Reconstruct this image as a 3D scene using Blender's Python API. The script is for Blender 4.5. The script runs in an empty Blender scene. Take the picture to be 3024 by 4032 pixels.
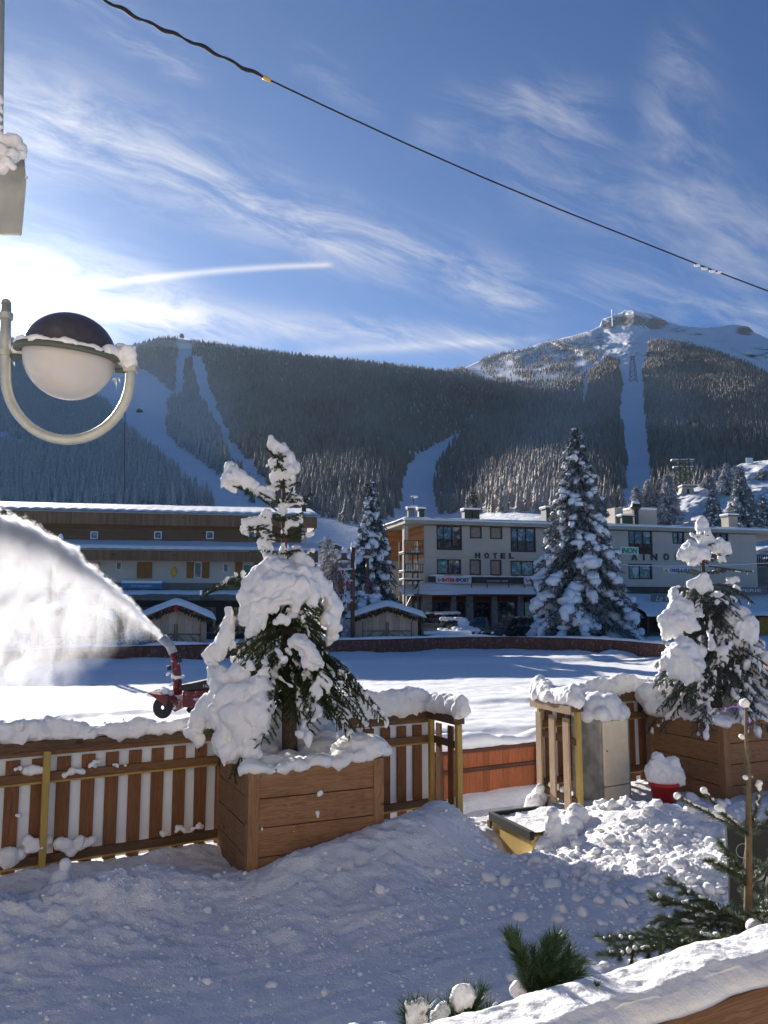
import bpy, math, random
import numpy as np
from mathutils import Vector, Matrix
R = math.radians
scene = bpy.context.scene
col = scene.collection
# ------------------------------------------------------------ camera
CAMZ = 3.4
PITCH = R(6.8)
FPX = 3134.0
cam_d = bpy.data.cameras.new('camera')
cam = bpy.data.objects.new('camera', cam_d); col.objects.link(cam)
cam.location = (0, 0, CAMZ)
cam.rotation_euler = (R(90) + PITCH, 0, 0)
cam_d.sensor_fit = 'VERTICAL'; cam_d.sensor_height = 36.0
cam_d.lens = FPX / 4032.0 * 36.0
cam_d.clip_start = 0.05; cam_d.clip_end = 12000
scene.camera = cam
# ------------------------------------------------------------ light
SUN_AZ, SUN_EL = R(-31), R(19.4)
sun_dir = Vector((math.sin(SUN_AZ) * math.cos(SUN_EL), math.cos(SUN_AZ) * math.cos(SUN_EL), math.sin(SUN_EL)))
sd = bpy.data.lights.new('sun', 'SUN'); sd.energy = 5.0; sd.angle = R(0.5); sd.color = (1.0, 0.945, 0.87)
so = bpy.data.objects.new('sun', sd); col.objects.link(so)
so.rotation_euler = (-sun_dir).to_track_quat('-Z', 'Y').to_euler()
so.location = (-30, 50, 40)
scene.view_settings.view_transform = 'Standard'
scene.view_settings.look = 'None'
scene.view_settings.gamma = 1.0
scene.view_settings.exposure = 0.95
try:
    scene.cycles.volume_step_rate = 0.5
    scene.cycles.volume_max_steps = 160
    scene.cycles.volume_bounces = 2
    scene.cycles.transparent_max_bounces = 12
except Exception: pass

CP, SP = math.cos(PITCH), math.sin(PITCH)
def ray(px, py):
    cx = (px - 1512.0) / FPX; cy = (2016.0 - py) / FPX
    dy = CP - cy * SP; dz = SP + cy * CP
    return cx / dy, dz / dy            # x per metre of depth, z per metre of depth
def P(px, py, Y):
    a, b = ray(px, py)
    return Vector((a * Y, Y, CAMZ + b * Y))
def G_(px, py, z):
    a, b = ray(px, py)
    Y = (z - CAMZ) / b
    return Vector((a * Y, Y, z))

# ------------------------------------------------------------ world: sky with cirrus
w = bpy.data.worlds.new('World'); scene.world = w; w.use_nodes = True
w.cycles.sampling_method = 'MANUAL'; w.cycles.sample_map_resolution = 512
nt = w.node_tree; nt.nodes.clear()
class NT:
    def __init__(s, nt): s.nt = nt
    def n(s, typ, **kw):
        nd = s.nt.nodes.new(typ)
        for k, v in kw.items(): setattr(nd, k, v)
        return nd
    def link(s, a, b): s.nt.links.new(a, b)
    def val(s, x, inp):
        if isinstance(x, (int, float)): inp.default_value = x
        elif isinstance(x, (tuple, list, Vector)): inp.default_value = tuple(x)
        else: s.link(x, inp)
    def math(s, op, a, b=0.0, c=0.0, clamp=False):
        nd = s.n('ShaderNodeMath', operation=op); nd.use_clamp = clamp
        s.val(a, nd.inputs[0]); s.val(b, nd.inputs[1]); s.val(c, nd.inputs[2])
        return nd.outputs[0]
    def dot(s, a, b):
        nd = s.n('ShaderNodeVectorMath', operation='DOT_PRODUCT'); s.val(a, nd.inputs[0]); s.val(b, nd.inputs[1]); return nd.outputs['Value']
    def vmath(s, op, a, b):
        nd = s.n('ShaderNodeVectorMath', operation=op); s.val(a, nd.inputs[0]); s.val(b, nd.inputs[1]); return nd.outputs[0]
    def comb(s, x, y, z):
        nd = s.n('ShaderNodeCombineXYZ'); s.val(x, nd.inputs[0]); s.val(y, nd.inputs[1]); s.val(z, nd.inputs[2]); return nd.outputs[0]
    def sep(s, v):
        nd = s.n('ShaderNodeSeparateXYZ'); s.link(v, nd.inputs[0]); return nd.outputs
    def noise(s, vec, scale=1.0, detail=6.0, rough=0.6, dist=0.0):
        nd = s.n('ShaderNodeTexNoise'); s.val(scale, nd.inputs['Scale']); s.val(detail, nd.inputs['Detail']); s.val(rough, nd.inputs['Roughness']); s.val(dist, nd.inputs['Distortion'])
        if vec is not None: s.link(vec, nd.inputs['Vector'])
        return nd.outputs['Fac']
    def smooth(s, x, a, b, lo=0.0, hi=1.0):
        nd = s.n('ShaderNodeMapRange', interpolation_type='SMOOTHSTEP')
        s.val(x, nd.inputs[0]); s.val(a, nd.inputs[1]); s.val(b, nd.inputs[2]); s.val(lo, nd.inputs[3]); s.val(hi, nd.inputs[4]); return nd.outputs[0]
    def mix(s, f, a, b):
        nd = s.n('ShaderNodeMix', data_type='RGBA'); s.val(f, nd.inputs[0])
        for x, i in ((a, nd.inputs[6]), (b, nd.inputs[7])):
            if isinstance(x, (tuple, list)) and len(x) == 3: x = tuple(x) + (1,)
            s.val(x, i)
        return nd.outputs[2]
W = NT(nt)
sky = W.n('ShaderNodeTexSky', sky_type='NISHITA'); sky.sun_disc = False
sky.sun_elevation = SUN_EL; sky.sun_rotation = SUN_AZ
sky.altitude = 1800; sky.air_density = 1.0; sky.dust_density = 0.35; sky.ozone_density = 3.0
tc = W.n('ShaderNodeTexCoord')
Dv = tc.outputs['Generated']
Dn = W.n('ShaderNodeVectorMath', operation='NORMALIZE'); W.link(Dv, Dn.inputs[0]); D_ = Dn.outputs[0]
def dirv(px, py):
    a, b = ray(px, py); return Vector((a, 1, b)).normalized()
def axes(p0, p1):
    a, b = dirv(*p0), dirv(*p1); n = a.cross(b).normalized(); t = (b - a).normalized()
    return n, t
def streak(p0, p1, sx, sy, seed, detail=8.0):
    n, t = axes(p0, p1)
    di, al = W.dot(D_, tuple(n)), W.dot(D_, tuple(t))
    return W.noise(W.comb(W.math('MULTIPLY', al, sx), W.math('MULTIPLY', W.math('ADD', di, W.math('MULTIPLY', WOB, 0.035)), sy), seed), 1.0, detail, 0.66, 0.5)
WOB = W.math('SUBTRACT', W.noise(D_, 4.0, 3.0), 0.5)
NA = streak((-150, 330), (2150, 1190), 7.0, 30.0, 1.3)
NB = streak((2300, 330), (3100, 950), 6.0, 20.0, 7.7, 6.0)
def band(p0, p1, w0, w1, thr=(0.45, 0.75), bend=0.0, e0=0.15, e1=0.15, gain=1.0, wob=1.0, nz=None, **kw):
    a, b = dirv(*p0), dirv(*p1)
    n = a.cross(b).normalized(); t = (b - a); L = t.length; t.normalize()
    al = W.math('DIVIDE', W.math('SUBTRACT', W.dot(D_, tuple(t)), a.dot(t)), b.dot(t) - a.dot(t))
    di = W.math('ADD', W.dot(D_, tuple(n)), W.math('MULTIPLY', WOB, wob * 0.06))
    if bend: di = W.math('ADD', di, W.math('MULTIPLY', W.math('MULTIPLY', al, W.math('SUBTRACT', 1.0, al)), bend * 4))
    wd = W.math('ADD', W.math('MULTIPLY', al, (w1 - w0) / FPX), w0 / FPX)
    q = W.math('DIVIDE', di, wd)
    g = W.math('POWER', 2.718, W.math('MULTIPLY', W.math('MULTIPLY', q, q), -1.0))
    nn = W.smooth(nz or NA, thr[0], thr[1])
    ends = W.math('MULTIPLY', W.smooth(al, -0.001 - e0, e0), W.smooth(al, 1.0 + e1, 1.0 - e1))
    return W.math('MULTIPLY', W.math('MULTIPLY', W.math('MULTIPLY', g, nn), ends), gain)
bands = [
    band((-150, 330), (2150, 1190), 150, 85, thr=(0.32, 0.78), bend=-0.012, e1=0.08, gain=0.80),
    band((-300, 1130), (900, 1330), 200, 90, thr=(0.22, 0.60), bend=0.03, e1=0.3, gain=0.66, wob=0.5),
    band((300, 1240), (2150, 1370), 80, 40, thr=(0.30, 0.68), gain=0.55, e1=0.2, wob=0.5),
    band((-50, 1200), (1300, 1043), 15, 10, thr=(0.05, 0.5), e1=0.02, gain=0.62, bend=0.008, wob=0.06),
    band((1200, 1395), (2100, 1335), 22, 12, thr=(0.2, 0.6), e1=0.1, gain=0.35, wob=0.1),
    band((120, -160), (760, 320), 80, 40, thr=(0.38, 0.70), gain=0.50),
    band((1150, 240), (1500, 450), 60, 30, thr=(0.42, 0.75), gain=0.22),
    band((1650, 520), (2380, 470), 100, 90, thr=(0.34, 0.85), bend=0.02, gain=0.36),
    band((1950, 540), (3100, 1120), 190, 130, thr=(0.36, 0.86), gain=0.38),
    band((2640, 130), (3000, 1050), 90, 170, thr=(0.34, 0.80), bend=-0.035, gain=0.42, nz=NB),
    band((2250, 1130), (3100, 1290), 80, 80, thr=(0.36, 0.75), gain=0.45),
]
cl = bands[0]
for b in bands[1:]:
    cl = W.math('ADD', cl, b)
# thin cirrus veil everywhere, thicker towards the sun (a cloud lit from behind glows)
cosun = W.math('MAXIMUM', W.dot(D_, tuple(sun_dir)), 0.0)
cl = W.math('MINIMUM', cl, 0.95)
glow = W.math('ADD', 1.0, W.math('MULTIPLY', W.math('POWER', cosun, 60.0), 1.7))
crad = W.math('MULTIPLY', glow, 0.40)
ccol = W.n('ShaderNodeCombineColor')
W.link(W.math('MULTIPLY', crad, 1.0), ccol.inputs[0]); W.link(W.math('MULTIPLY', crad, 0.99), ccol.inputs[1]); W.link(W.math('MULTIPLY', crad, 1.03), ccol.inputs[2])
SKYS = 0.055
skc = W.vmath('MULTIPLY', sky.outputs[0], (SKYS * 0.34, SKYS * 0.64, SKYS * 0.98))
aur = W.math('ADD', W.math('MULTIPLY', W.math('POWER', cosun, 90.0), 0.22), W.math('MULTIPLY', W.math('POWER', cosun, 12.0), 0.045))
skc = W.vmath('ADD', skc, W.comb(aur, aur, W.math('MULTIPLY', aur, 1.03)))
final = W.mix(cl, skc, ccol.outputs[0])
bg = W.n('ShaderNodeBackground'); bg.inputs[1].default_value = 1.0; W.link(final, bg.inputs[0])
wo = W.n('ShaderNodeOutputWorld'); W.link(bg.outputs[0], wo.inputs[0])
# ------------------------------------------------------------ helpers
def tag(o, label=None, cat=None, group=None, kind=None):
    if label: o['label'] = label
    if cat: o['category'] = cat
    if group: o['group'] = group
    if kind: o['kind'] = kind
    return o
def thing(name, label, cat, loc=(0, 0, 0), group=None):
    o = bpy.data.objects.new(name, None); col.objects.link(o)
    o.location = loc; o.empty_display_size = 0.2
    return tag(o, label, cat, group)
def wloc(o):
    v = Vector((0, 0, 0))
    while o is not None: v += o.location; o = o.parent
    return v
def link_mesh(name, me, m, parent=None, smooth=False):
    ms = m if isinstance(m, (list, tuple)) else [m]
    for x in ms: me.materials.append(x)
    if smooth: me.polygons.foreach_set('use_smooth', [True] * len(me.polygons))
    o = bpy.data.objects.new(name, me); col.objects.link(o)
    if parent is not None: o.parent = parent
    return o
def np_mesh(name, V, F, m, parent=None, smooth=False, mi=None, attr=None, origin=None):
    """V (n,3); F (k,3) or (k,4) array, world coordinates"""
    V = np.asarray(V, dtype=np.float64); F = np.asarray(F, dtype=np.int32)
    base = np.zeros(3)
    if parent is not None: base = np.array(wloc(parent))
    elif origin is not None: base = np.array(origin, dtype=float)
    me = bpy.data.meshes.new(name)
    k = F.shape[1]
    me.vertices.add(len(V)); me.vertices.foreach_set('co', (V - base).astype(np.float32).ravel())
    me.loops.add(F.size); me.loops.foreach_set('vertex_index', F.ravel())
    me.polygons.add(len(F)); me.polygons.foreach_set('loop_start', np.arange(len(F), dtype=np.int32) * k)
    try: me.polygons.foreach_set('loop_total', np.full(len(F), k, dtype=np.int32))
    except Exception: pass
    if attr is not None:
        a = me.attributes.new('fr', 'FLOAT', 'POINT'); a.data.foreach_set('value', np.asarray(attr, dtype=np.float32))
    me.update(calc_edges=True)
    o = link_mesh(name, me, m, parent, smooth)
    if mi is not None: me.polygons.foreach_set('material_index', np.asarray(mi, dtype=np.int32))
    if parent is None and origin is not None: o.location = origin
    return o
class MB:
    def __init__(s): s.v = []; s.f = []; s.mi = []; s.cur = 0
    def add(s, vs, fs):
        b = len(s.v); s.v.extend([tuple(x) for x in vs])
        for f in fs: s.f.append(tuple(b + i for i in f)); s.mi.append(s.cur)
        return s
    def hexa(s, p):      # 8 points: bottom 4 ccw, top 4 ccw
        return s.add(p, [(3, 2, 1, 0), (4, 5, 6, 7), (0, 1, 5, 4), (1, 2, 6, 5), (2, 3, 7, 6), (3, 0, 4, 7)])
    def box(s, x0, x1, y0, y1, z0, z1):
        return s.hexa([(x0, y0, z0), (x1, y0, z0), (x1, y1, z0), (x0, y1, z0), (x0, y0, z1), (x1, y0, z1), (x1, y1, z1), (x0, y1, z1)])
    def fbox(s, fr, u0, u1, n0, n1, z0, z1):   # in a frame (origin, u, n, up)
        pts = [fr(u, n, z) for z in (z0, z1) for (u, n) in ((u0, n1), (u1, n1), (u1, n0), (u0, n0))]
        return s.hexa(pts)
    def quad(s, a, b, c, d): return s.add([a, b, c, d], [(0, 1, 2, 3)])
    def poly_prism(s, pts, off):               # planar polygon extruded by a vector
        n = len(pts); off = Vector(off)
        vs = [Vector(p) for p in pts] + [Vector(p) + off for p in pts]
        fs = [tuple(range(n - 1, -1, -1)), tuple(range(n, 2 * n))] + [(i, (i + 1) % n, n + (i + 1) % n, n + i) for i in range(n)]
        return s.add(vs, fs)
    def tube(s, pts, rad, seg=8, cap=True, flat=None):
        pts = [Vector(p) for p in pts]; n = len(pts)
        if not isinstance(rad, (list, tuple)): rad = [rad] * n
        ref = Vector((0, 0, 1)); b = len(s.v)
        t0 = (pts[1] - pts[0]).normalized()
        if abs(t0.dot(ref)) > 0.95: ref = Vector((1, 0, 0))
        x = t0.cross(ref).normalized()
        for i, p in enumerate(pts):
            t = (pts[min(i + 1, n - 1)] - pts[max(i - 1, 0)]).normalized()
            x = (x - t * x.dot(t)).normalized(); y = t.cross(x)
            for k in range(seg):
                a = 2 * math.pi * k / seg
                s.v.append(tuple(p + (x * math.cos(a) + y * math.sin(a)) * rad[i]))
        for i in range(n - 1):
            for k in range(seg):
                s.f.append((b + i * seg + k, b + i * seg + (k + 1) % seg, b + (i + 1) * seg + (k + 1) % seg, b + (i + 1) * seg + k)); s.mi.append(s.cur)
        if cap:
            s.f.append(tuple(b + k for k in range(seg - 1, -1, -1))); s.mi.append(s.cur)
            s.f.append(tuple(b + (n - 1) * seg + k for k in range(seg))); s.mi.append(s.cur)
        return s
    def lathe(s, c, prof, seg=24, axis=(0, 0, 1), xdir=(1, 0, 0)):
        z = Vector(axis).normalized(); x = Vector(xdir); x = (x - z * x.dot(z)).normalized(); y = z.cross(x); c = Vector(c)
        b = len(s.v)
        for (r, h) in prof:
            for k in range(seg):
                a = 2 * math.pi * k / seg
                s.v.append(tuple(c + z * h + (x * math.cos(a) + y * math.sin(a)) * r))
        for i in range(len(prof) - 1):
            for k in range(seg):
                s.f.append((b + i * seg + k, b + i * seg + (k + 1) % seg, b + (i + 1) * seg + (k + 1) % seg, b + (i + 1) * seg + k)); s.mi.append(s.cur)
        return s
    def ell(s, c, r, seg=10, rings=6):
        c = Vector(c); prof = []
        b = len(s.v)
        for i in range(rings + 1):
            a = math.pi * i / rings
            for k in range(seg):
                t = 2 * math.pi * k / seg
                s.v.append((c.x + r[0] * math.sin(a) * math.cos(t), c.y + r[1] * math.sin(a) * math.sin(t), c.z - r[2] * math.cos(a)))
        for i in range(rings):
            for k in range(seg):
                s.f.append((b + i * seg + k, b + i * seg + (k + 1) % seg, b + (i + 1) * seg + (k + 1) % seg, b + (i + 1) * seg + k)); s.mi.append(s.cur)
        return s
    def build(s, name, m, parent=None, smooth=False, bevel=0.0, origin=None):
        me = bpy.data.meshes.new(name)
        base = wloc(parent) if parent is not None else Vector(origin or (0, 0, 0))
        me.from_pydata([(x[0] - base.x, x[1] - base.y, x[2] - base.z) for x in s.v], [], s.f)
        me.update()
        o = link_mesh(name, me, m, parent, smooth)
        me.polygons.foreach_set('material_index', s.mi)
        if parent is None and origin is not None: o.location = origin
        if bevel:
            md = o.modifiers.new('bevel', 'BEVEL'); md.width = bevel; md.segments = 2; md.limit_method = 'ANGLE'
        return o
def frame(O, u, n):
    O = Vector(O); u = Vector(u).normalized(); n = Vector(n).normalized()
    def f(a, b, z): 
        v = O + u * a + n * b; return Vector((v.x, v.y, z))
    return f
# numpy noise ---------------------------------------------------
def _hash(i, j, k, seed):
    h = (i * 374761393 + j * 668265263 + k * 2147483647 + seed * 974634777) & 0xFFFFFFFF
    h = ((h ^ (h >> 13)) * 1274126177) & 0xFFFFFFFF
    h = (h ^ (h >> 16))
    return (h & 0xFFFF) / 65535.0
def vn(Pn, seed=0):
    Pn = np.asarray(Pn, dtype=np.float64)
    I = np.floor(Pn).astype(np.int64); f = Pn - I; f = f * f * f * (f * (f * 6 - 15) + 10)
    r = 0
    for dx in (0, 1):
        for dy in (0, 1):
            for dz in (0, 1):
                wgt = (f[:, 0] if dx else 1 - f[:, 0]) * (f[:, 1] if dy else 1 - f[:, 1]) * (f[:, 2] if dz else 1 - f[:, 2])
                r = r + wgt * _hash(I[:, 0] + dx, I[:, 1] + dy, I[:, 2] + dz, seed)
    return r * 2 - 1
def fbm(Pn, octv=4, seed=0, gain=0.5, billow=False):
    Pn = np.asarray(Pn, dtype=np.float64); s = 0; a = 1; t = 0
    for o in range(octv):
        v = vn(Pn * (2.03 ** o) + o * 17.3, seed + o)
        if billow: v = 1 - 2 * np.abs(v)
        s = s + a * v; t += a; a *= gain
    return s / t
def copy_tree(o, parent=None):
    c = o.copy(); col.objects.link(c); c.parent = parent
    for ch in list(o.children):
        copy_tree(ch, c)
    return c
# snow lumps: spheres fused by a voxel remesh, crumbled with noise -----------
_ico = None
def ico_unit(sub=2):
    import bmesh
    bm = bmesh.new(); bmesh.ops.create_icosphere(bm, subdivisions=sub, radius=1.0)
    V = np.array([v.co[:] for v in bm.verts]); F = np.array([[v.index for v in f.verts] for f in bm.faces]); bm.free()
    return V, F
ICO1 = ico_unit(1); ICO2 = ico_unit(2); ICO3 = ico_unit(3)
def spheres_np(S, ico=ICO2):
    S = np.asarray(S, dtype=float); V0, F0 = ico; n = len(V0)
    if S.shape[1] == 4: S = np.hstack([S, S[:, 3:4], S[:, 3:4]])
    V = (V0[None] * S[:, None, 3:6] + S[:, None, :3]).reshape(-1, 3)
    F = (F0[None] + (np.arange(len(S)) * n)[:, None, None]).reshape(-1, 3)
    return V, F
def snow_fused(name, S, m, parent=None, voxel=0.02, amp=0.02, nscale=9.0, seed=1, amp2=0.0, origin=None, warp=0.0):
    V, F = spheres_np(S)
    o = np_mesh('tmp_fuse', V, F, m)
    md = o.modifiers.new('r', 'REMESH'); md.mode = 'VOXEL'; md.voxel_size = voxel; md.use_smooth_shade = True
    sm = o.modifiers.new('s', 'SMOOTH'); sm.iterations = 3; sm.factor = 0.5
    dg = bpy.context.evaluated_depsgraph_get(); dg.update()
    me = bpy.data.meshes.new_from_object(o.evaluated_get(dg))
    bpy.data.objects.remove(o)
    n = len(me.vertices)
    co = np.empty(n * 3, dtype=np.float32); me.vertices.foreach_get('co', co); co = co.reshape(-1, 3).astype(float)
    no = np.empty(n * 3, dtype=np.float32); me.vertices.foreach_get('normal', no); no = no.reshape(-1, 3)
    wv = np.stack([fbm(co * nscale * .45 + k * 31.7, 3, seed + 40 + k, .6) for k in range(3)], 1) * warp
    wv[:, 2] -= np.clip(fbm(co * np.array([1, 1, .15]) * nscale * 1.6, 3, seed + 50, .6), 0, 1) * np.clip(.35 - no[:, 2], 0, 1) * warp * 1.2
    d = fbm(co * nscale, 4, seed, 0.55) * amp
    if amp2: d = d + fbm(co * nscale * 3.2, 4, seed + 5, 0.65) * amp2
    co = co + no * d[:, None] + wv
    if parent is not None: co -= np.array(wloc(parent))
    elif origin is not None: co -= np.array(origin)
    me.vertices.foreach_set('co', co.astype(np.float32).ravel()); me.update()
    me.name = name; me.materials.clear(); me.materials.append(m)
    me.polygons.foreach_set('use_smooth', [True] * len(me.polygons))
    ob = bpy.data.objects.new(name, me); col.objects.link(ob)
    if parent is not None: ob.parent = parent
    elif origin is not None: ob.location = origin
    return ob
def text_mesh(name, txt, m, parent, O, udir, up, size, depth=0.03, font_shear=0.0, bold=0.0, align='LEFT', spacing=1.0):
    cu = bpy.data.curves.new(name, 'FONT'); cu.body = txt; cu.size = size; cu.extrude = depth / 2; cu.shear = font_shear
    cu.offset = bold; cu.align_x = align; cu.space_character = spacing
    o = bpy.data.objects.new(name, cu); col.objects.link(o)
    dg = bpy.context.evaluated_depsgraph_get(); dg.update()
    me = bpy.data.meshes.new_from_object(o.evaluated_get(dg)); bpy.data.objects.remove(o)
    u = Vector(udir).normalized(); upv = Vector(up).normalized(); n = u.cross(upv)
    M = Matrix(((u.x, upv.x, n.x, 0), (u.y, upv.y, n.y, 0), (u.z, upv.z, n.z, 0), (0, 0, 0, 1)))
    M = Matrix.Translation(Vector(O) - (wloc(parent) if parent is not None else Vector())) @ M
    me.transform(M); me.name = name; me.materials.clear(); me.materials.append(m)
    ob = bpy.data.objects.new(name, me); col.objects.link(ob); ob.parent = parent
    return ob
# ------------------------------------------------------------ materials
def new_mat(name):
    m = bpy.data.materials.new(name); m.use_nodes = True; m.node_tree.nodes.clear()
    T = NT(m.node_tree); b = T.n('ShaderNodeBsdfPrincipled'); o = T.n('ShaderNodeOutputMaterial'); T.link(b.outputs[0], o.inputs[0])
    return m, T, b
def bump(T, b, h, strength, dist=0.02):
    bp = T.n('ShaderNodeBump'); bp.inputs['Strength'].default_value = strength; bp.inputs['Distance'].default_value = dist
    T.link(h, bp.inputs['Height']); T.link(bp.outputs[0], b.inputs['Normal'])
def plain(name, c, rough=0.6, metal=0.0, var=0.12, scale=3.0, bmp=0.0, bsc=40.0, spec=0.4, dist=0.01, spot=None, coat=0.0):
    m, T, b = new_mat(name)
    g = T.n('ShaderNodeNewGeometry')
    nz = T.noise(g.outputs['Position'], scale, 5)
    c2 = tuple(max(0, x * (1 - var)) for x in c); c3 = tuple(min(1, x * (1 + var)) for x in c)
    cc = T.mix(T.smooth(nz, 0.3, 0.7), c2, c3)
    if spot is not None:
        s = T.noise(g.outputs['Position'], spot[1], 6, 0.7)
        cc = T.mix(T.smooth(s, spot[2], spot[2] + 0.06), cc, spot[0])
    T.link(cc, b.inputs['Base Color'])
    b.inputs['Roughness'].default_value = rough; b.inputs['Metallic'].default_value = metal
    b.inputs['Specular IOR Level'].default_value = spec; b.inputs['Coat Weight'].default_value = coat
    if bmp:
        bump(T, b, T.noise(g.outputs['Position'], bsc, 4), bmp, dist)
    return m
def snow_mat(name='snow', c=(0.90, 0.885, 0.875), sc=1.0, b1=0.5, dirt=0.0, dist=0.02, sss=0.0):
    m, T, b = new_mat(name)
    g = T.n('ShaderNodeNewGeometry'); p = g.outputs['Position']
    n1 = T.noise(p, 7 * sc, 6, 0.65); n2 = T.noise(p, 45 * sc, 4, 0.7)
    cc = T.mix(T.smooth(n1, 0.3, 0.7), tuple(x * 0.965 for x in c), c)
    if dirt:
        n3 = T.noise(p, 2.2 * sc, 8, 0.75, 0.4)
        cc = T.mix(T.math('MULTIPLY', T.smooth(n3, 0.60, 0.72), dirt), cc, (0.30, 0.26, 0.22))
    T.link(cc, b.inputs['Base Color']); b.inputs['Roughness'].default_value = 0.75; b.inputs['Specular IOR Level'].default_value = 0.3
    if sss:
        b.inputs['Subsurface Weight'].default_value = sss; b.inputs['Subsurface Radius'].default_value = (0.05, 0.055, 0.06); b.inputs['Subsurface Scale'].default_value = 1.0
    n4 = T.noise(p, 130 * sc, 3, 0.6)
    bump(T, b, T.math('ADD', T.math('ADD', n1, T.math('MULTIPLY', n2, 0.45)), T.math('MULTIPLY', n4, 0.12)), b1, dist)
    return m
def wood_mat(name, ca, cb, ang=0.0, vertical=False, sc=1.0, rough=0.7, plank=0.0, frost=0.0, knots=True, along=None):
    """grain runs along a horizontal direction at angle ang, or upright"""
    m, T, b = new_mat(name)
    g = T.n('ShaderNodeNewGeometry'); p = g.outputs['Position']
    ux, uy = math.cos(ang), math.sin(ang)
    a = T.dot(p, (ux, uy, 0)); nrm = T.dot(p, (-uy, ux, 0)); z = T.sep(p)[2]
    if vertical: v = T.comb(T.math('MULTIPLY', a, 22 * sc), T.math('MULTIPLY', nrm, 22 * sc), T.math('MULTIPLY', z, 1.4 * sc))
    else: v = T.comb(T.math('MULTIPLY', a, 1.6 * sc), T.math('MULTIPLY', nrm, 20 * sc), T.math('MULTIPLY', z, 26 * sc))
    n = T.noise(v, 1.0, 5, 0.62, 1.1)
    rings = T.math('FRACT', T.math('MULTIPLY', n, 7.0))
    r2 = T.smooth(T.math('ABSOLUTE', T.math('SUBTRACT', rings, 0.5)), 0.1, 0.5)
    cc = T.mix(T.math('MULTIPLY', r2, 0.95), ca, cb)
    big = T.noise(p, 1.7 * sc, 4)
    cc = T.mix(T.smooth(big, 0.35, 0.75, 0.0, 0.5), cc, tuple(x * 0.62 for x in ca))
    if plank:
        cell = T.math('FLOOR', T.math('DIVIDE', a if vertical else z, plank))
        wn = T.n('ShaderNodeTexWhiteNoise', noise_dimensions='1D'); T.link(cell, wn.inputs['W'])
        cc = T.mix(T.math('MULTIPLY', wn.outputs[0], 0.55), cc, tuple(x * 0.55 for x in cb))
        fr = T.math('FRACT', T.math('DIVIDE', a if vertical else z, plank))
        gap = T.smooth(fr, 0.0, 0.07, 1.0, 0.0)
        cc = T.mix(T.math('MULTIPLY', gap, 0.75), cc, tuple(x * 0.2 for x in ca))
    if frost:
        fz = T.noise(p, 5.0, 8, 0.75)
        cc = T.mix(T.math('MULTIPLY', T.smooth(fz, 0.52, 0.66), frost), cc, (0.75, 0.76, 0.8))
    T.link(cc, b.inputs['Base Color']); kn = T.n('ShaderNodeTexVoronoi'); T.link(T.vmath('MULTIPLY', T.comb(a, nrm, z), (2.2 * sc, 2.2 * sc, 5.0 * sc)), kn.inputs['Vector']); kn.inputs['Scale'].default_value = 1.0
    kf = T.smooth(kn.outputs['Distance'], 0.05, 0.11, 0.75 if knots else 0.0, 0.0)
    cc = T.mix(kf, cc, tuple(x * 0.3 for x in cb))
    wet = T.noise(T.vmath('MULTIPLY', p, (3.0, 3.0, 1.0)), 1.0, 5, .7); cc = T.mix(T.smooth(wet, .55, .72, 0, .45), cc, tuple(x * .45 for x in ca))
    T.link(cc, b.inputs['Base Color'])
    b.inputs['Roughness'].default_value = rough; b.inputs['Specular IOR Level'].default_value = 0.3
    bump(T, b, r2, 0.25, 0.004)
    return m
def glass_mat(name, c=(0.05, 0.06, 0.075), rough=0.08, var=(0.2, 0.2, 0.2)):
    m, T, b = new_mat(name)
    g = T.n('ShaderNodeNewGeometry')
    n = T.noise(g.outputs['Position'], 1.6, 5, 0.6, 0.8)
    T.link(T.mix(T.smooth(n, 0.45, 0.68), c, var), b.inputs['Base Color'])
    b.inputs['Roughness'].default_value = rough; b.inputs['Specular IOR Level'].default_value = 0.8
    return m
def attr_mat(name, ca, cb, rough=0.8, transl=0.0):
    m, T, b = new_mat(name)
    at = T.n('ShaderNodeAttribute'); at.attribute_name = 'fr'
    g = T.n('ShaderNodeNewGeometry')
    nz = T.noise(g.outputs['Position'], 0.9, 3)
    T.link(T.mix(T.math('MULTIPLY', at.outputs['Fac'], T.smooth(nz, 0.2, 0.8, 0.75, 1.2), clamp=True), ca, cb), b.inputs['Base Color'])
    b.inputs['Roughness'].default_value = rough; b.inputs['Specular IOR Level'].default_value = 0.25
    return m
FA = math.atan2(0.508, 0.861)
M = {}
M['snow'] = snow_mat('snow', b1=0.55)
M['snow_tree'] = snow_mat('snow_tree', sc=1.6, b1=0.6, dist=0.012)
M['snow_far'] = snow_mat('snow_far', sc=0.06, b1=0.5, dist=1.0)
M['snow_mid'] = snow_mat('snow_mid', sc=0.4, b1=0.45, dist=0.06)
M['snow_ground'] = snow_mat('snow_ground', sc=1.0, b1=1.0, dirt=0.5, dist=0.03)
M['white_sheet'] = plain('white_sheet', (0.74, 0.77, 0.82), 0.5, var=0.05)
M['slat'] = wood_mat('slat', (0.24, 0.105, 0.045), (0.14, 0.06, 0.028), FA, True)
M['rail_dark'] = wood_mat('rail_dark', (0.15, 0.085, 0.048), (0.07, 0.042, 0.026), FA)
M['rail_wood'] = wood_mat('rail_wood', (0.23, 0.115, 0.05), (0.13, 0.06, 0.028), FA)
M['slat_light'] = wood_mat('slat_light', (0.42, 0.29, 0.18), (0.28, 0.18, 0.11), FA, True)
M['yellow_wood'] = wood_mat('yellow_wood', (0.52, 0.36, 0.10), (0.40, 0.27, 0.08), FA, True)
M['yellow_panel'] = plain('yellow_panel', (0.55, 0.38, 0.12), 0.6, var=0.1, scale=6)
PA = math.atan2(0.45, 1.0)
M['planter_front'] = wood_mat('planter_front', (0.37, 0.19, 0.092), (0.22, 0.108, 0.050), PA, sc=0.9)
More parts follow.
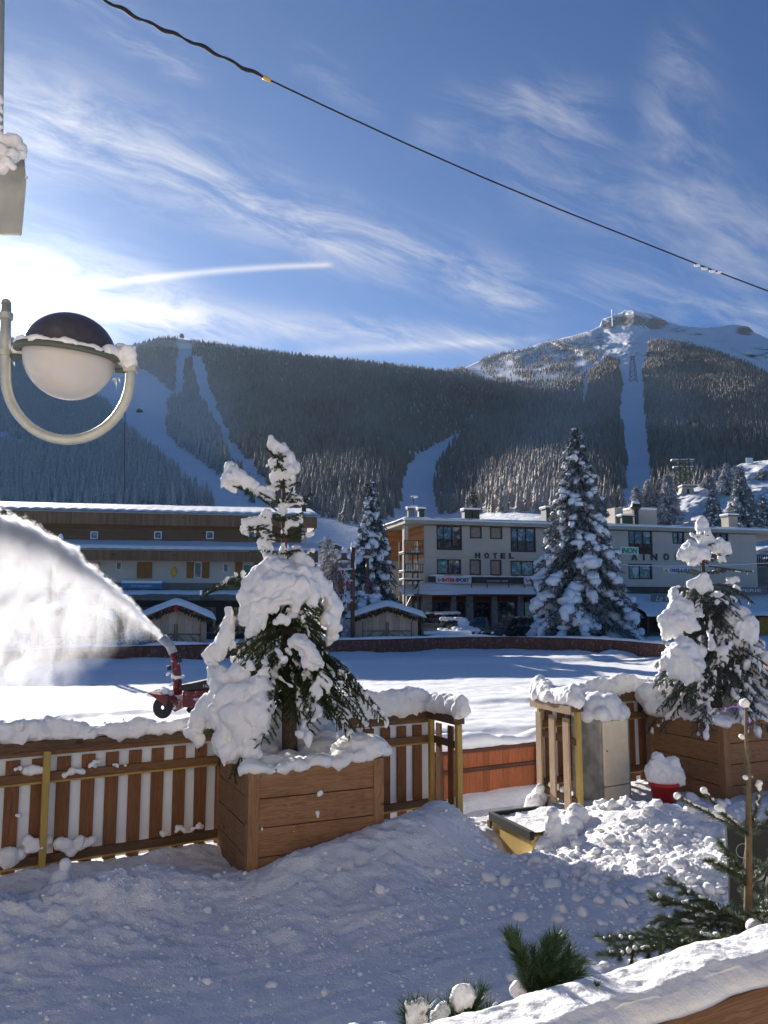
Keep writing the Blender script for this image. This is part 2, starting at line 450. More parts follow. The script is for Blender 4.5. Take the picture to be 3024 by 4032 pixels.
M['planter_side'] = wood_mat('planter_side', (0.34, 0.18, 0.085), (0.21, 0.105, 0.048), PA + math.pi / 2, sc=0.9)
M['planter_post'] = wood_mat('planter_post', (0.37, 0.20, 0.098), (0.23, 0.115, 0.052), PA, True)
M['soil'] = plain('soil', (0.05, 0.035, 0.025), 0.9, bmp=0.4)
M['bark'] = plain('bark', (0.085, 0.055, 0.038), 0.9, var=0.4, scale=22, bmp=0.9, bsc=45, dist=0.01)
M['needle'] = attr_mat('needle', (0.028, 0.048, 0.018), (0.07, 0.095, 0.035))
M['needle_blue'] = attr_mat('needle_blue', (0.05, 0.068, 0.058), (0.15, 0.18, 0.17))
M['needle_sapling'] = attr_mat('needle_sapling', (0.045, 0.07, 0.035), (0.17, 0.21, 0.14), 0.5)
M['needle_dark'] = attr_mat('needle_dark', (0.022, 0.036, 0.022), (0.75, 0.77, 0.8))
M['forest'] = attr_mat('forest', (0.13, 0.105, 0.082), (0.88, 0.79, 0.70))
M['frosted'] = attr_mat('frosted', (0.14, 0.12, 0.11), (0.78, 0.78, 0.80))
M['metal_lamp'] = plain('metal_lamp', (0.50, 0.50, 0.44), 0.42, 0.35, var=0.08, scale=20, bmp=0.05, bsc=200)
M['lamp_dark'] = plain('lamp_dark', (0.075, 0.065, 0.075), 0.4, var=0.15, scale=30)
M['lamp_ring'] = plain('lamp_ring', (0.10, 0.11, 0.085), 0.5)
M['black'] = plain('black', (0.015, 0.015, 0.016), 0.4)
M['rubber'] = plain('rubber', (0.02, 0.02, 0.021), 0.8, bmp=0.3, bsc=60)
M['red_paint'] = plain('red_paint', (0.16, 0.018, 0.018), 0.5, var=0.3, scale=5, spot=((0.8, 0.8, 0.83), 7.0, 0.57))
M['board_red'] = wood_mat('board_red', (0.22, 0.085, 0.048), (0.15, 0.055, 0.032), 0.3, True, sc=0.25, plank=0.22, frost=0.25)
M['board_orange'] = wood_mat('board_orange', (0.42, 0.13, 0.045), (0.30, 0.085, 0.03), FA, True, sc=0.6, plank=0.13)
M['board_rail'] = wood_mat('board_rail', (0.11, 0.045, 0.03), (0.06, 0.025, 0.018), FA)
M['concrete'] = plain('concrete', (0.33, 0.32, 0.29), 0.85, var=0.3, scale=6, bmp=0.35, bsc=70)
M['meter_door'] = plain('meter_door', (0.88, 0.72, 0.50), 0.5, var=0.06, scale=8, spot=((0.35, 0.3, 0.24), 14.0, 0.70))
M['red_pot'] = plain('red_pot', (0.55, 0.03, 0.025), 0.35, var=0.08)
# ------------------------------------------------------------ terrain
SC = 3024.0 / 1659.0
def ray_np(px, py):
    cx = (px - 1512.0) / FPX; cy = (2016.0 - py) / FPX
    dy = CP - cy * SP
    return cx / dy, (SP + cy * CP) / dy
DT = np.array([(1180, 3700), (1220, 3300), (1300, 2400), (1350, 1850), (1450, 1450), (1550, 1150), (1700, 800), (1850, 570), (1950, 450), (2050, 350), (2150, 262), (2300, 150), (2420, 95), (2480, 76)], dtype=float)
RIDGE = np.array([(-1600, 1330), (-1000, 1270), (-700, 1235), (-400, 1222), (-180, 1232), (-40, 1290), (10, 1318), (110, 1366), (200, 1388), (300, 1396), (500, 1372), (560, 1352), (650, 1330), (700, 1333), (800, 1348), (1000, 1375), (1200, 1402), (1400, 1424), (1600, 1445), (1760, 1462), (1830, 1447), (1880, 1425), (1930, 1402), (2000, 1385), (2070, 1372), (2150, 1345), (2240, 1325), (2330, 1301), (2365, 1282), (2372, 1255), (2410, 1242), (2450, 1226), (2500, 1222), (2540, 1230), (2600, 1252), (2640, 1272), (2700, 1285), (2760, 1290), (2830, 1286), (2885, 1277), (2905, 1280), (2950, 1290), (2975, 1312), (3024, 1335), (3200, 1400), (3700, 1500), (4600, 1600)], dtype=float)
def ridge_y(px): return np.interp(px, RIDGE[:, 0], RIDGE[:, 1])
def dist_of(px, py):
    d = np.interp(py, DT[:, 0], DT[:, 1])
    fade = np.clip((2300 - py) / 300.0, 0, 1)
    # valley between the two masses, spur with its back to the summit snowfield
    vx = 1760 - (py - 1700) * 0.15
    v = np.exp(-((px - vx) / 170.0) ** 2) * np.clip((py - 1420) / 150.0, 0, 1)
    d = d * (1 + 0.30 * v * fade)
    s = np.clip((px - 1780) / 600.0, 0, 1) * np.clip((2450 - px) / 250.0, 0, 1) * np.clip((py - 1380) / 100.0, 0, 1)
    d = d * (1 - 0.10 * s * fade)
    v2 = np.exp(-((px - 2510) / 60.0) ** 2) * np.clip((py - 1480) / 100.0, 0, 1)
    d = d * (1 + 0.035 * v2 * fade)
    lf = np.clip((2490 - px) / 520.0, 0, 1.1) * np.clip((1510 - py) / 90.0, 0, 1) * np.clip((px - 1500) / 300.0, 0, 1)
    d = d * (1 + 0.26 * lf)
    # snow bowl behind the right-hand spur
    sp = np.interp(px, [2450, 2540, 2620, 2700, 2850, 3024, 3300], [1390, 1340, 1330, 1345, 1395, 1468, 1580])
    d = d * (1 + 0.22 * np.clip((sp - py) / 30.0, 0, 1) * np.clip((px - 2500) / 60.0, 0, 1))
    d = np.where(px < 1200, np.minimum(d, 1760 + (py < 1340) * (1340 - py) * 2.0), d)
    Q = np.stack([px / 330.0, py / 120.0, np.zeros_like(px)], 1)
    d = d * (1 + 0.050 * fbm(Q, 3, 5) * fade)
    Q = np.stack([px / 70.0, py / 22.0, np.zeros_like(px)], 1)
    hi = np.clip((1480 - py) / 80.0, 0, 1) * np.clip((px - 1850) / 100.0, 0, 1)
    d = d * (1 + (0.004 + 0.045 * hi) * fbm(Q, 4, 9) * fade)
    return d
def terr(px, py):
    px = np.asarray(px, dtype=float); py = np.asarray(py, dtype=float)
    d = dist_of(px.ravel(), py.ravel()).reshape(px.shape)
    a, b = ray_np(px, py)
    return np.stack([a * d, d, CAMZ + b * d], -1)
cx_ = np.concatenate([np.linspace(-1500, 1790, 260), np.linspace(1800, 3080, 330), np.linspace(3100, 4400, 60)]); nr = 340
tt = np.linspace(0, 1, nr)
PX = np.repeat(cx_[None], nr, 0)
yr = ridge_y(cx_)
crag = np.exp(-((cx_ - 2470) / 110.0) ** 2) + .8 * np.exp(-((cx_ - 2930) / 50.0) ** 2)
yr = yr + crag * 7 * fbm(np.stack([cx_ / 22, cx_ * 0, cx_ * 0], 1), 4, 77) + 2.0 * fbm(np.stack([cx_ / 40, cx_ * 0, cx_ * 0], 1), 3, 78)
PY = 2480 + (yr[None] - 2480) * tt[:, None]
TV = terr(PX, PY)
# back slope behind the crest
b1 = TV[-1] + np.array([0, 260.0, -90.0]); b2 = TV[-1] * np.array([1.3, 1.3, 0]) + np.array([0, 300, -60.0])
TV = np.concatenate([TV, b1[None], b2[None]], 0); nrr = nr + 2
idx = np.arange(nrr * len(cx_)).reshape(nrr, len(cx_))
TF = np.stack([idx[:-1, :-1], idx[:-1, 1:], idx[1:, 1:], idx[1:, :-1]], -1).reshape(-1, 4)
# rock on the summit and the steep crags
m, T, b = new_mat('mountain_snow')
g = T.n('ShaderNodeNewGeometry'); p = g.outputs['Position']
n1 = T.noise(p, 0.012, 8, 0.7, 0.8); n2 = T.noise(p, 0.12, 6, 0.7)
n3 = T.noise(T.vmath('MULTIPLY', p, (0.010, 0.004, 0.035)), 1.0, 8, 0.75, 1.2)
Z = T.sep(p)[2]; Xc = T.sep(p)[0]
at = T.n('ShaderNodeAttribute'); at.attribute_name = 'fr'
rk = T.math('MULTIPLY', T.smooth(T.math('ADD', n3, T.math('MULTIPLY', at.outputs['Fac'], 0.36)), 0.66, 0.72), 1.0)
cc = T.mix(T.smooth(n1, 0.3, 0.7), (0.84, 0.84, 0.85), (0.90, 0.89, 0.89))
cc = T.mix(rk, cc, T.mix(T.smooth(n2, 0.35, 0.65), (0.10, 0.10, 0.095), (0.25, 0.23, 0.20)))
T.link(cc, b.inputs['Base Color']); b.inputs['Roughness'].default_value = 0.8; b.inputs['Specular IOR Level'].default_value = 0.2
bump(T, b, T.math('ADD', n1, T.math('MULTIPLY', n2, 0.2)), 0.8, 12.0)
M['mountain'] = m
pxf, pyf = PX.ravel(), PY.ravel()
rock = np.zeros(nrr * len(cx_))
def blob(cx, cy, rx, ry): return np.exp(-(((pxf - cx) / rx) ** 2 + ((pyf - cy) / ry) ** 2) ** 1.5)
rk_ = np.maximum.reduce([blob(2480, 1262, 85, 26) , blob(2400, 1280, 40, 20) * .8, blob(2580, 1275, 60, 26) * .9, blob(2660, 1300, 70, 14) * .55, blob(2935, 1300, 45, 22) * .85, blob(2360, 1345, 30, 40) * .5, blob(2740, 1315, 40, 8) * .5, blob(2840, 1345, 40, 10) * .45, blob(2250, 1360, 120, 20) * .35, blob(3000, 1390, 40, 30) * .4])
rock[:nr * len(cx_)] = rk_
mt = np_mesh('mountain', TV.reshape(-1, 3), TF, M['mountain'], smooth=True, attr=rock)
tag(mt, kind='structure')

# ------------------------------------------------------------ forest masks (open pistes as polygons)
def pip(px, py, poly):
    poly = np.array(poly, dtype=float) * SC; ins = np.zeros(px.shape, bool); j = len(poly) - 1
    for i in range(len(poly)):
        xi, yi = poly[i]; xj, yj = poly[j]
        c = ((yi > py) != (yj > py)) & (px < (xj - xi) * (py - yi) / (yj - yi + 1e-9) + xi)
        ins ^= c; j = i
    return ins
CLEAR = [
    [(150, 790), (290, 790), (330, 812), (378, 850), (362, 872), (360, 938), (400, 975), (450, 1008), (490, 1045), (530, 1066), (560, 1105), (490, 1104), (452, 1092), (412, 1062), (365, 1012), (330, 972), (285, 940), (250, 905), (230, 870), (185, 850)],
    [(383, 700), (409, 700), (412, 768), (400, 790), (395, 850), (378, 862), (378, 800), (384, 760)],
    [(411, 768), (438, 772), (455, 840), (478, 900), (498, 950), (530, 985), (575, 1040), (590, 1110), (560, 1106), (530, 1040), (500, 1010), (470, 930), (430, 860), (418, 800)],
    [(-20, 925), (45, 950), (60, 962), (40, 968), (-20, 950)],
    [(1014, 922), (985, 940), (955, 955), (912, 975), (880, 1000), (868, 1050), (860, 1090), (840, 1230), (980, 1230), (938, 1095), (938, 1050), (948, 1000), (975, 962), (1000, 935)],
    [(560, 1096), (640, 1104), (690, 1114), (760, 1138), (860, 1118), (980, 1112), (1340, 1108), (1700, 1108), (1700, 1400), (-200, 1400), (-200, 1110)],
    [(1344, 815), (1392, 825), (1392, 880), (1402, 960), (1412, 1060), (1400, 1120), (1345, 1120), (1352, 1000), (1342, 900)],
    [(1275, 752), (1300, 730), (1290, 700), (1400, 735), (1395, 770), (1388, 830), (1345, 830), (1340, 800), (1335, 780)],
    [(1000, 786), (1040, 780), (1040, 805), (1075, 822), (1110, 830), (1160, 838), (1195, 838), (1240, 815), (1290, 775), (1330, 762), (1280, 798), (1230, 828), (1170, 846), (1060, 828), (1010, 800)],
    [(1282, 640), (1420, 640), (1800, 700), (1800, 850), (1659, 808), (1600, 780), (1540, 758), (1450, 734), (1400, 735), (1300, 740), (1300, 712)],
    [(1270, 690), (1320, 690), (1310, 725), (1290, 745), (1275, 735)],
    [(1255, 860), (1262, 820), (1270, 800), (1275, 805), (1268, 850), (1260, 880)],
]
SPARSE = [[(1030, 805), (1080, 770), (1140, 748), (1250, 708), (1310, 715), (1330, 762), (1290, 775), (1240, 815), (1195, 838), (1110, 830)]]
VERYSP = [[(1000, 790), (1080, 765), (1240, 715), (1290, 690), (1200, 690), (1000, 740)], [(560, 1096), (640, 1104), (690, 1114), (690, 1122), (560, 1112)], [(1500, 740), (1659, 790), (1659, 808), (1600, 780)], [(1600, 740), (1700, 740), (1700, 830), (1640, 800)]]
rng = np.random.RandomState(7)
cand = []
y = 2100.0
while y > 1225:
    d0 = float(np.interp(y, DT[:, 0], DT[:, 1]))
    wpx = 3.5 / d0 * FPX
    stepx = max(wpx * 0.80, 6.0); stepy = max(wpx * 0.36, 3.2)
    xs = np.arange(-700, 3700, stepx); xs = xs + rng.uniform(-0.5, 0.5, len(xs)) * stepx
    ys = y + rng.uniform(-0.5, 0.5, len(xs)) * stepy
    cand.append(np.stack([xs, ys], 1)); y -= stepy
cand = np.concatenate(cand)
cand = cand[cand[:, 1] > ridge_y(cand[:, 0]) + 1]
nzx = fbm(np.stack([cand[:, 0] / 26, cand[:, 1] / 26, np.zeros(len(cand))], 1), 3, 3) * 13
nzy = fbm(np.stack([cand[:, 0] / 26, cand[:, 1] / 26, np.ones(len(cand)) * 9], 1), 3, 4) * 7
keep = np.ones(len(cand), bool)
for c in CLEAR: keep &= ~pip(cand[:, 0] + nzx, cand[:, 1] + nzy, c)
sp = np.zeros(len(cand), bool)
for c in SPARSE: sp |= pip(cand[:, 0], cand[:, 1], c)
vs = np.zeros(len(cand), bool)
for c in VERYSP: vs |= pip(cand[:, 0], cand[:, 1], c)
u = rng.uniform(0, 1, len(cand))
clump = fbm(np.stack([cand[:, 0] / 40, cand[:, 1] / 14, np.zeros(len(cand))], 1), 3, 12)
keep &= ~(sp & (clump * 1.6 + 0.12 < (u - 0.5))) & ~(vs & (u > 0.10))
cand = cand[keep]; sp = sp[keep]; n = len(cand)
pos = terr(cand[:, 0], cand[:, 1]); dd = pos[:, 1]
hgt = rng.uniform(7.0, 12.5, n) * np.clip(1.12 - dd / 9000, 0.8, 1.1) * np.where(sp, 0.75, 1.0)
hgt = np.where((cand[:, 0] > 660) & (cand[:, 0] < 900) & (cand[:, 1] > 1600), hgt * 1.05, hgt)
rad = hgt * rng.uniform(0.14, 0.21, n)
# hoarfrost in patches; low left has haze glare painted in too; valley-facing spur paler
fx = np.clip((1000 - cand[:, 0]) / 500, 0, 1) * 0.80 * np.clip((cand[:, 1] - 1380) / 120, 0.3, 1)
f2 = np.exp(-((cand[:, 0] - (2330 - (cand[:, 1] - 1500) * 0.55)) / 190.0) ** 2) * np.clip((cand[:, 1] - 1420) / 120, 0, 1) * 0.30
f3 = np.exp(-((cand[:, 0] - 2640) / 130.0) ** 2) * np.exp(-((cand[:, 1] - 1600) / 110.0) ** 2) * 0.24
f5 = .42 * np.exp(-((cand[:, 0] - 775) / 120.0) ** 2) * np.exp(-((cand[:, 1] - 1730) / 150.0) ** 2)
f4 = f5 + np.clip((cand[:, 1] - 1850) / 200, 0, 1) * 0.12
fpat = fbm(np.stack([cand[:, 0] / 160, cand[:, 1] / 70, np.zeros(n)], 1), 4, 21) * 0.13
frost = np.clip(0.20 + fx + f2 + f3 + f4 + fpat + rng.normal(0, 0.05, n), 0.03, 0.9)
def proto_tree(seed, tiers, seg):
    r = np.random.RandomState(seed); V = []; F = []; A = []
    for t in range(tiers):
        f0 = t / tiers; f1 = (t + 1.9) / tiers
        zb = 0.06 + 0.94 * f0; zt = min(1.0, 0.06 + 0.94 * f1)
        rb = (1 - f0) ** 0.85 * r.uniform(0.85, 1.15)
        b0 = len(V); V.append((r.uniform(-.05, .05), r.uniform(-.05, .05), zt)); A.append(0.6)
        ph = r.uniform(0, 6.28)
        for k in range(seg):
            a = ph + 2 * math.pi * k / seg; rr = rb * (r.uniform(0.95, 1.3) if k % 2 == 0 else r.uniform(0.35, 0.6))
            V.append((rr * math.cos(a), rr * math.sin(a), zb - (0.05 if k % 2 == 0 else -0.03) + r.uniform(-.03, .03))); A.append(1.2 if k % 2 == 0 else 0.6)
        for k in range(seg): F.append((b0, b0 + 1 + k, b0 + 1 + (k + 1) % seg))
    V.append((0.09, 0, 0.25)); V.append((-0.05, 0.08, 0.25)); V.append((-0.05, -0.08, 0.25)); V.append((0, 0, -0.12)); A += [0.3] * 4
    k = len(V) - 4; F += [(k, k + 1, k + 3), (k + 1, k + 2, k + 3), (k + 2, k, k + 3)]
    return np.array(V, float), np.array(F), np.array(A, float)
near = dd < 700
def merge(sel, protos):
    Vs, Fs, As = [], [], []; off = 0
    ids = np.where(sel)[0]; pick = rng.randint(0, len(protos), len(ids))
    for k, (V0, F0, A0) in enumerate(protos):
        ii = ids[pick == k]
        if len(ii) == 0: continue
        th = rng.uniform(0, 6.28, len(ii)); c, s = np.cos(th), np.sin(th)
        x = (V0[None, :, 0] * c[:, None] - V0[None, :, 1] * s[:, None]) * rad[ii, None]
        yv = (V0[None, :, 0] * s[:, None] + V0[None, :, 1] * c[:, None]) * rad[ii, None]
        z = V0[None, :, 2] * hgt[ii, None]
        V = np.stack([x + pos[ii, None, 0], yv + pos[ii, None, 1], z + pos[ii, None, 2] - 0.3], -1).reshape(-1, 3)
        F = (F0[None] + (np.arange(len(ii)) * len(V0))[:, None, None]).reshape(-1, 3) + off
        A = (A0[None] * frost[ii, None]).ravel()
        Vs.append(V); Fs.append(F); As.append(np.clip(A, 0, 1)); off += len(V)
    return np.concatenate(Vs), np.concatenate(Fs), np.concatenate(As)
pn = [proto_tree(100 + i, 8, 12) for i in range(6)]; pf = [proto_tree(200 + i, 4, 8) for i in range(5)]
V1, F1, A1 = merge(near, pn); V2, F2, A2 = merge(~near, pf)
fo = np_mesh('forest', np.concatenate([V1, V2]), np.concatenate([F1, F2 + len(V1)]), M['forest'], attr=np.concatenate([A1, A2]))
tag(fo, 'frosted conifer forest covering the mountain slopes between the ski runs', 'forest', kind='stuff')
print('forest trees', n)

# ------------------------------------------------------------ snowy hillside on the right, behind the hotel
HR = np.array([(2150, 2075), (2330, 2035), (2472, 1985), (2560, 1962), (2667, 1938), (2716, 1917), (2764, 1905), (2838, 1866), (2919, 1825), (3024, 1811), (3200, 1775), (3600, 1720), (4200, 1700)], float)
hx = np.linspace(2150, 4200, 190); hn = 90
HY = 2200 + (np.interp(hx, HR[:, 0], HR[:, 1])[None] - 2200) * np.linspace(0, 1, hn)[:, None]
HX = np.repeat(hx[None], hn, 0)
def hill_pt(px, py):
    px = np.asarray(px, float); py = np.asarray(py, float); sh = px.shape; px = px.ravel(); py = py.ravel()
    d = np.interp(py, [1700, 1811, 1940, 2050, 2200], [270, 225, 165, 128, 100])
    d = d * (1 + 0.05 * fbm(np.stack([px / 60, py / 26, px * 0], 1), 4, 31) + 0.012 * fbm(np.stack([px / 14, py / 8, px * 0], 1), 3, 32))
    a, b = ray_np(px, py)
    return np.stack([a * d, d, CAMZ + b * d], -1).reshape(sh + (3,))
HV = hill_pt(HX, HY)
bk = HV[-1] + np.array([15, 60.0, -28.0])
HV = np.concatenate([HV, bk[None]], 0)
idx = np.arange(HV.shape[0] * len(hx)).reshape(HV.shape[0], len(hx))
HF = np.stack([idx[:-1, :-1], idx[:-1, 1:], idx[1:, 1:], idx[1:, :-1]], -1).reshape(-1, 4)
m = snow_mat('snow_hill', sc=0.12, b1=0.8, dirt=0.5, dist=0.5); M['snow_hill'] = m
ho = np_mesh('hillside', HV.reshape(-1, 3), HF, m, smooth=True); tag(ho, kind='structure')

# ------------------------------------------------------------ ground: one wide sheet, then the town snow
gb = MB(); gb.add([(-5000, -40, -0.6), (5000, -40, -0.6), (5000, 6000, -0.6), (-5000, 6000, -0.6)], [(0, 1, 2, 3)])
tag(gb.build('ground', M['snow_far']), kind='structure')
# ------------------------------------------------------------ rink and town ground
RINK = [(-9, 7.3), (-14, 10), (-24, 26), (-23, 33), (-18.5, 38.9), (-16.65, 43.6), (-12.5, 45.6), (-10, 47.2), (-3.2, 53), (-0.2, 54), (3.6, 57.2), (7.2, 59), (10.6, 58.2), (13.8, 55.7), (15.6, 51.5), (16.4, 47.4), (17.2, 40), (17.4, 32), (16.6, 25), (14.6, 20.6), (12, 18.9), (2.63, 13.8), (1.23, 13.05), (-4, 10.2)]
def chaikin(pts, n=2, closed=True):
    pts = [np.array(p, float) for p in pts]
    for _ in range(n):
        q = []
        for i in range(len(pts)):
            a, b = pts[i], pts[(i + 1) % len(pts)]
            q += [a * .75 + b * .25, a * .25 + b * .75]
        pts = q
    return np.array(pts)
RK = chaikin(RINK, 2)
def pip_w(x, y, poly):
    ins = np.zeros(x.shape, bool); j = len(poly) - 1
    for i in range(len(poly)):
        xi, yi = poly[i]; xj, yj = poly[j]
        ins ^= ((yi > y) != (yj > y)) & (x < (xj - xi) * (y - yi) / (yj - yi + 1e-9) + xi); j = i
    return ins
def seg_dist(x, y, poly):
    d = np.full(x.shape, 1e9)
    for i in range(len(poly)):
        a = poly[i]; b = poly[(i + 1) % len(poly)]; ab = b - a; L = ab.dot(ab)
        t = np.clip(((x - a[0]) * ab[0] + (y - a[1]) * ab[1]) / L, 0, 1)
        d = np.minimum(d, np.hypot(x - a[0] - t * ab[0], y - a[1] - t * ab[1]))
    return d
def grid(xs, ys, hf):
    X, Y = np.meshgrid(xs, ys); Z = hf(X.ravel(), Y.ravel()).reshape(X.shape)
    idx = np.arange(X.size).reshape(X.shape)
    F = np.stack([idx[:-1, :-1], idx[:-1, 1:], idx[1:, 1:], idx[1:, :-1]], -1).reshape(-1, 4)
    return np.stack([X, Y, Z], -1).reshape(-1, 3), F
def town_h(x, y):
    ins = pip_w(x, y, RK); d = seg_dist(x, y, RK)
    P3 = np.stack([x, y, x * 0], 1)
    q = y - 0.30 * x
    rink = 0.10 + 0.05 * fbm(P3 * 0.8, 4, 41)
    for (c, wd, hh) in ((16.3, 1.0, .06), (20.5, 1.4, .13), (27.0, 2.2, .10), (46, 2.5, .22)):
        k = fbm(np.stack([x * 0.15, q * 0 + c, x * 0], 1), 2, 50) * 0.6
        rink += hh * (0.5 + 0.5 * np.tanh((q - c - k) * 5.0)) * np.clip(1 - (q - c - k - wd) / 1.2, 0, 1)
    rink += 0.42 * np.exp(-(d / 1.1) ** 2) * (0.75 + 0.35 * fbm(P3 * 0.5, 3, 43))
    rink += 0.035 * fbm(P3 * 3.0, 3, 44)
    out = 0.85 + 0.10 * fbm(P3 * 0.35, 4, 45) + 0.35 * np.exp(-((d - 0.9) / 0.7) ** 2) * (0.5 + fbm(P3 * 0.7, 3, 46))
    nearside = y < (9.3 + 0.56 * x + 6.5)
    low = 0.28 + 0.08 * fbm(P3 * 1.2, 4, 47)
    out = np.where(nearside & (x > -12) & (x < 19), low, out)
    return np.where(ins | (d < 0.42), rink, out)
V, F = grid(np.concatenate([np.linspace(-70, -24, 60), np.linspace(-23.8, 22, 300), np.linspace(22.3, 75, 70)]), np.concatenate([np.linspace(4, 38, 220), np.linspace(38.2, 110, 190)]), town_h)
# keep the low snow from poking up through the terrace
kx = V[:, 1] < (9.228 + 0.59 * V[:, 0] + 0.1)
V[kx, 2] = np.minimum(V[kx, 2], 0.3)
o = np_mesh('snow_field', V, F, M['snow_mid'], smooth=True); tag(o, kind='structure')

# rink boards -----------------------------------------------------
def board_run(pts, z0, z1, thick, mb):
    n = len(pts)
    for i in range(n - 1):
        a, b = Vector((*pts[i], 0)), Vector((*pts[i + 1], 0)); t = (b - a).normalized(); nn = Vector((-t.y, t.x, 0)) * thick / 2
        mb.hexa([a - nn + Vector((0, 0, z0)), b - nn + Vector((0, 0, z0)), b + nn + Vector((0, 0, z0)), a + nn + Vector((0, 0, z0)),
                 a - nn + Vector((0, 0, z1)), b - nn + Vector((0, 0, z1)), b + nn + Vector((0, 0, z1)), a + nn + Vector((0, 0, z1))])
iN = [i for i, p in enumerate(RK) if p[1] < 19.0 and p[0] > -9.5]
far = [tuple(p) for i, p in enumerate(RK) if i not in iN]
# rotate so the far run is contiguous
k0 = max(range(len(far)), key=lambda i: math.dist(far[i], far[i - 1])); far = far[k0:] + far[:k0]
rt = thing('rink_boards', 'dark red-brown plank boards curving round the far side of the snowy ice rink', 'rink boards', (far[0][0], far[0][1], 0))
mb = MB(); board_run(far, -0.1, 1.18, 0.08, mb); mb.build('board_panel', M['board_red'], rt)
mb = MB(); board_run(far, 1.182, 1.26, 0.16, mb); mb.build('top_rail', M['board_rail'], rt)
def snow_strip(name, pts, z, wd, ht, parent, seed, m=None, n_arc=7, step=0.3, amp=0.35, cr=2.2):
    # lumpy snow lying along a line of points (x, y)
    P0 = [np.array(p[:2], float) for p in pts]; zz = [z if len(p) < 3 else p[2] for p in pts]
    L = [0]
    for i in range(1, len(P0)): L.append(L[-1] + np.linalg.norm(P0[i] - P0[i - 1]))
    ns = max(2, int(L[-1] / step)); s = np.linspace(0, L[-1], ns)
    cx = np.interp(s, L, [p[0] for p in P0]); cy = np.interp(s, L, [p[1] for p in P0]); cz = np.interp(s, L, zz)
    tx, ty = np.gradient(cx), np.gradient(cy); ll = np.hypot(tx, ty) + 1e-9; tx /= ll; ty /= ll
    f = fbm(np.stack([s * cr * 0.5, s * 0 + seed, s * 0], 1), 4, seed)
    hh = ht * (1 + amp * f * 1.6); ww = wd * (1 + 0.35 * fbm(np.stack([s * cr, s * 0 + seed + 9, s * 0], 1), 3, seed + 1))
    e = np.clip(np.minimum(s, L[-1] - s) / (wd * 0.9), 0.05, 1) ** 0.5; hh = hh * e; ww = ww * (0.75 + 0.25 * e)
    V = []; 
    for k in range(n_arc):
        a = math.pi * k / (n_arc - 1); ca = -math.cos(a); sa = math.sin(a) ** 0.7
        off = ww * 0.5 * ca * (1.08 if 0 < k < n_arc - 1 else 1)
        jit = 0.12 * ht * fbm(np.stack([s * cr * 3, s * 0 + k * 0.9, s * 0 + seed], 1), 3, seed + 2) * (2.0 if 0 < k < n_arc - 1 else 0.6)
        V.append(np.stack([cx - ty * off, cy + tx * off, cz - 0.015 + hh * sa + jit], 1))
    V = np.stack(V, 0); idx = np.arange(n_arc * ns).reshape(n_arc, ns)
    F = np.stack([idx[:-1, :-1], idx[:-1, 1:], idx[1:, 1:], idx[1:, :-1]], -1).reshape(-1, 4)
    F = np.concatenate([F, np.stack([idx[-1, :-1], idx[-1, 1:], idx[0, 1:], idx[0, :-1]], -1)])
    V = V.reshape(-1, 3)
    return np_mesh(name, V, F[:, ::-1], m or M['snow'], parent, smooth=True)
fx = [p for p in far]
snow_strip('snow_cap', fx, 1.26, 0.34, 0.13, rt, 3, M['snow_mid'], amp=0.9, cr=0.8, step=0.25)
# near boards, seen from outside: orange planks between dark rails and posts
nA, nB = Vector((-9, 7.5, 0)), Vector((11.4, 18.5, 0)); ud = (nB - nA).normalized(); nd = Vector((ud.y, -ud.x, 0))
nf = frame(nA, ud, nd); LN = (nB - nA).length
rn = thing('rink_fence', 'low orange-brown plank barrier with dark rails on the near side of the rink', 'barrier', tuple(nA))
MB().fbox(nf, 0, LN, -0.03, 0.03, -0.1, 1.12).build('board_panel', M['board_orange'], rn)
MB().fbox(nf, 0, LN, 0.033, 0.09, 1.10, 1.20).build('top_rail', M['board_rail'], rn)
MB().fbox(nf, 0, LN, 0.033, 0.08, 0.80, 0.86).build('rail', M['board_rail'], rn)
MB().fbox(nf, 0, LN, 0.033, 0.08, 0.36, 0.42).build('rail', M['board_rail'], rn)
u = 1.35
while u < LN:
    MB().fbox(nf, u, u + 0.09, 0.092, 0.15, -0.1, 1.14).build('post', M['board_rail'], rn); u += 1.95
snow_strip('snow_cap', [tuple(nf(a, 0.0, 0))[:2] for a in np.linspace(0, LN, 40)], 1.205, 0.36, 0.17, rn, 5, step=0.1, amp=0.6)

# ------------------------------------------------------------ buildings
M['stucco'] = plain('stucco', (0.46, 0.425, 0.37), 0.9, var=0.06, scale=0.6, bmp=0.2, bsc=30)
M['stucco_warm'] = plain('stucco_warm', (0.48, 0.42, 0.34), 0.9, var=0.06, scale=0.6)
M['fascia'] = plain('fascia', (0.36, 0.34, 0.28), 0.8, var=0.08, scale=0.8)
M['frame_brown'] = plain('frame_brown', (0.07, 0.035, 0.022), 0.6, var=0.2, scale=4)
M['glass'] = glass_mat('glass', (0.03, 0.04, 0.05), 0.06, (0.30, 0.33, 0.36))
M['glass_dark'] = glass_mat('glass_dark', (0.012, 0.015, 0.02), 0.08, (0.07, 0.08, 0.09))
M['curtain'] = plain('curtain', (0.30, 0.26, 0.21), 0.85, var=0.15, scale=4)
M['letters'] = plain('letters', (0.03, 0.035, 0.035), 0.5)
M['wood_orange'] = wood_mat('wood_orange', (0.62, 0.28, 0.10), (0.46, 0.19, 0.07), 1.3, sc=0.35, plank=0.16)
M['wood_building'] = wood_mat('wood_building', (0.26, 0.15, 0.085), (0.16, 0.092, 0.052), 0.2, sc=0.2, plank=0.30)
M['wood_fascia'] = wood_mat('wood_fascia', (0.36, 0.21, 0.12), (0.25, 0.145, 0.08), 0.2, True, sc=0.22, plank=0.17)
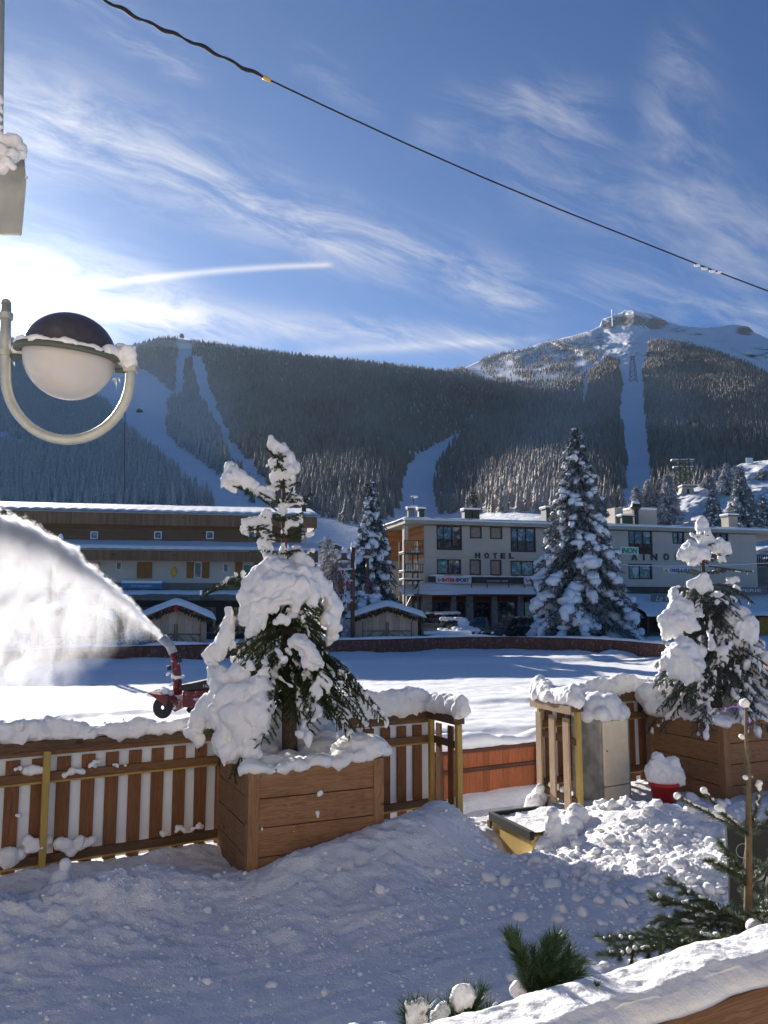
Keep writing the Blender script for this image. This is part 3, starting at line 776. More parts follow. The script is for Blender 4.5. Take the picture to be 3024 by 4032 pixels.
M['shutter'] = wood_mat('shutter', (0.34, 0.17, 0.06), (0.26, 0.125, 0.045), 0.2, True, sc=0.4)
M['white_wall'] = plain('white_wall', (0.56, 0.52, 0.46), 0.9, var=0.05, scale=0.7)
M['white_paint'] = plain('white_paint', (0.74, 0.74, 0.72), 0.5, var=0.05)
M['dark_shop'] = plain('dark_shop', (0.055, 0.05, 0.045), 0.7, var=0.3, scale=1.2)
M['grey_band'] = plain('grey_band', (0.17, 0.165, 0.155), 0.8, var=0.1)
M['stone'] = plain('stone', (0.24, 0.235, 0.23), 0.9, var=0.35, scale=5, bmp=0.8, bsc=7, dist=0.05)
M['metal_dark'] = plain('metal_dark', (0.045, 0.042, 0.038), 0.5, 0.3)
M['sign_black'] = plain('sign_black', (0.03, 0.03, 0.035), 0.5)
M['sign_white'] = plain('sign_white', (0.62, 0.63, 0.64), 0.5, var=0.03)
M['sign_red'] = plain('sign_red', (0.55, 0.03, 0.03), 0.5)
M['sign_blue'] = plain('sign_blue', (0.03, 0.06, 0.30), 0.5)
M['sign_teal'] = plain('sign_teal', (0.04, 0.20, 0.36), 0.5)
M['sign_green'] = plain('sign_green', (0.03, 0.32, 0.08), 0.5)
M['sign_grey'] = plain('sign_grey', (0.16, 0.15, 0.145), 0.6)
M['sign_yellow'] = plain('sign_yellow', (0.75, 0.42, 0.05), 0.5)
M['green_paint'] = plain('green_paint', (0.035, 0.055, 0.035), 0.6)
M['awning_red'] = plain('awning_red', (0.09, 0.015, 0.015), 0.7)
M['goods_red'] = plain('goods_red', (0.28, 0.045, 0.03), 0.7)
M['awning_yellow'] = plain('awning_yellow', (0.62, 0.27, 0.04), 0.7)
M['brick'] = plain('brick', (0.30, 0.13, 0.08), 0.9, var=0.2, scale=3)

class Facade:
    """vertical plane through A and B on the ground; n points to the viewer"""
    def __init__(s, A, B):
        s.A = Vector((*A, 0)); s.B = Vector((*B, 0)); s.u = (s.B - s.A).normalized(); s.n = Vector((s.u.y, -s.u.x, 0)); s.L = (s.B - s.A).length
        s.f = frame(s.A, s.u, s.n)
    def uz(s, px, py, off=0.0):
        a, b = ray(px, py)
        d = Vector((a, 1, 0)); O = s.A + s.n * off
        Y = O.dot(s.n) / d.dot(s.n); p = d * Y
        return (p - s.A).dot(s.u), CAMZ + b * Y
def wall_open(mb, fc, u0, u1, z0, z1, ops, n0=0.0, thick=0.3, reveal=0.14):
    """front skin with real openings (u0,u1,z0,z1), reveals, sides and back"""
    us = sorted(set([u0, u1] + [a for o in ops for a in o[:2]])); zs = sorted(set([z0, z1] + [a for o in ops for a in o[2:4]]))
    us = [a for a in us if u0 <= a <= u1]; zs = [a for a in zs if z0 <= a <= z1]
    for i in range(len(us) - 1):
        for j in range(len(zs) - 1):
            cu, cz = (us[i] + us[i + 1]) / 2, (zs[j] + zs[j + 1]) / 2
            if any(o[0] < cu < o[1] and o[2] < cz < o[3] for o in ops): continue
            mb.quad(fc.f(us[i], n0, zs[j]), fc.f(us[i + 1], n0, zs[j]), fc.f(us[i + 1], n0, zs[j + 1]), fc.f(us[i], n0, zs[j + 1]))
    for (a, b, c, d) in [o[:4] for o in ops]:
        r = n0 - reveal
        mb.quad(fc.f(a, n0, c), fc.f(a, n0, d), fc.f(a, r, d), fc.f(a, r, c)); mb.quad(fc.f(b, n0, d), fc.f(b, n0, c), fc.f(b, r, c), fc.f(b, r, d))
        mb.quad(fc.f(a, n0, d), fc.f(b, n0, d), fc.f(b, r, d), fc.f(a, r, d)); mb.quad(fc.f(b, n0, c), fc.f(a, n0, c), fc.f(a, r, c), fc.f(b, r, c))
        mb.quad(fc.f(a, r, c), fc.f(b, r, c), fc.f(b, r, d), fc.f(a, r, d))
def window(fc, parent, o, frame_m, glass_m, fw=0.11, mull=(0.5,), rails=(), balus=None, n0=0.0, name='window', curt=None):
    a, b, c, d = o
    fr = MB()
    fr.fbox(fc.f, a, a + fw, n0 - 0.10, n0 + 0.03, c, d); fr.fbox(fc.f, b - fw, b, n0 - 0.10, n0 + 0.03, c, d)
    fr.fbox(fc.f, a + fw, b - fw, n0 - 0.10, n0 + 0.03, c, c + fw); fr.fbox(fc.f, a + fw, b - fw, n0 - 0.10, n0 + 0.03, d - fw, d)
    for mm in mull:
        u = a + (b - a) * mm; fr.fbox(fc.f, u - fw * 0.45, u + fw * 0.45, n0 - 0.095, n0 - 0.01, c + fw, d - fw)
    for rr in rails:
        z = c + (d - c) * rr; fr.fbox(fc.f, a + fw, b - fw, n0 - 0.09, n0 - 0.02, z - 0.03, z + 0.03)
    w_ = fr.build(name, frame_m, parent)
    g = MB(); g.quad(fc.f(a + fw, n0 - 0.085, c + fw), fc.f(b - fw, n0 - 0.085, c + fw), fc.f(b - fw, n0 - 0.085, d - fw), fc.f(a + fw, n0 - 0.085, d - fw))
    g.build('pane', glass_m, w_)
    if curt:
        q = MB()
        for (x0, x1, y0, y1) in curt:
            q.quad(fc.f(a + (b - a) * x0, n0 - 0.078, c + (d - c) * y0), fc.f(a + (b - a) * x1, n0 - 0.078, c + (d - c) * y0), fc.f(a + (b - a) * x1, n0 - 0.078, c + (d - c) * y1), fc.f(a + (b - a) * x0, n0 - 0.078, c + (d - c) * y1))
        q.build('curtain', M['curtain'], w_)
    if balus:
        z1 = c + (d - c) * balus; q = MB(); q.fbox(fc.f, a + 0.02, b - 0.02, n0 + 0.035, n0 + 0.10, z1 - 0.07, z1); q.fbox(fc.f, a + 0.02, b - 0.02, n0 + 0.035, n0 + 0.10, c + 0.1, c + 0.17)
        u = a + 0.1
        while u < b - 0.1: q.fbox(fc.f, u, u + 0.06, n0 + 0.045, n0 + 0.09, c + 0.172, z1 - 0.072); u += 0.15
        q.build('railing', M['frame_brown'], w_)
    return w_
# ---- hotel ----
HF = Facade((3.55, 70.0), (38.5, 79.7))
def hz(py, px=1900): return HF.uz(px, py)[1]
def op(x0, x1, y0, y1):
    a, zt = HF.uz(x0, y0); b, zb = HF.uz(x1, y1); return (a, b, zb, zt)
ht = thing('hotel', 'grey three-storey hotel with flat snowy roof, brown framed windows and ski shop below', 'hotel', (3.55, 70, 0.8))
zroof0, zroof1 = 10.62, 11.0
zfl = hz(2300, 1800)                 # canopy level
ops_ = [op(1719, 1819, 2069, 2167), op(1850, 1897, 2071, 2121), op(1929, 1978, 2073, 2123), op(2010, 2110, 2076, 2175), op(2165, 2250, 2080, 2178),
        op(1720, 1816, 2201, 2262), op(1849, 1894, 2202, 2264), op(1930, 1975, 2204, 2266), op(2010, 2104, 2207, 2268), op(2168, 2250, 2210, 2270),
        op(2473, 2570, 2088, 2183), op(2647, 2695, 2093, 2142), op(2799, 2871, 2098, 2190), op(2474, 2569, 2219, 2281), op(2330, 2400, 2215, 2276), op(2330, 2400, 2090, 2180)]
mb = MB(); uR = HF.uz(2979, 2200)[0]
wall_open(mb, HF, 0, uR, zfl - 0.1, zroof0 - 0.05, ops_)
mb.fbox(HF.f, 0, 0.01, -12, -0.01, zfl - 0.1, zroof0 - 0.05); mb.fbox(HF.f, uR - 0.02, uR, -12, -0.01, 0.5, zroof0 - 0.05); mb.fbox(HF.f, 0.0, uR, -12.3, -12, 0.5, zroof0 - 0.05)
mb.build('wall', M['stucco'], ht)
for i, o in enumerate(ops_):
    big = (o[1] - o[0]) > 1.4 and (o[3] - o[2]) > 1.8
    small = (o[1] - o[0]) < 1.4
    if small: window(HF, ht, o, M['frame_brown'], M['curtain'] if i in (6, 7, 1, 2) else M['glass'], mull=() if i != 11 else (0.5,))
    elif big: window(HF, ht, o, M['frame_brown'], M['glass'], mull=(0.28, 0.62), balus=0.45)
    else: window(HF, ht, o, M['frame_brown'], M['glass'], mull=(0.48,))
# string course, roof slab, fascia
MB().fbox(HF.f, 0.02, uR, 0.0, 0.025, hz(2199), hz(2197)).build('string_course', M['fascia'], ht)
ue = HF.uz(3080, 2080)[0] + 3
MB().fbox(HF.f, -2.0, ue, -13, 0.75, zroof0, zroof1).build('roof_slab', M['fascia'], ht)
roof_snow_pts = None
V, F = grid(np.linspace(-2.15, ue, 160), np.linspace(-13, 0.86, 34), lambda x, y: 0.22 + 0.05 * fbm(np.stack([x * .8, y * .8, x * 0], 1), 3, 61) - 0.20 * np.clip((np.abs(y + 6) - 6.55) / 0.3, 0, 1) - 0.2 * np.clip((-1.95 - x) / 0.2, 0, 1))
V2 = V.copy()
for i in range(len(V)): q = HF.f(V[i, 0], V[i, 1], 0); V2[i] = (q.x, q.y, zroof1 + V[i, 2])
np_mesh('roof_snow', V2, F, M['snow_mid'], ht, smooth=True)
MB().fbox(HF.f, -2.14, ue, 0.751, 0.85, zroof1 - 0.06, zroof1 + 0.06).build('gutter', M['snow_mid'], ht)
# letters
def sign_text(txt, px0, px1, pyt, pyb, m, parent, off=0.06, name='lettering', shear=0, bold=0.0, fcd=None, depth=0.06, spacing=1.0, fit=True):
    fcd = fcd or HF
    (a, zt), (b, zb) = fcd.uz(px0, pyt, off), fcd.uz(px1, pyb, off)
    o = text_mesh(name, txt, m, parent, fcd.f(a, off, zb), fcd.u, (0, 0, 1), (zt - zb) / 0.70, depth, shear, bold, spacing=spacing)
    if fit:
        me = o.data; co = np.empty(len(me.vertices) * 3, np.float32); me.vertices.foreach_get('co', co); co = co.reshape(-1, 3).astype(float)
        org = np.array(fcd.f(a, off, zb) - (wloc(parent) if parent is not None else Vector())); u = np.array(fcd.u)
        s = (co - org) @ u; w0 = s.max() - s.min(); k = (b - a) / max(w0, 1e-6)
        co = co + np.outer((s - s.min()) * k - s, u)
        me.vertices.foreach_set('co', co.astype(np.float32).ravel()); me.update()
    return o
for ch, x0, x1 in (('H', 1871, 1891), ('O', 1907, 1926), ('T', 1941, 1958), ('E', 1971, 1990), ('L', 2004, 2024)):
    sign_text(ch, x0, x1, 2177 + (x0 - 1871) * .012, 2197 + (x0 - 1871) * .012, M['letters'], ht, bold=0.03)
for ch, x0, x1 in (('A', 2486, 2510), ('I', 2532, 2539), ('N', 2563, 2589), ('O', 2613, 2635), ('N', 2659, 2681)):
    sign_text(ch, x0, x1, 2180, 2205, M['letters'], ht, bold=0.03)
# left end: recessed orange timber wall, pier, balcony
MB().fbox(HF.f, -0.02, -0.0, -6, -0.02, zfl + 2.3, zroof0 - 0.05).build('end_wall', M['wood_orange'], ht)
mb = MB(); mb.fbox(HF.f, -2.3, -0.021, -6.3, -6.0, zfl + 2.3, zroof0 - 0.02); mb.build('timber_panel', M['wood_orange'], ht)
mb = MB(); mb.fbox(HF.f, -2.3, -0.021, -6.3, -6.0, 0.8, zfl + 2.29); mb.build('end_panel', M['stucco_warm'], ht)
MB().fbox(HF.f, -1.72, -1.35, -1.0, -0.4, 0.8, zroof0 - 0.02).build('pier', M['stucco'], ht)
# metal stair tower
st = MB(); bx0, bx1 = -2.4, -0.7
for uu in (bx0, bx1 - 0.5):
    for nn_ in (0.2, 1.6): st.fbox(HF.f, uu, uu + 0.1, nn_, nn_ + 0.1, 0.8, zfl + 3.6)
for zz in (zfl + 2.5, zfl + 0.9, zfl + 0.2): st.fbox(HF.f, bx0, bx1, 0.1, 1.8, zz, zz + 0.1)
for zz in (zfl + 3.6, zfl + 3.1, zfl + 1.6):
    st.fbox(HF.f, bx0, bx1, 1.75, 1.8, zz, zz + 0.06)
u = bx0 + 0.1
while u < bx1:
    st.fbox(HF.f, u, u + 0.05, 1.752, 1.79, zfl + 2.6, zfl + 3.6); st.fbox(HF.f, u, u + 0.05, 1.752, 1.79, zfl + 1.0, zfl + 1.6); u += 0.22
st.tube([HF.f(bx0 + .2, 0.8, zfl - 2.5), HF.f(bx1, 0.8, zfl + 0.3)], 0.06, 6)
st.build('fire_stair', M['metal_dark'], ht)
MB().fbox(HF.f, bx0 + 0.02, bx0 + 0.6, 1.81, 1.84, zfl + 2.65, zfl + 3.5).build('stair_panel', M['wood_orange'], ht)
mb = MB()
for zz in (zfl + 2.602, zfl + 1.002, zfl + 0.302): mb.fbox(HF.f, bx0 - 0.05, bx1 - 0.2, 0.3, 1.72, zz, zz + 0.13)
mb.build('stair_snow', M['snow_mid'], ht, bevel=0.05)
# shop front: canopy with snow, stone piers, red lintels, dark panes
zc = hz(2345, 1800); u_c1 = HF.uz(2215, 2340)[0]
MB().fbox(HF.f, -1.6, u_c1 + 3, -0.3, 1.9, zc - 0.02, zc + 0.10).build('canopy', M['frame_brown'], ht)
V, F = grid(np.linspace(-2.6, u_c1 + 3.2, 90), np.linspace(0.03, 2.15, 14), lambda x, y: 1.22 - 0.50 * y + 0.10 * fbm(np.stack([x * .5, y * .9, x * 0], 1), 4, 71) - 0.35 * np.clip((y - 1.9) / 0.2, 0, 1) + 0.25 * np.exp(-((x - 1) / 1.2) ** 2) * (y < 2))
for i in range(len(V)): q = HF.f(V[i, 0], V[i, 1], 0); V[i] = (q.x, q.y, zc - 0.28 + max(V[i, 2], 0.3))
np_mesh('canopy_snow', V, F, M['snow_mid'], ht, smooth=True)
mb = MB(); sp_ = [(1600, 1624), (1660, 1700), (1775, 1795), (1834, 1862), (1934, 1958), (2036, 2060)]
for (x0, x1) in sp_:
    a, b = HF.uz(x0, 2400)[0], HF.uz(x1, 2400)[0]; MB().fbox(HF.f, a, b, -0.3, 0.12, 0.6, zc - 0.03).build('stone_pier', M['stone'], ht)
mb.fbox(HF.f, -1.6, u_c1 + 3, -2.6, -2.4, 0.6, zc - 0.03)
mb.build('back_wall', M['stone'], ht)
for (x0, x1) in ((1626, 1658), (1702, 1773), (1797, 1832), (1864, 1932), (1960, 2034), (2062, 2150)):
    a, b = HF.uz(x0, 2400)[0], HF.uz(x1, 2400)[0]
    w_ = window(HF, ht, (a + 0.02, b - 0.02, 0.9, zc - 0.5), M['frame_brown'], M['glass_dark'], mull=(0.5,) if x1 - x0 > 50 else (), name='shop_window')
    MB().fbox(HF.f, a + 0.02, b - 0.02, -0.05, 0.3, zc - 0.48, zc - 0.05).build('lintel', M['awning_red'], ht)
    if x1 - x0 > 33:
        q = MB(); rr = random.Random(x0)
        for k in range(7):
            uu = a + 0.3 + rr.random() * (b - a - 0.9); z0 = 1.0 + rr.random() * 1.6; q.fbox(HF.f, uu, uu + 0.22 + rr.random() * .2, -0.082, -0.072, z0, z0 + 0.2 + rr.random() * 0.4)
        q.build('display', M[rr.choice(['goods_red', 'curtain', 'goods_red'])], w_)
# sign band above the canopy
(sa, szt), (sb, szb) = HF.uz(1686, 2268, 0.5), HF.uz(2300, 2300, 0.5)
def sband(name, x0, x1, yt, yb, m, off=0.5, parent=None, label=None):
    (a, zt), (b, zb) = HF.uz(x0, yt, off), HF.uz(x1, yb, off); return MB().fbox(HF.f, a, b, off - 0.12, off, zb, zt).build(name, m, parent or ht)
sband('sign_board', 1687, 1716, 2268, 2292, M['sign_black'])
s1 = sband('sign_board', 1717, 1856, 2270, 2297, M['sign_white']); s2 = sband('sign_board', 1858, 2062, 2271, 2298, M['sign_black']); s3 = sband('sign_board', 2064, 2206, 2273, 2301, M['sign_white'])
for (par, x0) in ((s1, 1724), (s3, 2071)):
    dy = (x0 - 1724) * 0.006
    sign_text('INTER', x0 + 17, x0 + 68, 2277 + dy, 2291 + dy, M['sign_red'], par, 0.515, bold=0.02)
    sign_text('SPORT', x0 + 70, x0 + 124, 2277 + dy, 2291 + dy, M['sign_blue'], par, 0.515, bold=0.02)
    (a, zt), (b, zb) = HF.uz(x0, 2278 + dy, 0.51), HF.uz(x0 + 15, 2291 + dy, 0.51)
    MB().poly_prism([HF.f(a, .505, zb + .12), HF.f(a + (b - a) * .35, .505, zb), HF.f(b, .505, zt - .02), HF.f(b, .505, zt - .12), HF.f(a + (b - a) * .5, .505, zb + .13)], HF.n * 0.02).build('emblem', M['sign_blue'], par)
    MB().fbox(HF.f, a, a + 0.12, 0.505, 0.525, zt - 0.12, zt).build('emblem', M['sign_red'], par)
sign_text('LOCATION - RENT', 1919, 2001, 2284, 2292, M['sign_white'], s2, 0.515, depth=0.02)
mb = MB()
for x in (1717, 1856, 1917, 2002, 2063, 2200):
    a, z = HF.uz(x, 2290, 0.45); mb.fbox(HF.f, a, a + 0.06, 0.40, 0.46, zc + 0.5, z)
mb.build('sign_bracket', M['metal_dark'], ht)
snow_strip('sign_snow', [tuple(HF.f(a, 0.44, 0))[:2] for a in np.linspace(sa, HF.uz(2206, 2280, 0.5)[0], 40)], szt + 0.0, 0.25, 0.12, ht, 12, M['snow_mid'], amp=1.0)
# banners
bn = sband('banner', 2440, 2515, 2152, 2184, M['sign_white'], 0.12)
sign_text('INON', 2446, 2511, 2158, 2178, M['sign_green'], bn, 0.135, shear=0.25, bold=0.03, depth=0.03)
bn = sband('banner', 2609, 2756, 2234, 2259, M['sign_white'], 0.06)
sign_text('CHUTE de GLACE', 2638, 2729, 2239, 2253, M['sign_blue'], bn, 0.075, bold=0.02, depth=0.03)
for x0 in (2612, 2732):
    (a, zb), (b, zt) = HF.uz(x0, 2255, 0.06), HF.uz(x0 + 20, 2237, 0.06)
    MB().poly_prism([HF.f(a, .065, zb), HF.f(b, .065, zb), HF.f((a + b) / 2, .065, zt)], HF.n * 0.02).build('warning_triangle', M['sign_yellow'], bn)
    MB().fbox(HF.f, (a + b) / 2 - .02, (a + b) / 2 + .02, .087, .095, zb + .1, zt - .15).build('warning_mark', M['letters'], bn)
# right part: lower roofs with snow
zr = hz(2425, 2700); a0 = HF.uz(2400, 2400)[0]; a1 = ue
V, F = grid(np.linspace(a0, a1, 60), np.linspace(-0.2, 6.0, 24), lambda x, y: np.clip(1 - y / 6.2, 0, 1) ** 0.8 * 1.95 + 0.06 * fbm(np.stack([x * .6, y * .6, x * 0], 1), 3, 73) - 0.2 * (y > 5.8))
for i in range(len(V)): q = HF.f(V[i, 0], V[i, 1], 0); V[i] = (q.x, q.y, zr + 0.15 + V[i, 2])
np_mesh('terrace_roof_snow', V, F, M['snow_mid'], ht, smooth=True)
MB().fbox(HF.f, a0, a1, 0.02, 5.9, zr - 0.05, zr + 0.12).build('terrace_roof', M['frame_brown'], ht)
mb = MB()
for k in range(12): MB().fbox(HF.f, a0 + 0.3 + k * 1.9, a0 + 0.5 + k * 1.9, 5.3, 5.5, 0.7, zr - 0.051).build('terrace_post', M['frame_brown'], ht)
MB().fbox(HF.f, a0, a1, -0.4, -0.1, 0.6, zfl - 0.12).build('lower_wall', M['dark_shop'], ht)
for k in range(6): window(HF, ht, (a0 + 0.6 + k * 2.5, a0 + 2.4 + k * 2.5, 1.5, 3.3), M['frame_brown'], M['glass'], mull=(0.33, 0.66), name='shop_window', n0=-0.03)
g1 = sband('sign_board', 2566, 2700, 2340, 2374, M['sign_grey'], 3.0)
sign_text('Le W', 2581, 2652, 2347, 2366, M['sign_white'], g1, 3.015, shear=0.4, depth=0.02)
g2 = sband('sign_board', 2838, 3022, 2312, 2344, M['sign_grey'], 1.2)
sign_text('CREPERIE', 2850, 2997, 2318, 2331, M['sign_white'], g2, 1.215, depth=0.02)
# chimneys and roof plant
def chimney(x0, x1, yb, yt, m, off=-3, cap=True, par=ht, fcd=HF, name='chimney'):
    (a, zt), (b, _) = fcd.uz(x0, yt, off), fcd.uz(x1, yt, off)
    c_ = MB().fbox(fcd.f, a, b, off - (b - a), off, zroof1 - 0.3 if fcd is HF else 10.5, zt).build(name, m, par)
    if cap:
        MB().fbox(fcd.f, a - 0.1, b + 0.1, off - (b - a) - 0.1, off + 0.1, zt + 0.002, zt + 0.12).build('cap', M['metal_dark'], c_)
        MB().fbox(fcd.f, a - 0.14, b + 0.14, off - (b - a) - 0.14, off + 0.14, zt + 0.123, zt + 0.30).build('snow_cap', M['snow_mid'], c_, bevel=0.07)
    return c_
chimney(1608, 1624, 2040, 2006, M['grey_band']); chimney(1650, 1671, 2040, 2008, M['green_paint'])
chimney(1829, 1858, 2040, 2011, M['green_paint']); chimney(1861, 1888, 2040, 2012, M['green_paint']); chimney(2150, 2190, 2045, 2003, M['green_paint'], cap=True)
chimney(2449, 2491, 2052, 2034, M['green_paint'], -4); chimney(2868, 2904, 2060, 2032, M['fascia'], -3)
(a, z) = HF.uz(2420, 1998, -5); b = HF.uz(2452, 2000, -5)[0]; MB().fbox(HF.f, a, b, -6.5, -5, zroof1, z).build('roof_plant', M['stucco_warm'], ht)
(a, z) = HF.uz(2490, 2005, -6); b = HF.uz(2584, 2000, -6)[0]
MB().fbox(HF.f, a, b, -8.5, -6, zroof1, z).build('roof_plant', M['stucco_warm'], ht)
MB().fbox(HF.f, a - 0.1, b + 0.1, -8.6, -5.9, z + 0.002, z + 0.25).build('snow_cap', M['snow_mid'], ht, bevel=0.1)
(a, z) = HF.uz(2497, 1998, -5); b = HF.uz(2535, 2000, -5)[0]; z2 = HF.uz(2500, 1979, -5)[1]
MB().lathe(HF.f((a + b) / 2, -5.6, 0), [(0.25, zroof1), (0.3, z - .2), (0.62, z + 0.1), (0.5, z2 - 0.1), (0.0, z2)], 10).build('ventilator', M['metal_dark'], ht)
MB().ell(HF.f((a + b) / 2, -5.6, z2 + .02), (0.45, 0.45, 0.25)).build('snow_cap', M['snow_mid'], ht, smooth=True)
a, z = HF.uz(1628, 1952, -3)
an = MB(); an.tube([HF.f(a, -3, zroof1), HF.f(a, -3, z)], 0.035, 6); an.tube([HF.f(a - .3, -3, z - .2), HF.f(a + .5, -3, z - .1)], 0.05, 5); an.tube([HF.f(a - .3, -3, z - 1.1), HF.f(a + .5, -3, z - 1.0)], 0.05, 5)
an.build('antenna', M['metal_dark'], ht)
mb = MB(); mb.ell(HF.f(a + .1, -3, z - .08), (.35, .15, .14)); mb.ell(HF.f(a + .1, -3, z - .98), (.35, .15, .12)); mb.build('antenna_snow', M['snow_mid'], ht, smooth=True)
# right end balcony lattice under the running roof
mb = MB(); e0 = uR + 0.1
for k in range(14): mb.fbox(HF.f, e0 + k * 0.25, e0 + k * 0.25 + 0.06, -1.5, -1.44, zfl + 2.3, zfl + 3.2)
mb.fbox(HF.f, e0, ue, -1.52, -1.42, zfl + 3.202, zfl + 3.3); mb.fbox(HF.f, e0, ue, -3, -1.2, zfl + 2.1, zfl + 2.29)
mb.build('balcony', M['frame_brown'], ht)
sband('awning', 2990, 3060, 2430, 2500, M['awning_yellow'], 5.0)

# ---- long timber building on the left ----
LF = Facade((-40.0, 59.3), (-5.7, 66.0))
lb = thing('timber_building', 'long brown timber-clad building with two snowy roofs and shuttered windows on the left', 'building', (-40, 59.3, 0.8))
LL = LF.L
def lu(px, py=2200, off=0.0): return LF.uz(px, py, off)[0]
uE = lu(1205)
MB().fbox(LF.f, 0, uE, -12, -0.0, 8.3, 10.4).build('upper_wall', M['wood_building'], lb)
MB().fbox(LF.f, 0, LL, 0.8, 0.9, 9.85, 10.75).build('fascia_board', M['wood_fascia'], lb)
mb = MB(); u = 0.0
while u < LL: mb.fbox(LF.f, u, u + 0.12, 0.902, 0.93, 9.80, 10.72); u += 0.17
mb.build('fascia_batten', M['wood_fascia'], lb)
def slope_snow(fc, name, par, u0, u1, n0, n1, z0, z1, th, seed, wave=0.04, ridge_n=160):
    V, F = grid(np.linspace(u0, u1, ridge_n * 3), np.linspace(0, 1, 16), lambda x, y: y * 0)
    t = V[:, 1].copy(); uu = V[:, 0].copy()
    th_ = th * (1 - np.clip((0.06 - t) / 0.06, 0, 1) * 0.9) + 0.04 * fbm(np.stack([uu * .5, t * 4, t * 0], 1), 3, seed) + wave * np.abs(np.sin(uu * math.pi / 0.9)) * (1 - t)
    for i in range(len(V)):
        q = fc.f(uu[i], n0 + (n1 - n0) * t[i], 0); V[i] = (q.x, q.y, z0 + (z1 - z0) * t[i] + th_[i])
    o = np_mesh(name, V, F, M['snow_mid'], par, smooth=True); return o
MB().hexa([LF.f(0, 1.0, 10.76), LF.f(LL, 1.0, 10.76), LF.f(LL, -6, 12.05), LF.f(0, -6, 12.05), LF.f(0, 1.0, 10.86), LF.f(LL, 1.0, 10.86), LF.f(LL, -6, 12.15), LF.f(0, -6, 12.15)]).build('roof', M['fascia'], lb)
slope_snow(LF, 'roof_snow', lb, 0, LL + 0.05, 1.08, -6, 10.84, 12.15, 0.14, 81)
MB().fbox(LF.f, LL - 0.12, LL - 0.02, -6, 0.79, 9.85, 10.75).build('end_fascia', M['wood_fascia'], lb)
for x0 in (352, 604, 809, 975):
    o = (lu(x0), lu(x0 + 30), LF.uz(x0, 2122)[1], LF.uz(x0, 2092)[1])
    mbw = MB(); a, b, c, d = o
    for q in ((a, a + .08, c, d), (b - .08, b, c, d), (a + .08, b - .08, c, c + .08), (a + .08, b - .08, d - .08, d)): mbw.fbox(LF.f, q[0], q[1], 0.002, 0.06, q[2], q[3])
    w_ = mbw.build('window', M['white_paint'], lb); MB().fbox(LF.f, a + .08, b - .08, 0.004, 0.02, c + .08, d - .08).build('pane', M['glass'], w_)
# second roof
MB().hexa([LF.f(0, 2.0, 7.75), LF.f(LL, 2.0, 7.75), LF.f(LL, 0, 8.38), LF.f(0, 0, 8.38), LF.f(0, 2.0, 7.85), LF.f(LL, 2.0, 7.85), LF.f(LL, 0, 8.48), LF.f(0, 0, 8.48)]).build('lower_roof', M['fascia'], lb)
slope_snow(LF, 'lower_roof_snow', lb, 0, LL + 0.1, 2.1, 0.02, 7.84, 8.46, 0.22, 83, wave=0.02)
MB().fbox(LF.f, 0, LL, 1.8, 1.9, 6.98, 7.74).build('fascia_board', M['wood_fascia'], lb)
mb = MB(); u = 0.0
while u < LL: mb.fbox(LF.f, u, u + 0.12, 1.902, 1.93, 6.93, 7.72); u += 0.17
mb.build('fascia_batten', M['wood_fascia'], lb)
MB().fbox(LF.f, 0, uE, -12, 0.0, 5.3, 8.25).build('wall', M['white_wall'], lb)
MB().fbox(LF.f, LL - 1.2, LL - 0.8, 0.1, 0.5, 5.0, 10.7).build('end_post', M['stucco'], lb)
def shut(x0, x1, yt=2213, yb=2277):
    a, b = lu(x0), lu(x1); zt = LF.uz(x0, yt)[1]; zb = LF.uz(x0, yb)[1]
    return MB().fbox(LF.f, a, b, 0.003, 0.07, zb, zt).build('shutter', M['shutter'], lb)
shut(350, 395); shut(541, 570); shut(571, 601); shut(736, 764); shut(797, 826); shut(926, 955); shut(1000, 1028); shut(1150, 1178)
for (x0, x1, y0, y1) in ((766, 795, 2215, 2275), (458, 480, 2213, 2244), (880, 900, 2219, 2253), (957, 998, 2222, 2280), (1180, 1200, 2222, 2280)):
    a, b = lu(x0), lu(x1); zt = LF.uz(x0, y0)[1]; zb = LF.uz(x0, y1)[1]
    w_ = MB()
    for q in ((a, a + .06, zb, zt), (b - .06, b, zb, zt), (a + .06, b - .06, zb, zb + .06), (a + .06, b - .06, zt - .06, zt)): w_.fbox(LF.f, q[0], q[1], 0.003, 0.05, q[2], q[3])
    w_ = w_.build('window', M['white_paint'], lb); MB().fbox(LF.f, a + .06, b - .06, 0.004, 0.015, zb + .06, zt - .06).build('pane', M['glass_dark'], w_)
# yellow ornament hung on the wall
a, z = LF.uz(686, 2262); z2 = LF.uz(686, 2238)[1]
MB().lathe(LF.f(a, 0.12, 0), [(0.0, z - .3), (0.1, z - .1), (0.2, z), (0.2, z2 - .1), (0.1, z2 + .1), (0, z2 + .2)], 8).build('wall_ornament', M['sign_yellow'], lb)
# ground-floor canopy and shops
MB().fbox(LF.f, 0, LL - 1.0, -0.2, 0.15, 4.72, 5.28).build('grey_band', M['grey_band'], lb)
MB().fbox(LF.f, 0, LL - 1.0, 0.0, 1.9, 4.28, 4.40).build('canopy', M['grey_band'], lb)
V, F = grid(np.linspace(0, LL - .9, 260), np.linspace(0.16, 2.0, 8), lambda x, y: 0.27 + 0.1 * (1 - y / 2) + 0.08 * fbm(np.stack([x * .8, y, x * 0], 1), 4, 85) - 0.28 * (y > 1.9))
for i in range(len(V)): q = LF.f(V[i, 0], V[i, 1], 0); V[i] = (q.x, q.y, 4.38 + V[i, 2])
np_mesh('canopy_snow', V, F, M['snow_mid'], lb, smooth=True)
MB().fbox(LF.f, 0, LL - 1.0, 1.5, 1.88, 3.9, 4.279).build('canopy_sign', M['grey_band'], lb)
sign_text('TABAC', 698, 742, 2351, 2362, M['letters'], lb, 1.9, fcd=LF, depth=0.02)
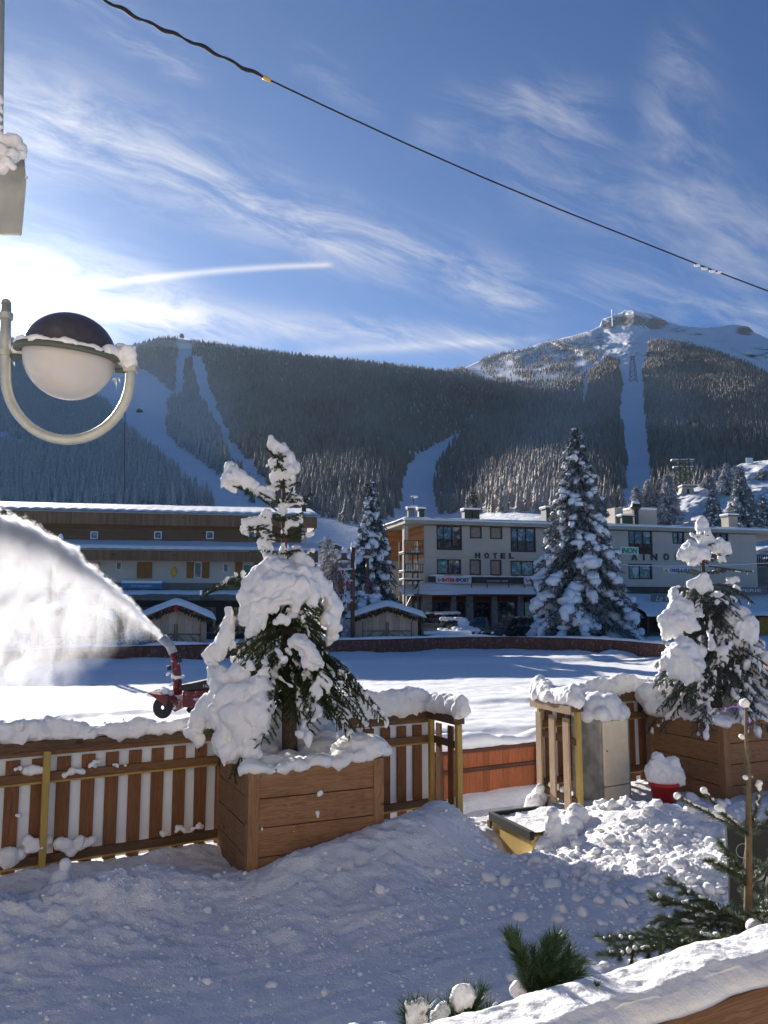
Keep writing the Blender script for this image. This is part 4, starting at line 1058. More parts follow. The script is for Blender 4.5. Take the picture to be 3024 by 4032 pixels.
sign_text('PRESSE', 788, 843, 2352, 2363, M['letters'], lb, 1.9, fcd=LF, depth=0.02)
MB().fbox(LF.f, 0, LL - 1.0, -4, -0.5, 0.6, 4.27).build('shop_front', M['dark_shop'], lb)
for k in range(9):
    window(LF, lb, (2 + k * 3.2, 4.6 + k * 3.2, 1.3, 3.4), M['grey_band'], M['glass_dark'] if k % 2 else M['glass'], n0=-0.38, name='shop_window')
(a, zt), (b, zb) = LF.uz(477, 2296, 1.0), LF.uz(638, 2318, 1.0)
bs = MB().fbox(LF.f, a, b, 0.9, 1.0, zb, zt).build('sign_board', M['sign_teal'], lb)
MB().fbox(LF.f, a, b, 0.7, 1.05, zt + 0.002, zt + 0.22).build('snow_cap', M['snow_mid'], lb, bevel=0.06)
sign_text('TOUT POUR L\'ENFANT', 515, 600, 2303, 2311, M['sign_white'], bs, 1.015, fcd=LF, depth=0.02, shear=0.2)
mb = MB()
for x in (500, 560, 620): aa = lu(x, 2320, .95); mb.fbox(LF.f, aa, aa + .06, .92, .98, 4.6, zb - .002)
mb.build('sign_bracket', M['metal_dark'], lb)
c_ = chimney(1188, 1206, 2030, 1992, M['green_paint'], -1.5, par=lb, fcd=LF)

# ------------------------------------------------------------ market huts
M['hut_wood'] = wood_mat('hut_wood', (0.80, 0.54, 0.36), (0.66, 0.43, 0.28), 0.15, True, sc=0.3, plank=0.5, frost=0.25)
M['hut_brace'] = wood_mat('hut_brace', (0.36, 0.21, 0.12), (0.28, 0.16, 0.09), 0.15, True, sc=0.3)
M['garland'] = plain('garland', (0.03, 0.045, 0.02), 0.8, var=0.4, scale=15)
def hut(O, ang, wd, dp, he, hp, label, braces=True, star=False):
    t = thing('market_hut', label, 'market hut', (O[0], O[1], 0.85), 'wooden market huts beside the rink')
    u = Vector((math.cos(ang), math.sin(ang), 0)); n = Vector((u.y, -u.x, 0)); f = frame((O[0], O[1], 0), u, n)
    h = wd / 2; z0 = 0.75; ze = z0 + he; zp = z0 + hp
    mb = MB()
    prof = [f(-h, 0, z0), f(h, 0, z0), f(h, 0, ze), f(0, 0, zp), f(-h, 0, ze)]
    mb.poly_prism(prof, -n * dp); mb.build('wall', M['hut_wood'], t)
    sl = (zp - ze) / h; ov = 0.5; zo = ze - sl * ov
    for s in (-1, 1):
        MB().hexa([f(0, -dp - .3, zp + .02), f(0, .45, zp + .02), f(s * (h + ov), .45, zo + .02), f(s * (h + ov), -dp - .3, zo + .02),
                   f(0, -dp - .3, zp + .1), f(0, .45, zp + .1), f(s * (h + ov), .45, zo + .1), f(s * (h + ov), -dp - .3, zo + .1)]).build('roof_panel', M['frame_brown'], t)
    V, F = grid(np.linspace(-h - ov - .1, h + ov + .1, 80), np.linspace(-dp - .35, .58, 26), lambda x, y: 0.34 + 0.04 * fbm(np.stack([x * 1.2, y * 1.2, x * 0 + O[0]], 1), 3, 91))
    X, Yn, T = V[:, 0].copy(), V[:, 1].copy(), V[:, 2].copy()
    ed = np.clip(np.minimum((h + ov + .1 - np.abs(X)) / .28, (.58 - Yn) / .22), 0, 1); T = T * np.sqrt(ed) - 0.09 * (1 - ed)
    ridge = np.sqrt(X ** 2 + 0.10) - 0.1
    for i in range(len(V)): q = f(X[i], Yn[i], 0); V[i] = (q.x, q.y, zp + .1 - sl * ridge[i] + T[i])
    np_mesh('roof_snow', V, F, M['snow_mid'], t, smooth=True)
    # closed serving shutters with braces
    dw = wd * 0.40
    for s in (-1, 1):
        a, b = (-dw - .03, -.03) if s < 0 else (.03, dw + .03)
        d = MB(); d.fbox(f, a, b, .003, .03, z0 + .1, z0 + he * .78); dd_ = d.build('hatch', M['hut_wood'], t)
        q = MB()
        q.fbox(f, a, b, .032, .06, z0 + .1, z0 + .2); q.fbox(f, a, b, .032, .06, z0 + he * .42, z0 + he * .47)
        for e in (a, b - .09): q.fbox(f, e, e + .09, .061, .08, z0 + .1, z0 + he * .78)
        if braces:
            for k in range(2):
                xa = a + (b - a) * k / 2; xb = a + (b - a) * (k + 1) / 2
                if s < 0: p = [f(xa, .062, z0 + .2), f(xa + .12, .062, z0 + .2), f(xb, .062, z0 + he * .42), f(xb - .12, .062, z0 + he * .42)]
                else: p = [f(xb - .12, .062, z0 + .2), f(xb, .062, z0 + .2), f(xa + .12, .062, z0 + he * .42), f(xa, .062, z0 + he * .42)]
                q.poly_prism(p, n * .02)
        q.build('brace', M['hut_brace'], dd_)
    # garland under the eaves with red ribbons
    g = MB(); rr = random.Random(int(O[0] * 100)); rbs = []
    for k in range(220):
        x = rr.uniform(-h - .3, h + .3); z = zp - sl * abs(x) - rr.uniform(-.02, .22) - 0.04; y = .42 + rr.uniform(0, .12)
        a = rr.uniform(-.7, .7); l = rr.uniform(.10, .24); wv = .05
        g.quad(f(x - wv, y, z), f(x + wv, y + .02, z), f(x + wv + math.sin(a) * l, y + .05, z - l), f(x - wv + math.sin(a) * l, y + .03, z - l))
    for k in range(11):
        x = -h + wd * (k + .5) / 11 + rr.uniform(-.1, .1); z = zp - sl * abs(x) - .1
        r = MB()
        if rr.random() < .35: r.tube([f(x, .56, z), f(x + .05, .57, z - .45)], [.03, .015], 5)
        else: r.ell(f(x, .56, z - .05), (.07, .04, .07), 6, 4)
        rbs.append(r)
    gg = g.build('garland', M['garland'], t)
    for r in rbs: r.build('ribbon', M['sign_red'], gg)
    if star:
        c = f(-0.02, .60, zp - .32); pts = []
        for k in range(10):
            a = math.pi / 2 + k * math.pi / 5; rad_ = .30 if k % 2 == 0 else .13
            pts.append(c + u * math.cos(a) * rad_ + Vector((0, 0, 1)) * math.sin(a) * rad_)
        s_ = MB(); cc = c + n * .05
        for k in range(10): s_.add([pts[k], pts[(k + 1) % 10], cc], [(0, 1, 2)])
        s_.build('star', M['sign_red'], gg)
    return t
pa, pb = P(1402, 2500, 59.0), P(1645, 2500, 59.6)
hut(((pa.x + pb.x) / 2, 59.3), 0.10, (pb.x - pa.x), 3.6, 2.0, 2.75, 'wooden market hut with snowy gable roof right of the brown street lamp')
pa, pb = P(565, 2500, 51.5), P(818, 2500, 52.6)
hut(((pa.x + pb.x) / 2, 52.0), 0.22, (pb.x - pa.x), 3.6, 2.0, 2.85, 'wooden market hut with a red star in its gable behind the snow blower', star=True)
pa, pb = P(112, 2500, 46.5), P(418, 2500, 48.0)
hut(((pa.x + pb.x) / 2, 47.2), 0.28, (pb.x - pa.x), 3.4, 2.0, 2.8, 'wooden market hut half hidden in the flying snow on the left')
# ------------------------------------------------------------ tree builders
def needles(tw, nlen, nw, per_m, rng, ang=0.9, fr0=0.2, fr1=0.8, flat=0.0):
    """tw: (n,3,3) three points of each twig -> V, F, attr of needle triangles"""
    tw = np.asarray(tw, float)
    L = np.linalg.norm(tw[:, 1] - tw[:, 0], axis=1) + np.linalg.norm(tw[:, 2] - tw[:, 1], axis=1)
    cnt = np.maximum((L * per_m).astype(int), 4)
    ti = np.repeat(np.arange(len(tw)), cnt); N = len(ti)
    t = rng.uniform(0, 1, N); t = t ** 0.9
    a, b, c = tw[ti, 0], tw[ti, 1], tw[ti, 2]
    p = a * ((1 - t) ** 2)[:, None] + b * (2 * t * (1 - t))[:, None] + c * (t ** 2)[:, None]
    d = (b - a) * (1 - t)[:, None] + (c - b) * t[:, None]; d /= np.linalg.norm(d, axis=1)[:, None] + 1e-9
    r = rng.normal(0, 1, (N, 3)); r[:, 2] = r[:, 2] * (1 - flat) + 0.25 * (1 - flat); r -= d * (r * d).sum(1)[:, None]; r /= np.linalg.norm(r, axis=1)[:, None] + 1e-9
    an = ang * rng.uniform(0.7, 1.2, N) * (1 - 0.45 * t)
    nd = d * np.cos(an)[:, None] + r * np.sin(an)[:, None]
    ln = nlen * rng.uniform(0.7, 1.15, N)
    s = np.cross(nd, rng.normal(0, 1, (N, 3))); s /= np.linalg.norm(s, axis=1)[:, None] + 1e-9
    V = np.stack([p - s * nw / 2, p + s * nw / 2, p + nd * ln[:, None] + s * nw * .15], 1).reshape(-1, 3)
    F = np.arange(N * 3).reshape(-1, 3)
    A = np.repeat(rng.uniform(fr0, fr1, N), 3)
    return V, F, A
def qbez(a, b, c, t): return a * (1 - t) ** 2 + b * 2 * t * (1 - t) + c * t * t
def branch_twigs(a, b, c, tl, sp, rng, droop=0.3, start=0.15):
    """side twigs along a curved branch; a,b,c Vectors"""
    a, b, c = (np.array(v, float) for v in (a, b, c))
    L = np.linalg.norm(b - a) + np.linalg.norm(c - b); n = max(3, int(L / sp)); out = [(qbez(a, b, c, start), qbez(a, b, c, .6), c)]
    for i in range(n):
        t = start + (1 - start) * (i + rng.uniform(0, .8)) / n
        p = qbez(a, b, c, t); d = (b - a) * (1 - t) + (c - b) * t; d /= np.linalg.norm(d) + 1e-9
        sd = np.cross(d, [0, 0, 1.0]); sd /= np.linalg.norm(sd) + 1e-9
        s = (1 if i % 2 else -1)
        l = tl * (1.05 - 0.75 * t) * rng.uniform(.7, 1.2)
        q = d * rng.uniform(.5, .8) + sd * s * rng.uniform(.6, .95) + np.array([0, 0, rng.uniform(-.15, .2)]); q /= np.linalg.norm(q)
        e = p + q * l + np.array([0, 0, -droop * l]); m_ = p + q * l * .55
        out.append((p, m_, e))
    return out
def ellips(C, Rr, rng, ico=ICO2, amp=0.25, ns=2.2, seed=0):
    V, F = spheres_np(np.concatenate([C, Rr], 1), ico)
    n0 = len(ico[0]); k = np.repeat(np.arange(len(C)), n0)
    ctr = C[k]; d = V - ctr
    nz = fbm(V * ns / np.mean(Rr) * 0.25, 4, seed, 0.6)
    V = ctr + d * (1 + amp * nz)[:, None]
    return V, F

def far_conifer(name, label, cat, base, H, Rm, seed, group=None, whorl=0.42, nb=7, droop=0.45, snow=0.7, leaf=0.26, m=None, prof=1.0, frost=(0.0, 0.25), start=0.05, lumps=1.0, trunk_r=None, dens=1.0, snow_h=0.5, smin=0.0):
    rng = np.random.RandomState(seed); t = thing(name, label, cat, base, group)
    bx, by, bz = base
    tr = trunk_r or H * 0.014
    MB().tube([(bx, by, bz - .3), (bx + H * .004, by, bz + H * .5), (bx, by, bz + H * .985)], [tr, tr * .6, tr * .12], 8).build('trunk', M['bark'], t, smooth=True)
    V, F, A = [], [], []; off = 0; SC_, SR_ = [], []
    P_, D_b, S_b = [], [], []
    z = start * H
    while z < H * 0.985:
        f = z / H; r0 = Rm * (1 - f) ** prof * (0.92 + .16 * rng.rand())
        r0 = max(r0, 0.10)
        k = max(4, int(nb * (0.6 + 0.6 * (1 - f)))); ph = rng.rand() * 6.28
        for i in range(k):
            a = ph + 6.283 * i / k + rng.uniform(-.3, .3); L = r0 * rng.uniform(.72, 1.12)
            dx, dy = math.cos(a), math.sin(a)
            n = max(3, int(L / 0.20)); dr = droop * rng.uniform(.7, 1.3)
            for j in range(1, n + 1):
                s = j / n; wdt = (0.16 + 0.34 * L * 0.5 * math.sin(min(1, s * 1.1) * math.pi * .75)) * (1.15 - s * .5)
                q = max(2, int(dens * 3.5 * (wdt / .3) + 1.5))
                for _ in range(q):
                    side = rng.uniform(-1, 1) * wdt
                    p = np.array([bx + dx * L * s - dy * side, by + dy * L * s + dx * side, bz + z + L * (0.10 * s - dr * s * s) - abs(side) * .35 + rng.uniform(-.06, .06)])
                    P_.append(p); dd = np.array([dx * .7 - dy * side * 1.4, dy * .7 + dx * side * 1.4, -0.5 - .5 * rng.rand()]); D_b.append(dd / np.linalg.norm(dd)); S_b.append(s)
            if rng.rand() < snow:
                ns = max(1, int(L / 0.45))
                for j in range(ns):
                    s = (j + .7) / ns if ns > 1 else .75
                    if s > 1: s = 1
                    sz = (0.10 + .17 * L ** .6) * rng.uniform(.65, 1.25) * lumps
                    zc_ = bz + z + L * (0.10 * s - dr * s * s) + sz * .30
                    SC_.append((bx + dx * L * s, by + dy * L * s, zc_)); SR_.append((sz * rng.uniform(.7, 1.1), sz * rng.uniform(.7, 1.1), sz * rng.uniform(.5, .85)))
                    if rng.rand() < .5:
                        SC_.append((bx + dx * L * (s + .06) + rng.uniform(-.1, .1), by + dy * L * (s + .06) + rng.uniform(-.1, .1), zc_ - sz * .45)); SR_.append((sz * .45, sz * .45, sz * rng.uniform(.6, 1.0)))
        z += whorl * (0.55 + 0.75 * (1 - f)) * rng.uniform(.8, 1.2)
    P_ = np.array(P_); D_b = np.array(D_b); S_b = np.array(S_b); N = len(P_)
    vv, ff, aa = [], [], []
    for rep in range(2):
        d = D_b + rng.normal(0, .35, (N, 3)); d /= np.linalg.norm(d, axis=1)[:, None]
        s = np.cross(d, rng.normal(0, 1, (N, 3))); s /= np.linalg.norm(s, axis=1)[:, None]
        ln = leaf * rng.uniform(.6, 1.2, N)[:, None]; w_ = leaf * .20
        q = P_ + rng.normal(0, leaf * .25, (N, 3))
        vv.append(np.stack([q - s * w_, q + s * w_, q + d * ln + s * w_ * .3, q + d * ln * .9 - s * w_ * .3], 1).reshape(-1, 3)); ff.append(np.arange(N * 4).reshape(-1, 4) + rep * N * 4)
        aa.append(np.repeat(rng.uniform(frost[0], frost[1], N) * (0.6 + .6 * S_b), 4))
    np_mesh('crown', np.concatenate(vv), np.concatenate(ff), m or M['needle_dark'], t, attr=np.concatenate(aa))
    if SC_:
        V, F = ellips(np.array(SC_), np.array(SR_), rng, ICO2, 0.75, 4.5, seed)
        np_mesh('snow_load', V, F, M['snow_mid'], t, smooth=True)
    return t
GZ = 0.85
b = P(2290, 2500, 62.0)
far_conifer('spruce_tree', 'tallest snow-laden spruce, standing before the grey hotel front', 'tree', (b.x, b.y, GZ), 17.1, 4.7, 11, whorl=0.44, nb=9, droop=0.55, snow=0.60, leaf=0.34, prof=0.82, lumps=1.05, dens=1.9, frost=(0.05, 0.42))
b = P(1462, 2500, 64.0)
far_conifer('spruce_tree', 'tall slim snowy spruce between the timber building and the hotel, beside the brown street lamp', 'tree', (b.x, b.y, GZ), 13.0, 2.9, 12, whorl=0.42, nb=8, droop=0.75, snow=0.62, leaf=0.30, prof=0.80, lumps=1.15, dens=1.8, frost=(0.0, 0.30))
b = P(1868, 2200, 96.0); zt = P(1868, 1925, 96.0).z
far_conifer('spruce_tree', 'small spruce top showing over the hotel roof behind the paired green chimneys', 'tree', (b.x, b.y, 1.5), zt - 1.5, 2.3, 13, whorl=0.5, nb=8, droop=0.3, snow=0.5, leaf=0.4, dens=1.0)
# frosted larches and conifers on the right-hand hillside
def hill_tree(px, py_base, py_top, seed, rad, label, style):
    p = hill_pt(np.array([px]), np.array([py_base]))[0]; a, b_ = ray(px, py_top); zt = CAMZ + b_ * p[1]
    H = zt - p[2]
    if style == 'larch': return far_conifer('larch_tree', label, 'tree', tuple(p), H, rad, seed, 'frosted trees on the hillside behind the hotel', whorl=.50, nb=9, droop=.15, snow=0.0, leaf=.55, m=M['frosted'], frost=(.15, .85), prof=.75, dens=.75, start=.12)
    if style == 'bush': return far_conifer('bush', label, 'bush', tuple(p), H, rad, seed, 'frosted bushes on the hillside', whorl=.35, nb=9, droop=-.1, snow=0.0, leaf=.5, m=M['frosted'], frost=(.1, .8), prof=.5, dens=1.3, start=.02)
    return far_conifer('spruce_tree', label, 'tree', tuple(p), H, rad, seed, 'frosted trees on the hillside behind the hotel', whorl=.40, nb=8, droop=.7, snow=0.55, leaf=.45, m=M['needle_dark'], frost=(.1, .6), prof=.75, dens=1.4, lumps=.9)
hill_tree(2637, 2065, 1868, 21, 2.3, 'tallest frosted larch, left of the green cable pylon', 'larch')
hill_tree(2605, 2060, 1880, 22, 1.9, 'frosted larch standing just left of the tallest larch', 'larch')
hill_tree(2558, 2060, 1888, 23, 2.2, 'broad white-frosted larch behind the hotel roof plant', 'larch')
hill_tree(2510, 2030, 1915, 24, 1.5, 'small frosted conifer leftmost on the hillside, above the hotel ventilator', 'larch')
hill_tree(2866, 1950, 1822, 25, 2.6, 'frosted larch on the open snow slope on the right', 'larch')
hill_tree(2900, 1945, 1835, 26, 2.0, 'smaller frosted larch on the right slope, between the bare larch and the dark spruce', 'larch')
hill_tree(2925, 2090, 1835, 27, 2.6, 'dark spruce with drooping snowy limbs on the right hillside', 'spruce')
hill_tree(2955, 2090, 1925, 28, 2.4, 'lower dark spruce hung with snow beside the tan chimney', 'spruce')
hill_tree(2812, 2090, 1930, 29, 2.2, 'snow-smothered young spruce behind the hotel, above the right planter tree', 'spruce')
hill_tree(3010, 2080, 1960, 30, 2.5, 'snowy spruce at the right edge behind the hotel', 'spruce')
hill_tree(2790, 1925, 1872, 31, 1.6, 'rounded frosted bush on the skyline of the right hillside', 'bush')
hill_tree(2825, 1890, 1850, 32, 1.5, 'frosted bush just above the round one on the hillside skyline', 'bush')
hill_tree(3005, 1890, 1850, 33, 1.8, 'dark low bush at the upper right of the hillside', 'bush')
# bare frosted trees by the timber building's end
for i, (px, pt, Y, r, lab) in enumerate(((1335, 2200, 72, 2.2, 'frosted leafless tree behind the decorated street lamp'), (1300, 2160, 95, 2.0, 'grey frosted young tree at the end of the timber building'), (1290, 2120, 120, 1.6, 'thin frosted tree on the slope past the timber building'))):
    b = P(px, 2450, Y); zt = P(px, pt, Y).z
    far_conifer('bare_tree', lab, 'tree', (b.x, b.y, GZ), zt - GZ, r, 40 + i, 'frosted bare trees beside the timber building', whorl=.35, nb=9, droop=-.25, snow=0, leaf=.45, m=M['frosted'], frost=(.1, .8), prof=.35, dens=.8, start=.15)
# snowy shrubs behind the boards on the left
for i, (px, Y, H, lab) in enumerate(((60, 43, 1.6, 'frosted shrub behind the rink boards at the far left'), (520, 48.5, 1.2, 'small frosted shrub between the two left market huts'), (1365, 57.6, 1.6, 'thin frosted shrub at the foot of the brown street lamp'))):
    b = P(px, 2500, Y)
    far_conifer('shrub', lab, 'shrub', (b.x, b.y, GZ), H, .8 if i < 2 else .3, 50 + i, 'frosted shrubs behind the boards', whorl=.16, nb=8, droop=-.2, snow=.2, leaf=.22, m=M['frosted'], frost=(.4, 1), prof=.4, dens=1.2, lumps=.5)

# ------------------------------------------------------------ the two planter trees
def drips(B, rng, n=2, k=0.55):
    out = list(B)
    for (x, y, z, r) in B:
        for _ in range(n):
            a = rng.uniform(0, 6.28); q = rng.uniform(.5, .9); out.append((x + math.cos(a) * r * q, y + math.sin(a) * r * q, z - r * rng.uniform(.3, .75), r * rng.uniform(.35, k)))
    return out
def blobs_px(lst, Y0, rng, n=2):
    out = []
    for (px, py, r, dy) in lst:
        p = P(px, py, Y0 + dy); rr = r / FPX * (Y0 + dy) * 1.0
        out.append((p.x, p.y, p.z, rr))
    return drips(out, rng, n)
def hero_tree(label, base, ztop, prof, seed, m, arms, snow_list, Y0, upper, name='fir_tree', nl=0.024, trunk_r=0.075, small=0.5, z_low=None, lean=(0, 0), per_m=700, whorl=0.11, nb=8, voxel=0.016):
    rng = np.random.RandomState(seed); t = thing(name, label, 'tree', base)
    bx, by, bz = base; H = ztop - bz
    tp = [(bx, by, bz - .15), (bx + lean[0] * .4, by, bz + H * .35), (bx + lean[0] * .8, by, bz + H * .7), (bx + lean[0], by + lean[1], ztop)]
    trk = MB().tube(tp, [trunk_r * 1.1, trunk_r * .85, trunk_r * .42, .010], 12)
    def cx(z):
        s = np.clip((z - bz) / H, 0, 1); return np.interp(s, [0, .35, .7, 1], [bx, bx + lean[0] * .4, bx + lean[0] * .8, bx + lean[0]])
    br = MB(); tw = []; S = []
    def add_branch(a, b, c, tl, sp=0.045, r=.012, sn=None, start=.15):
        br.tube([a, qbez(np.array(a), np.array(b), np.array(c), .5), c], [r, r * .7, r * .3], 5)
        tw.extend(branch_twigs(a, b, c, tl, sp, rng, start=start))
        if sn:
            L = np.linalg.norm(np.array(c) - np.array(a)); n = max(2, int(L / .045))
            for j in range(n):
                s = .25 + .75 * j / (n - 1); p = qbez(np.array(a), np.array(b), np.array(c), s)
                rr = sn * rng.uniform(.5, 1.25) * (0.6 + .5 * s)
                S.append((p[0] + rng.uniform(-.02, .02), p[1] + rng.uniform(-.02, .02), p[2] + rr * .55, rr))
                if rng.rand() < .35:
                    o = tl * .5; S.append((p[0] + rng.uniform(-o, o), p[1] + rng.uniform(-o, o), p[2] + rr * .2, rr * .7))
    z = z_low; zu = upper[0]
    while z < zu:
        r0 = np.interp(z, [q[0] for q in prof], [q[1] for q in prof]); ph = rng.rand() * 6.28
        for i in range(nb):
            a = ph + 6.283 * i / nb + rng.uniform(-.3, .3); L = r0 * rng.uniform(.75, 1.12); dx, dy = math.cos(a), math.sin(a)
            dr = rng.uniform(.35, .75); x0 = cx(z)
            A_, B_, C_ = (x0, by, z), (x0 + dx * L * .55, by + dy * L * .55, z + .10 * L), (x0 + dx * L, by + dy * L, z - dr * L)
            add_branch(A_, B_, C_, .26, sn=(.030 if rng.rand() < small else None))
        z += whorl * rng.uniform(.8, 1.2)
    for (zz, L0, k, rise) in upper[1]:
        ph = rng.rand() * 6.28
        for i in range(k):
            a = ph + 6.283 * i / k; L = L0 * rng.uniform(.8, 1.15); dx, dy = math.cos(a), math.sin(a); x0 = cx(zz)
            add_branch((x0, by, zz), (x0 + dx * L * .5, by + dy * L * .5, zz + rise * L * .6), (x0 + dx * L, by + dy * L, zz + rise * L), .10, sp=.03, r=.007, sn=(.026 if rng.rand() < .6 else None), start=.1)
    for (pa, pb, pc, tl, sn) in arms:
        A_, B_, C_ = (P(q[0], q[1], Y0 + q[2]) for q in (pa, pb, pc))
        add_branch(tuple(A_), tuple(B_), tuple(C_), tl, sp=.03, r=.010, sn=sn)
    # leader
    ld = [(cx(ztop - .75), by, ztop - .75), (cx(ztop - .35), by, ztop - .35), (cx(ztop), by, ztop)]
    tw.append(tuple(np.array(q) for q in ld))
    trk.build('trunk', M['bark'], t, smooth=True); br.build('branches', M['bark'], t, smooth=True)
    V, F, A = needles(tw, nl, .0062, per_m, rng, ang=1.0)
    np_mesh('needles', V, F, m, t, attr=A)
    B = blobs_px(snow_list, Y0, rng)
    snow_fused('snow_load', B + S, M['snow_tree'], t, voxel=voxel, amp=.030, nscale=7.0, amp2=.022, seed=seed, warp=.085)
    return t
# left planter tree
LT = (-0.90, 7.94, 1.80)
snowL = [(1072, 1748, 26, 0), (1092, 1765, 26, 0), (1120, 1775, 20, 0), (1128, 1752, 9, 0), (1140, 1812, 30, 0), (1148, 1845, 32, 0), (1130, 1870, 22, 0), (1078, 1818, 17, 0), (1098, 1872, 24, 0), (1090, 1900, 18, 0), (1142, 1895, 20, 0),
    (905, 1850, 36, 0), (925, 1862, 40, 0), (895, 1875, 30, 0), (955, 1868, 34, 0), (985, 1885, 28, 0), (1012, 1905, 24, 0), (1035, 1935, 20, 0), (1058, 1960, 18, 0), (1070, 1925, 14, 0), (915, 1905, 22, 0),
    (1135, 1965, 16, 0), (1165, 1960, 18, 0), (1190, 1958, 12, 0), (1130, 1930, 14, 0), (1110, 1995, 16, 0),
    (975, 2055, 16, 0), (1000, 2048, 20, 0), (1030, 2045, 20, 0), (1055, 2030, 24, 0), (960, 2075, 14, 0), (1060, 2065, 20, 0), (1140, 2050, 18, 0), (1165, 2058, 15, 0), (1130, 2085, 15, 0),
    (1055, 2100, 26, 0), (1050, 2140, 28, 0), (1045, 2175, 28, 0), (1120, 2150, 20, 0), (1070, 2190, 25, 0), (1125, 2180, 18, 0),
    (1170, 2170, 15, -.1), (1180, 2195, 22, -.15), (1200, 2225, 26, -.15), (1165, 2215, 24, -.1),
    (1075, 2215, 40, -.15), (1110, 2235, 50, -.25), (1040, 2235, 38, -.2), (1010, 2270, 45, -.25), (980, 2310, 42, -.25), (1060, 2290, 60, -.3), (1130, 2280, 60, -.35), (1190, 2275, 50, -.3), (1230, 2270, 38, -.15), (960, 2340, 28, -.2), (985, 2360, 26, -.3), (1010, 2330, 35, -.35),
    (1180, 2320, 50, -.4), (1120, 2340, 45, -.42), (1070, 2350, 32, -.4), (1220, 2320, 42, -.3), (1255, 2300, 34, -.1), (1085, 2390, 20, -.42), (1180, 2370, 28, -.45), (1165, 2395, 16, -.45), (1240, 2360, 24, -.35),
    (1280, 2310, 34, .0), (1295, 2350, 38, .0), (1310, 2390, 38, .0), (1315, 2430, 36, .0), (1318, 2470, 32, .0), (1310, 2500, 26, .0), (1290, 2430, 30, -.1), (1300, 2520, 15, 0),
    (965, 2390, 36, -.3), (990, 2415, 40, -.35), (1015, 2400, 36, -.35), (1000, 2450, 36, -.4), (1030, 2430, 28, -.4), (960, 2430, 26, -.35), (985, 2480, 24, -.4), (1045, 2380, 24, -.4), (1110, 2430, 18, -.45), (1085, 2445, 13, -.45), (1140, 2440, 12, -.45),
    (880, 2410, 22, -.2), (885, 2440, 30, -.2), (880, 2475, 34, -.2), (865, 2510, 36, -.2), (900, 2510, 28, -.25), (850, 2550, 34, -.2), (870, 2560, 28, -.2), (840, 2590, 30, -.2), (845, 2620, 26, -.2), (835, 2640, 20, -.2), (915, 2550, 18, -.3),
    (1190, 2525, 32, -.5), (1215, 2545, 36, -.5), (1228, 2580, 34, -.5), (1205, 2600, 24, -.5), (1160, 2530, 18, -.5), (1225, 2615, 18, -.5), (1140, 2560, 14, -.45),
    (990, 2615, 14, -.45), (1050, 2640, 18, -.5),
    (850, 2660, 32, -.3), (890, 2650, 36, -.4), (930, 2640, 34, -.45), (960, 2655, 28, -.45), (870, 2700, 46, -.4), (860, 2750, 46, -.4), (900, 2740, 56, -.5), (960, 2740, 56, -.55), (1000, 2720, 46, -.55), (1020, 2690, 30, -.5),
    (880, 2800, 55, -.5), (940, 2810, 68, -.58), (1000, 2790, 54, -.6), (1035, 2780, 32, -.55), (960, 2870, 56, -.6), (900, 2860, 48, -.55), (1010, 2850, 42, -.6),
    (815, 2770, 36, -.35), (795, 2810, 34, -.35), (785, 2850, 32, -.35), (775, 2885, 26, -.35), (785, 2915, 22, -.35), (830, 2820, 34, -.4),
    (870, 2910, 38, -.55), (900, 2940, 40, -.58), (940, 2930, 42, -.6), (985, 2920, 38, -.62), (880, 2975, 28, -.58), (925, 2980, 30, -.6), (860, 2950, 22, -.55), (1000, 2960, 26, -.62),
    (1250, 2660, 20, -.45), (1275, 2690, 22, -.4), (1240, 2700, 22, -.5), (1260, 2725, 18, -.5), (1100, 2665, 16, -.5), (1130, 2690, 14, -.5), (1045, 2650, 22, -.5)]
armsL = [((1095, 2015, 0), (1010, 1930, 0), (895, 1905, 0), .09, None), ((1105, 2000, 0), (1150, 1965, 0), (1225, 1965, 0), .10, .02), ((1108, 1985, 0), (1165, 1950, 0), (1210, 1980, 0), .10, None),
    ((1095, 2075, 0), (1030, 2060, 0), (945, 2080, 0), .12, .02), ((1095, 2130, 0), (1030, 2110, 0), (960, 2120, 0), .10, None), ((1110, 2100, 0), (1150, 2085, 0), (1185, 2070, 0), .10, None),
    ((1080, 2290, 0), (950, 2240, -.1), (800, 2330, -.2), .16, .02), ((1080, 2300, 0), (900, 2270, -.1), (805, 2345, -.2), .16, None), ((1108, 1850, 0), (1090, 1790, 0), (1048, 1765, 0), .06, None), ((1108, 1900, 0), (1140, 1885, 0), (1175, 1875, 0), .07, None),
    ((1090, 2400, 0), (960, 2330, -.1), (850, 2480, -.2), .2, None), ((1170, 2600, 0), (1360, 2620, -.2), (1500, 2820, -.4), .25, .022), ((1160, 2620, 0), (1330, 2640, -.3), (1440, 2850, -.5), .25, .022), ((1160, 2550, 0), (1330, 2560, -.1), (1420, 2720, -.2), .25, .02),
    ((1160, 2650, 0), (1280, 2660, -.4), (1360, 2850, -.6), .24, .02), ((1150, 2650, 0), (1200, 2680, -.5), (1240, 2830, -.6), .22, .02), ((1160, 2560, 0), (1380, 2600, 0), (1525, 2850, 0), .22, .02),
    ((1100, 2650, 0), (1080, 2640, -.5), (1040, 2800, -.65), .2, .02), ((1110, 2700, 0), (980, 2700, -.4), (860, 3010, -.5), .26, None), ((1110, 2720, 0), (1000, 2760, -.5), (920, 3050, -.6), .26, None), ((1110, 2650, 0), (940, 2620, -.2), (790, 2930, -.3), .26, None)]
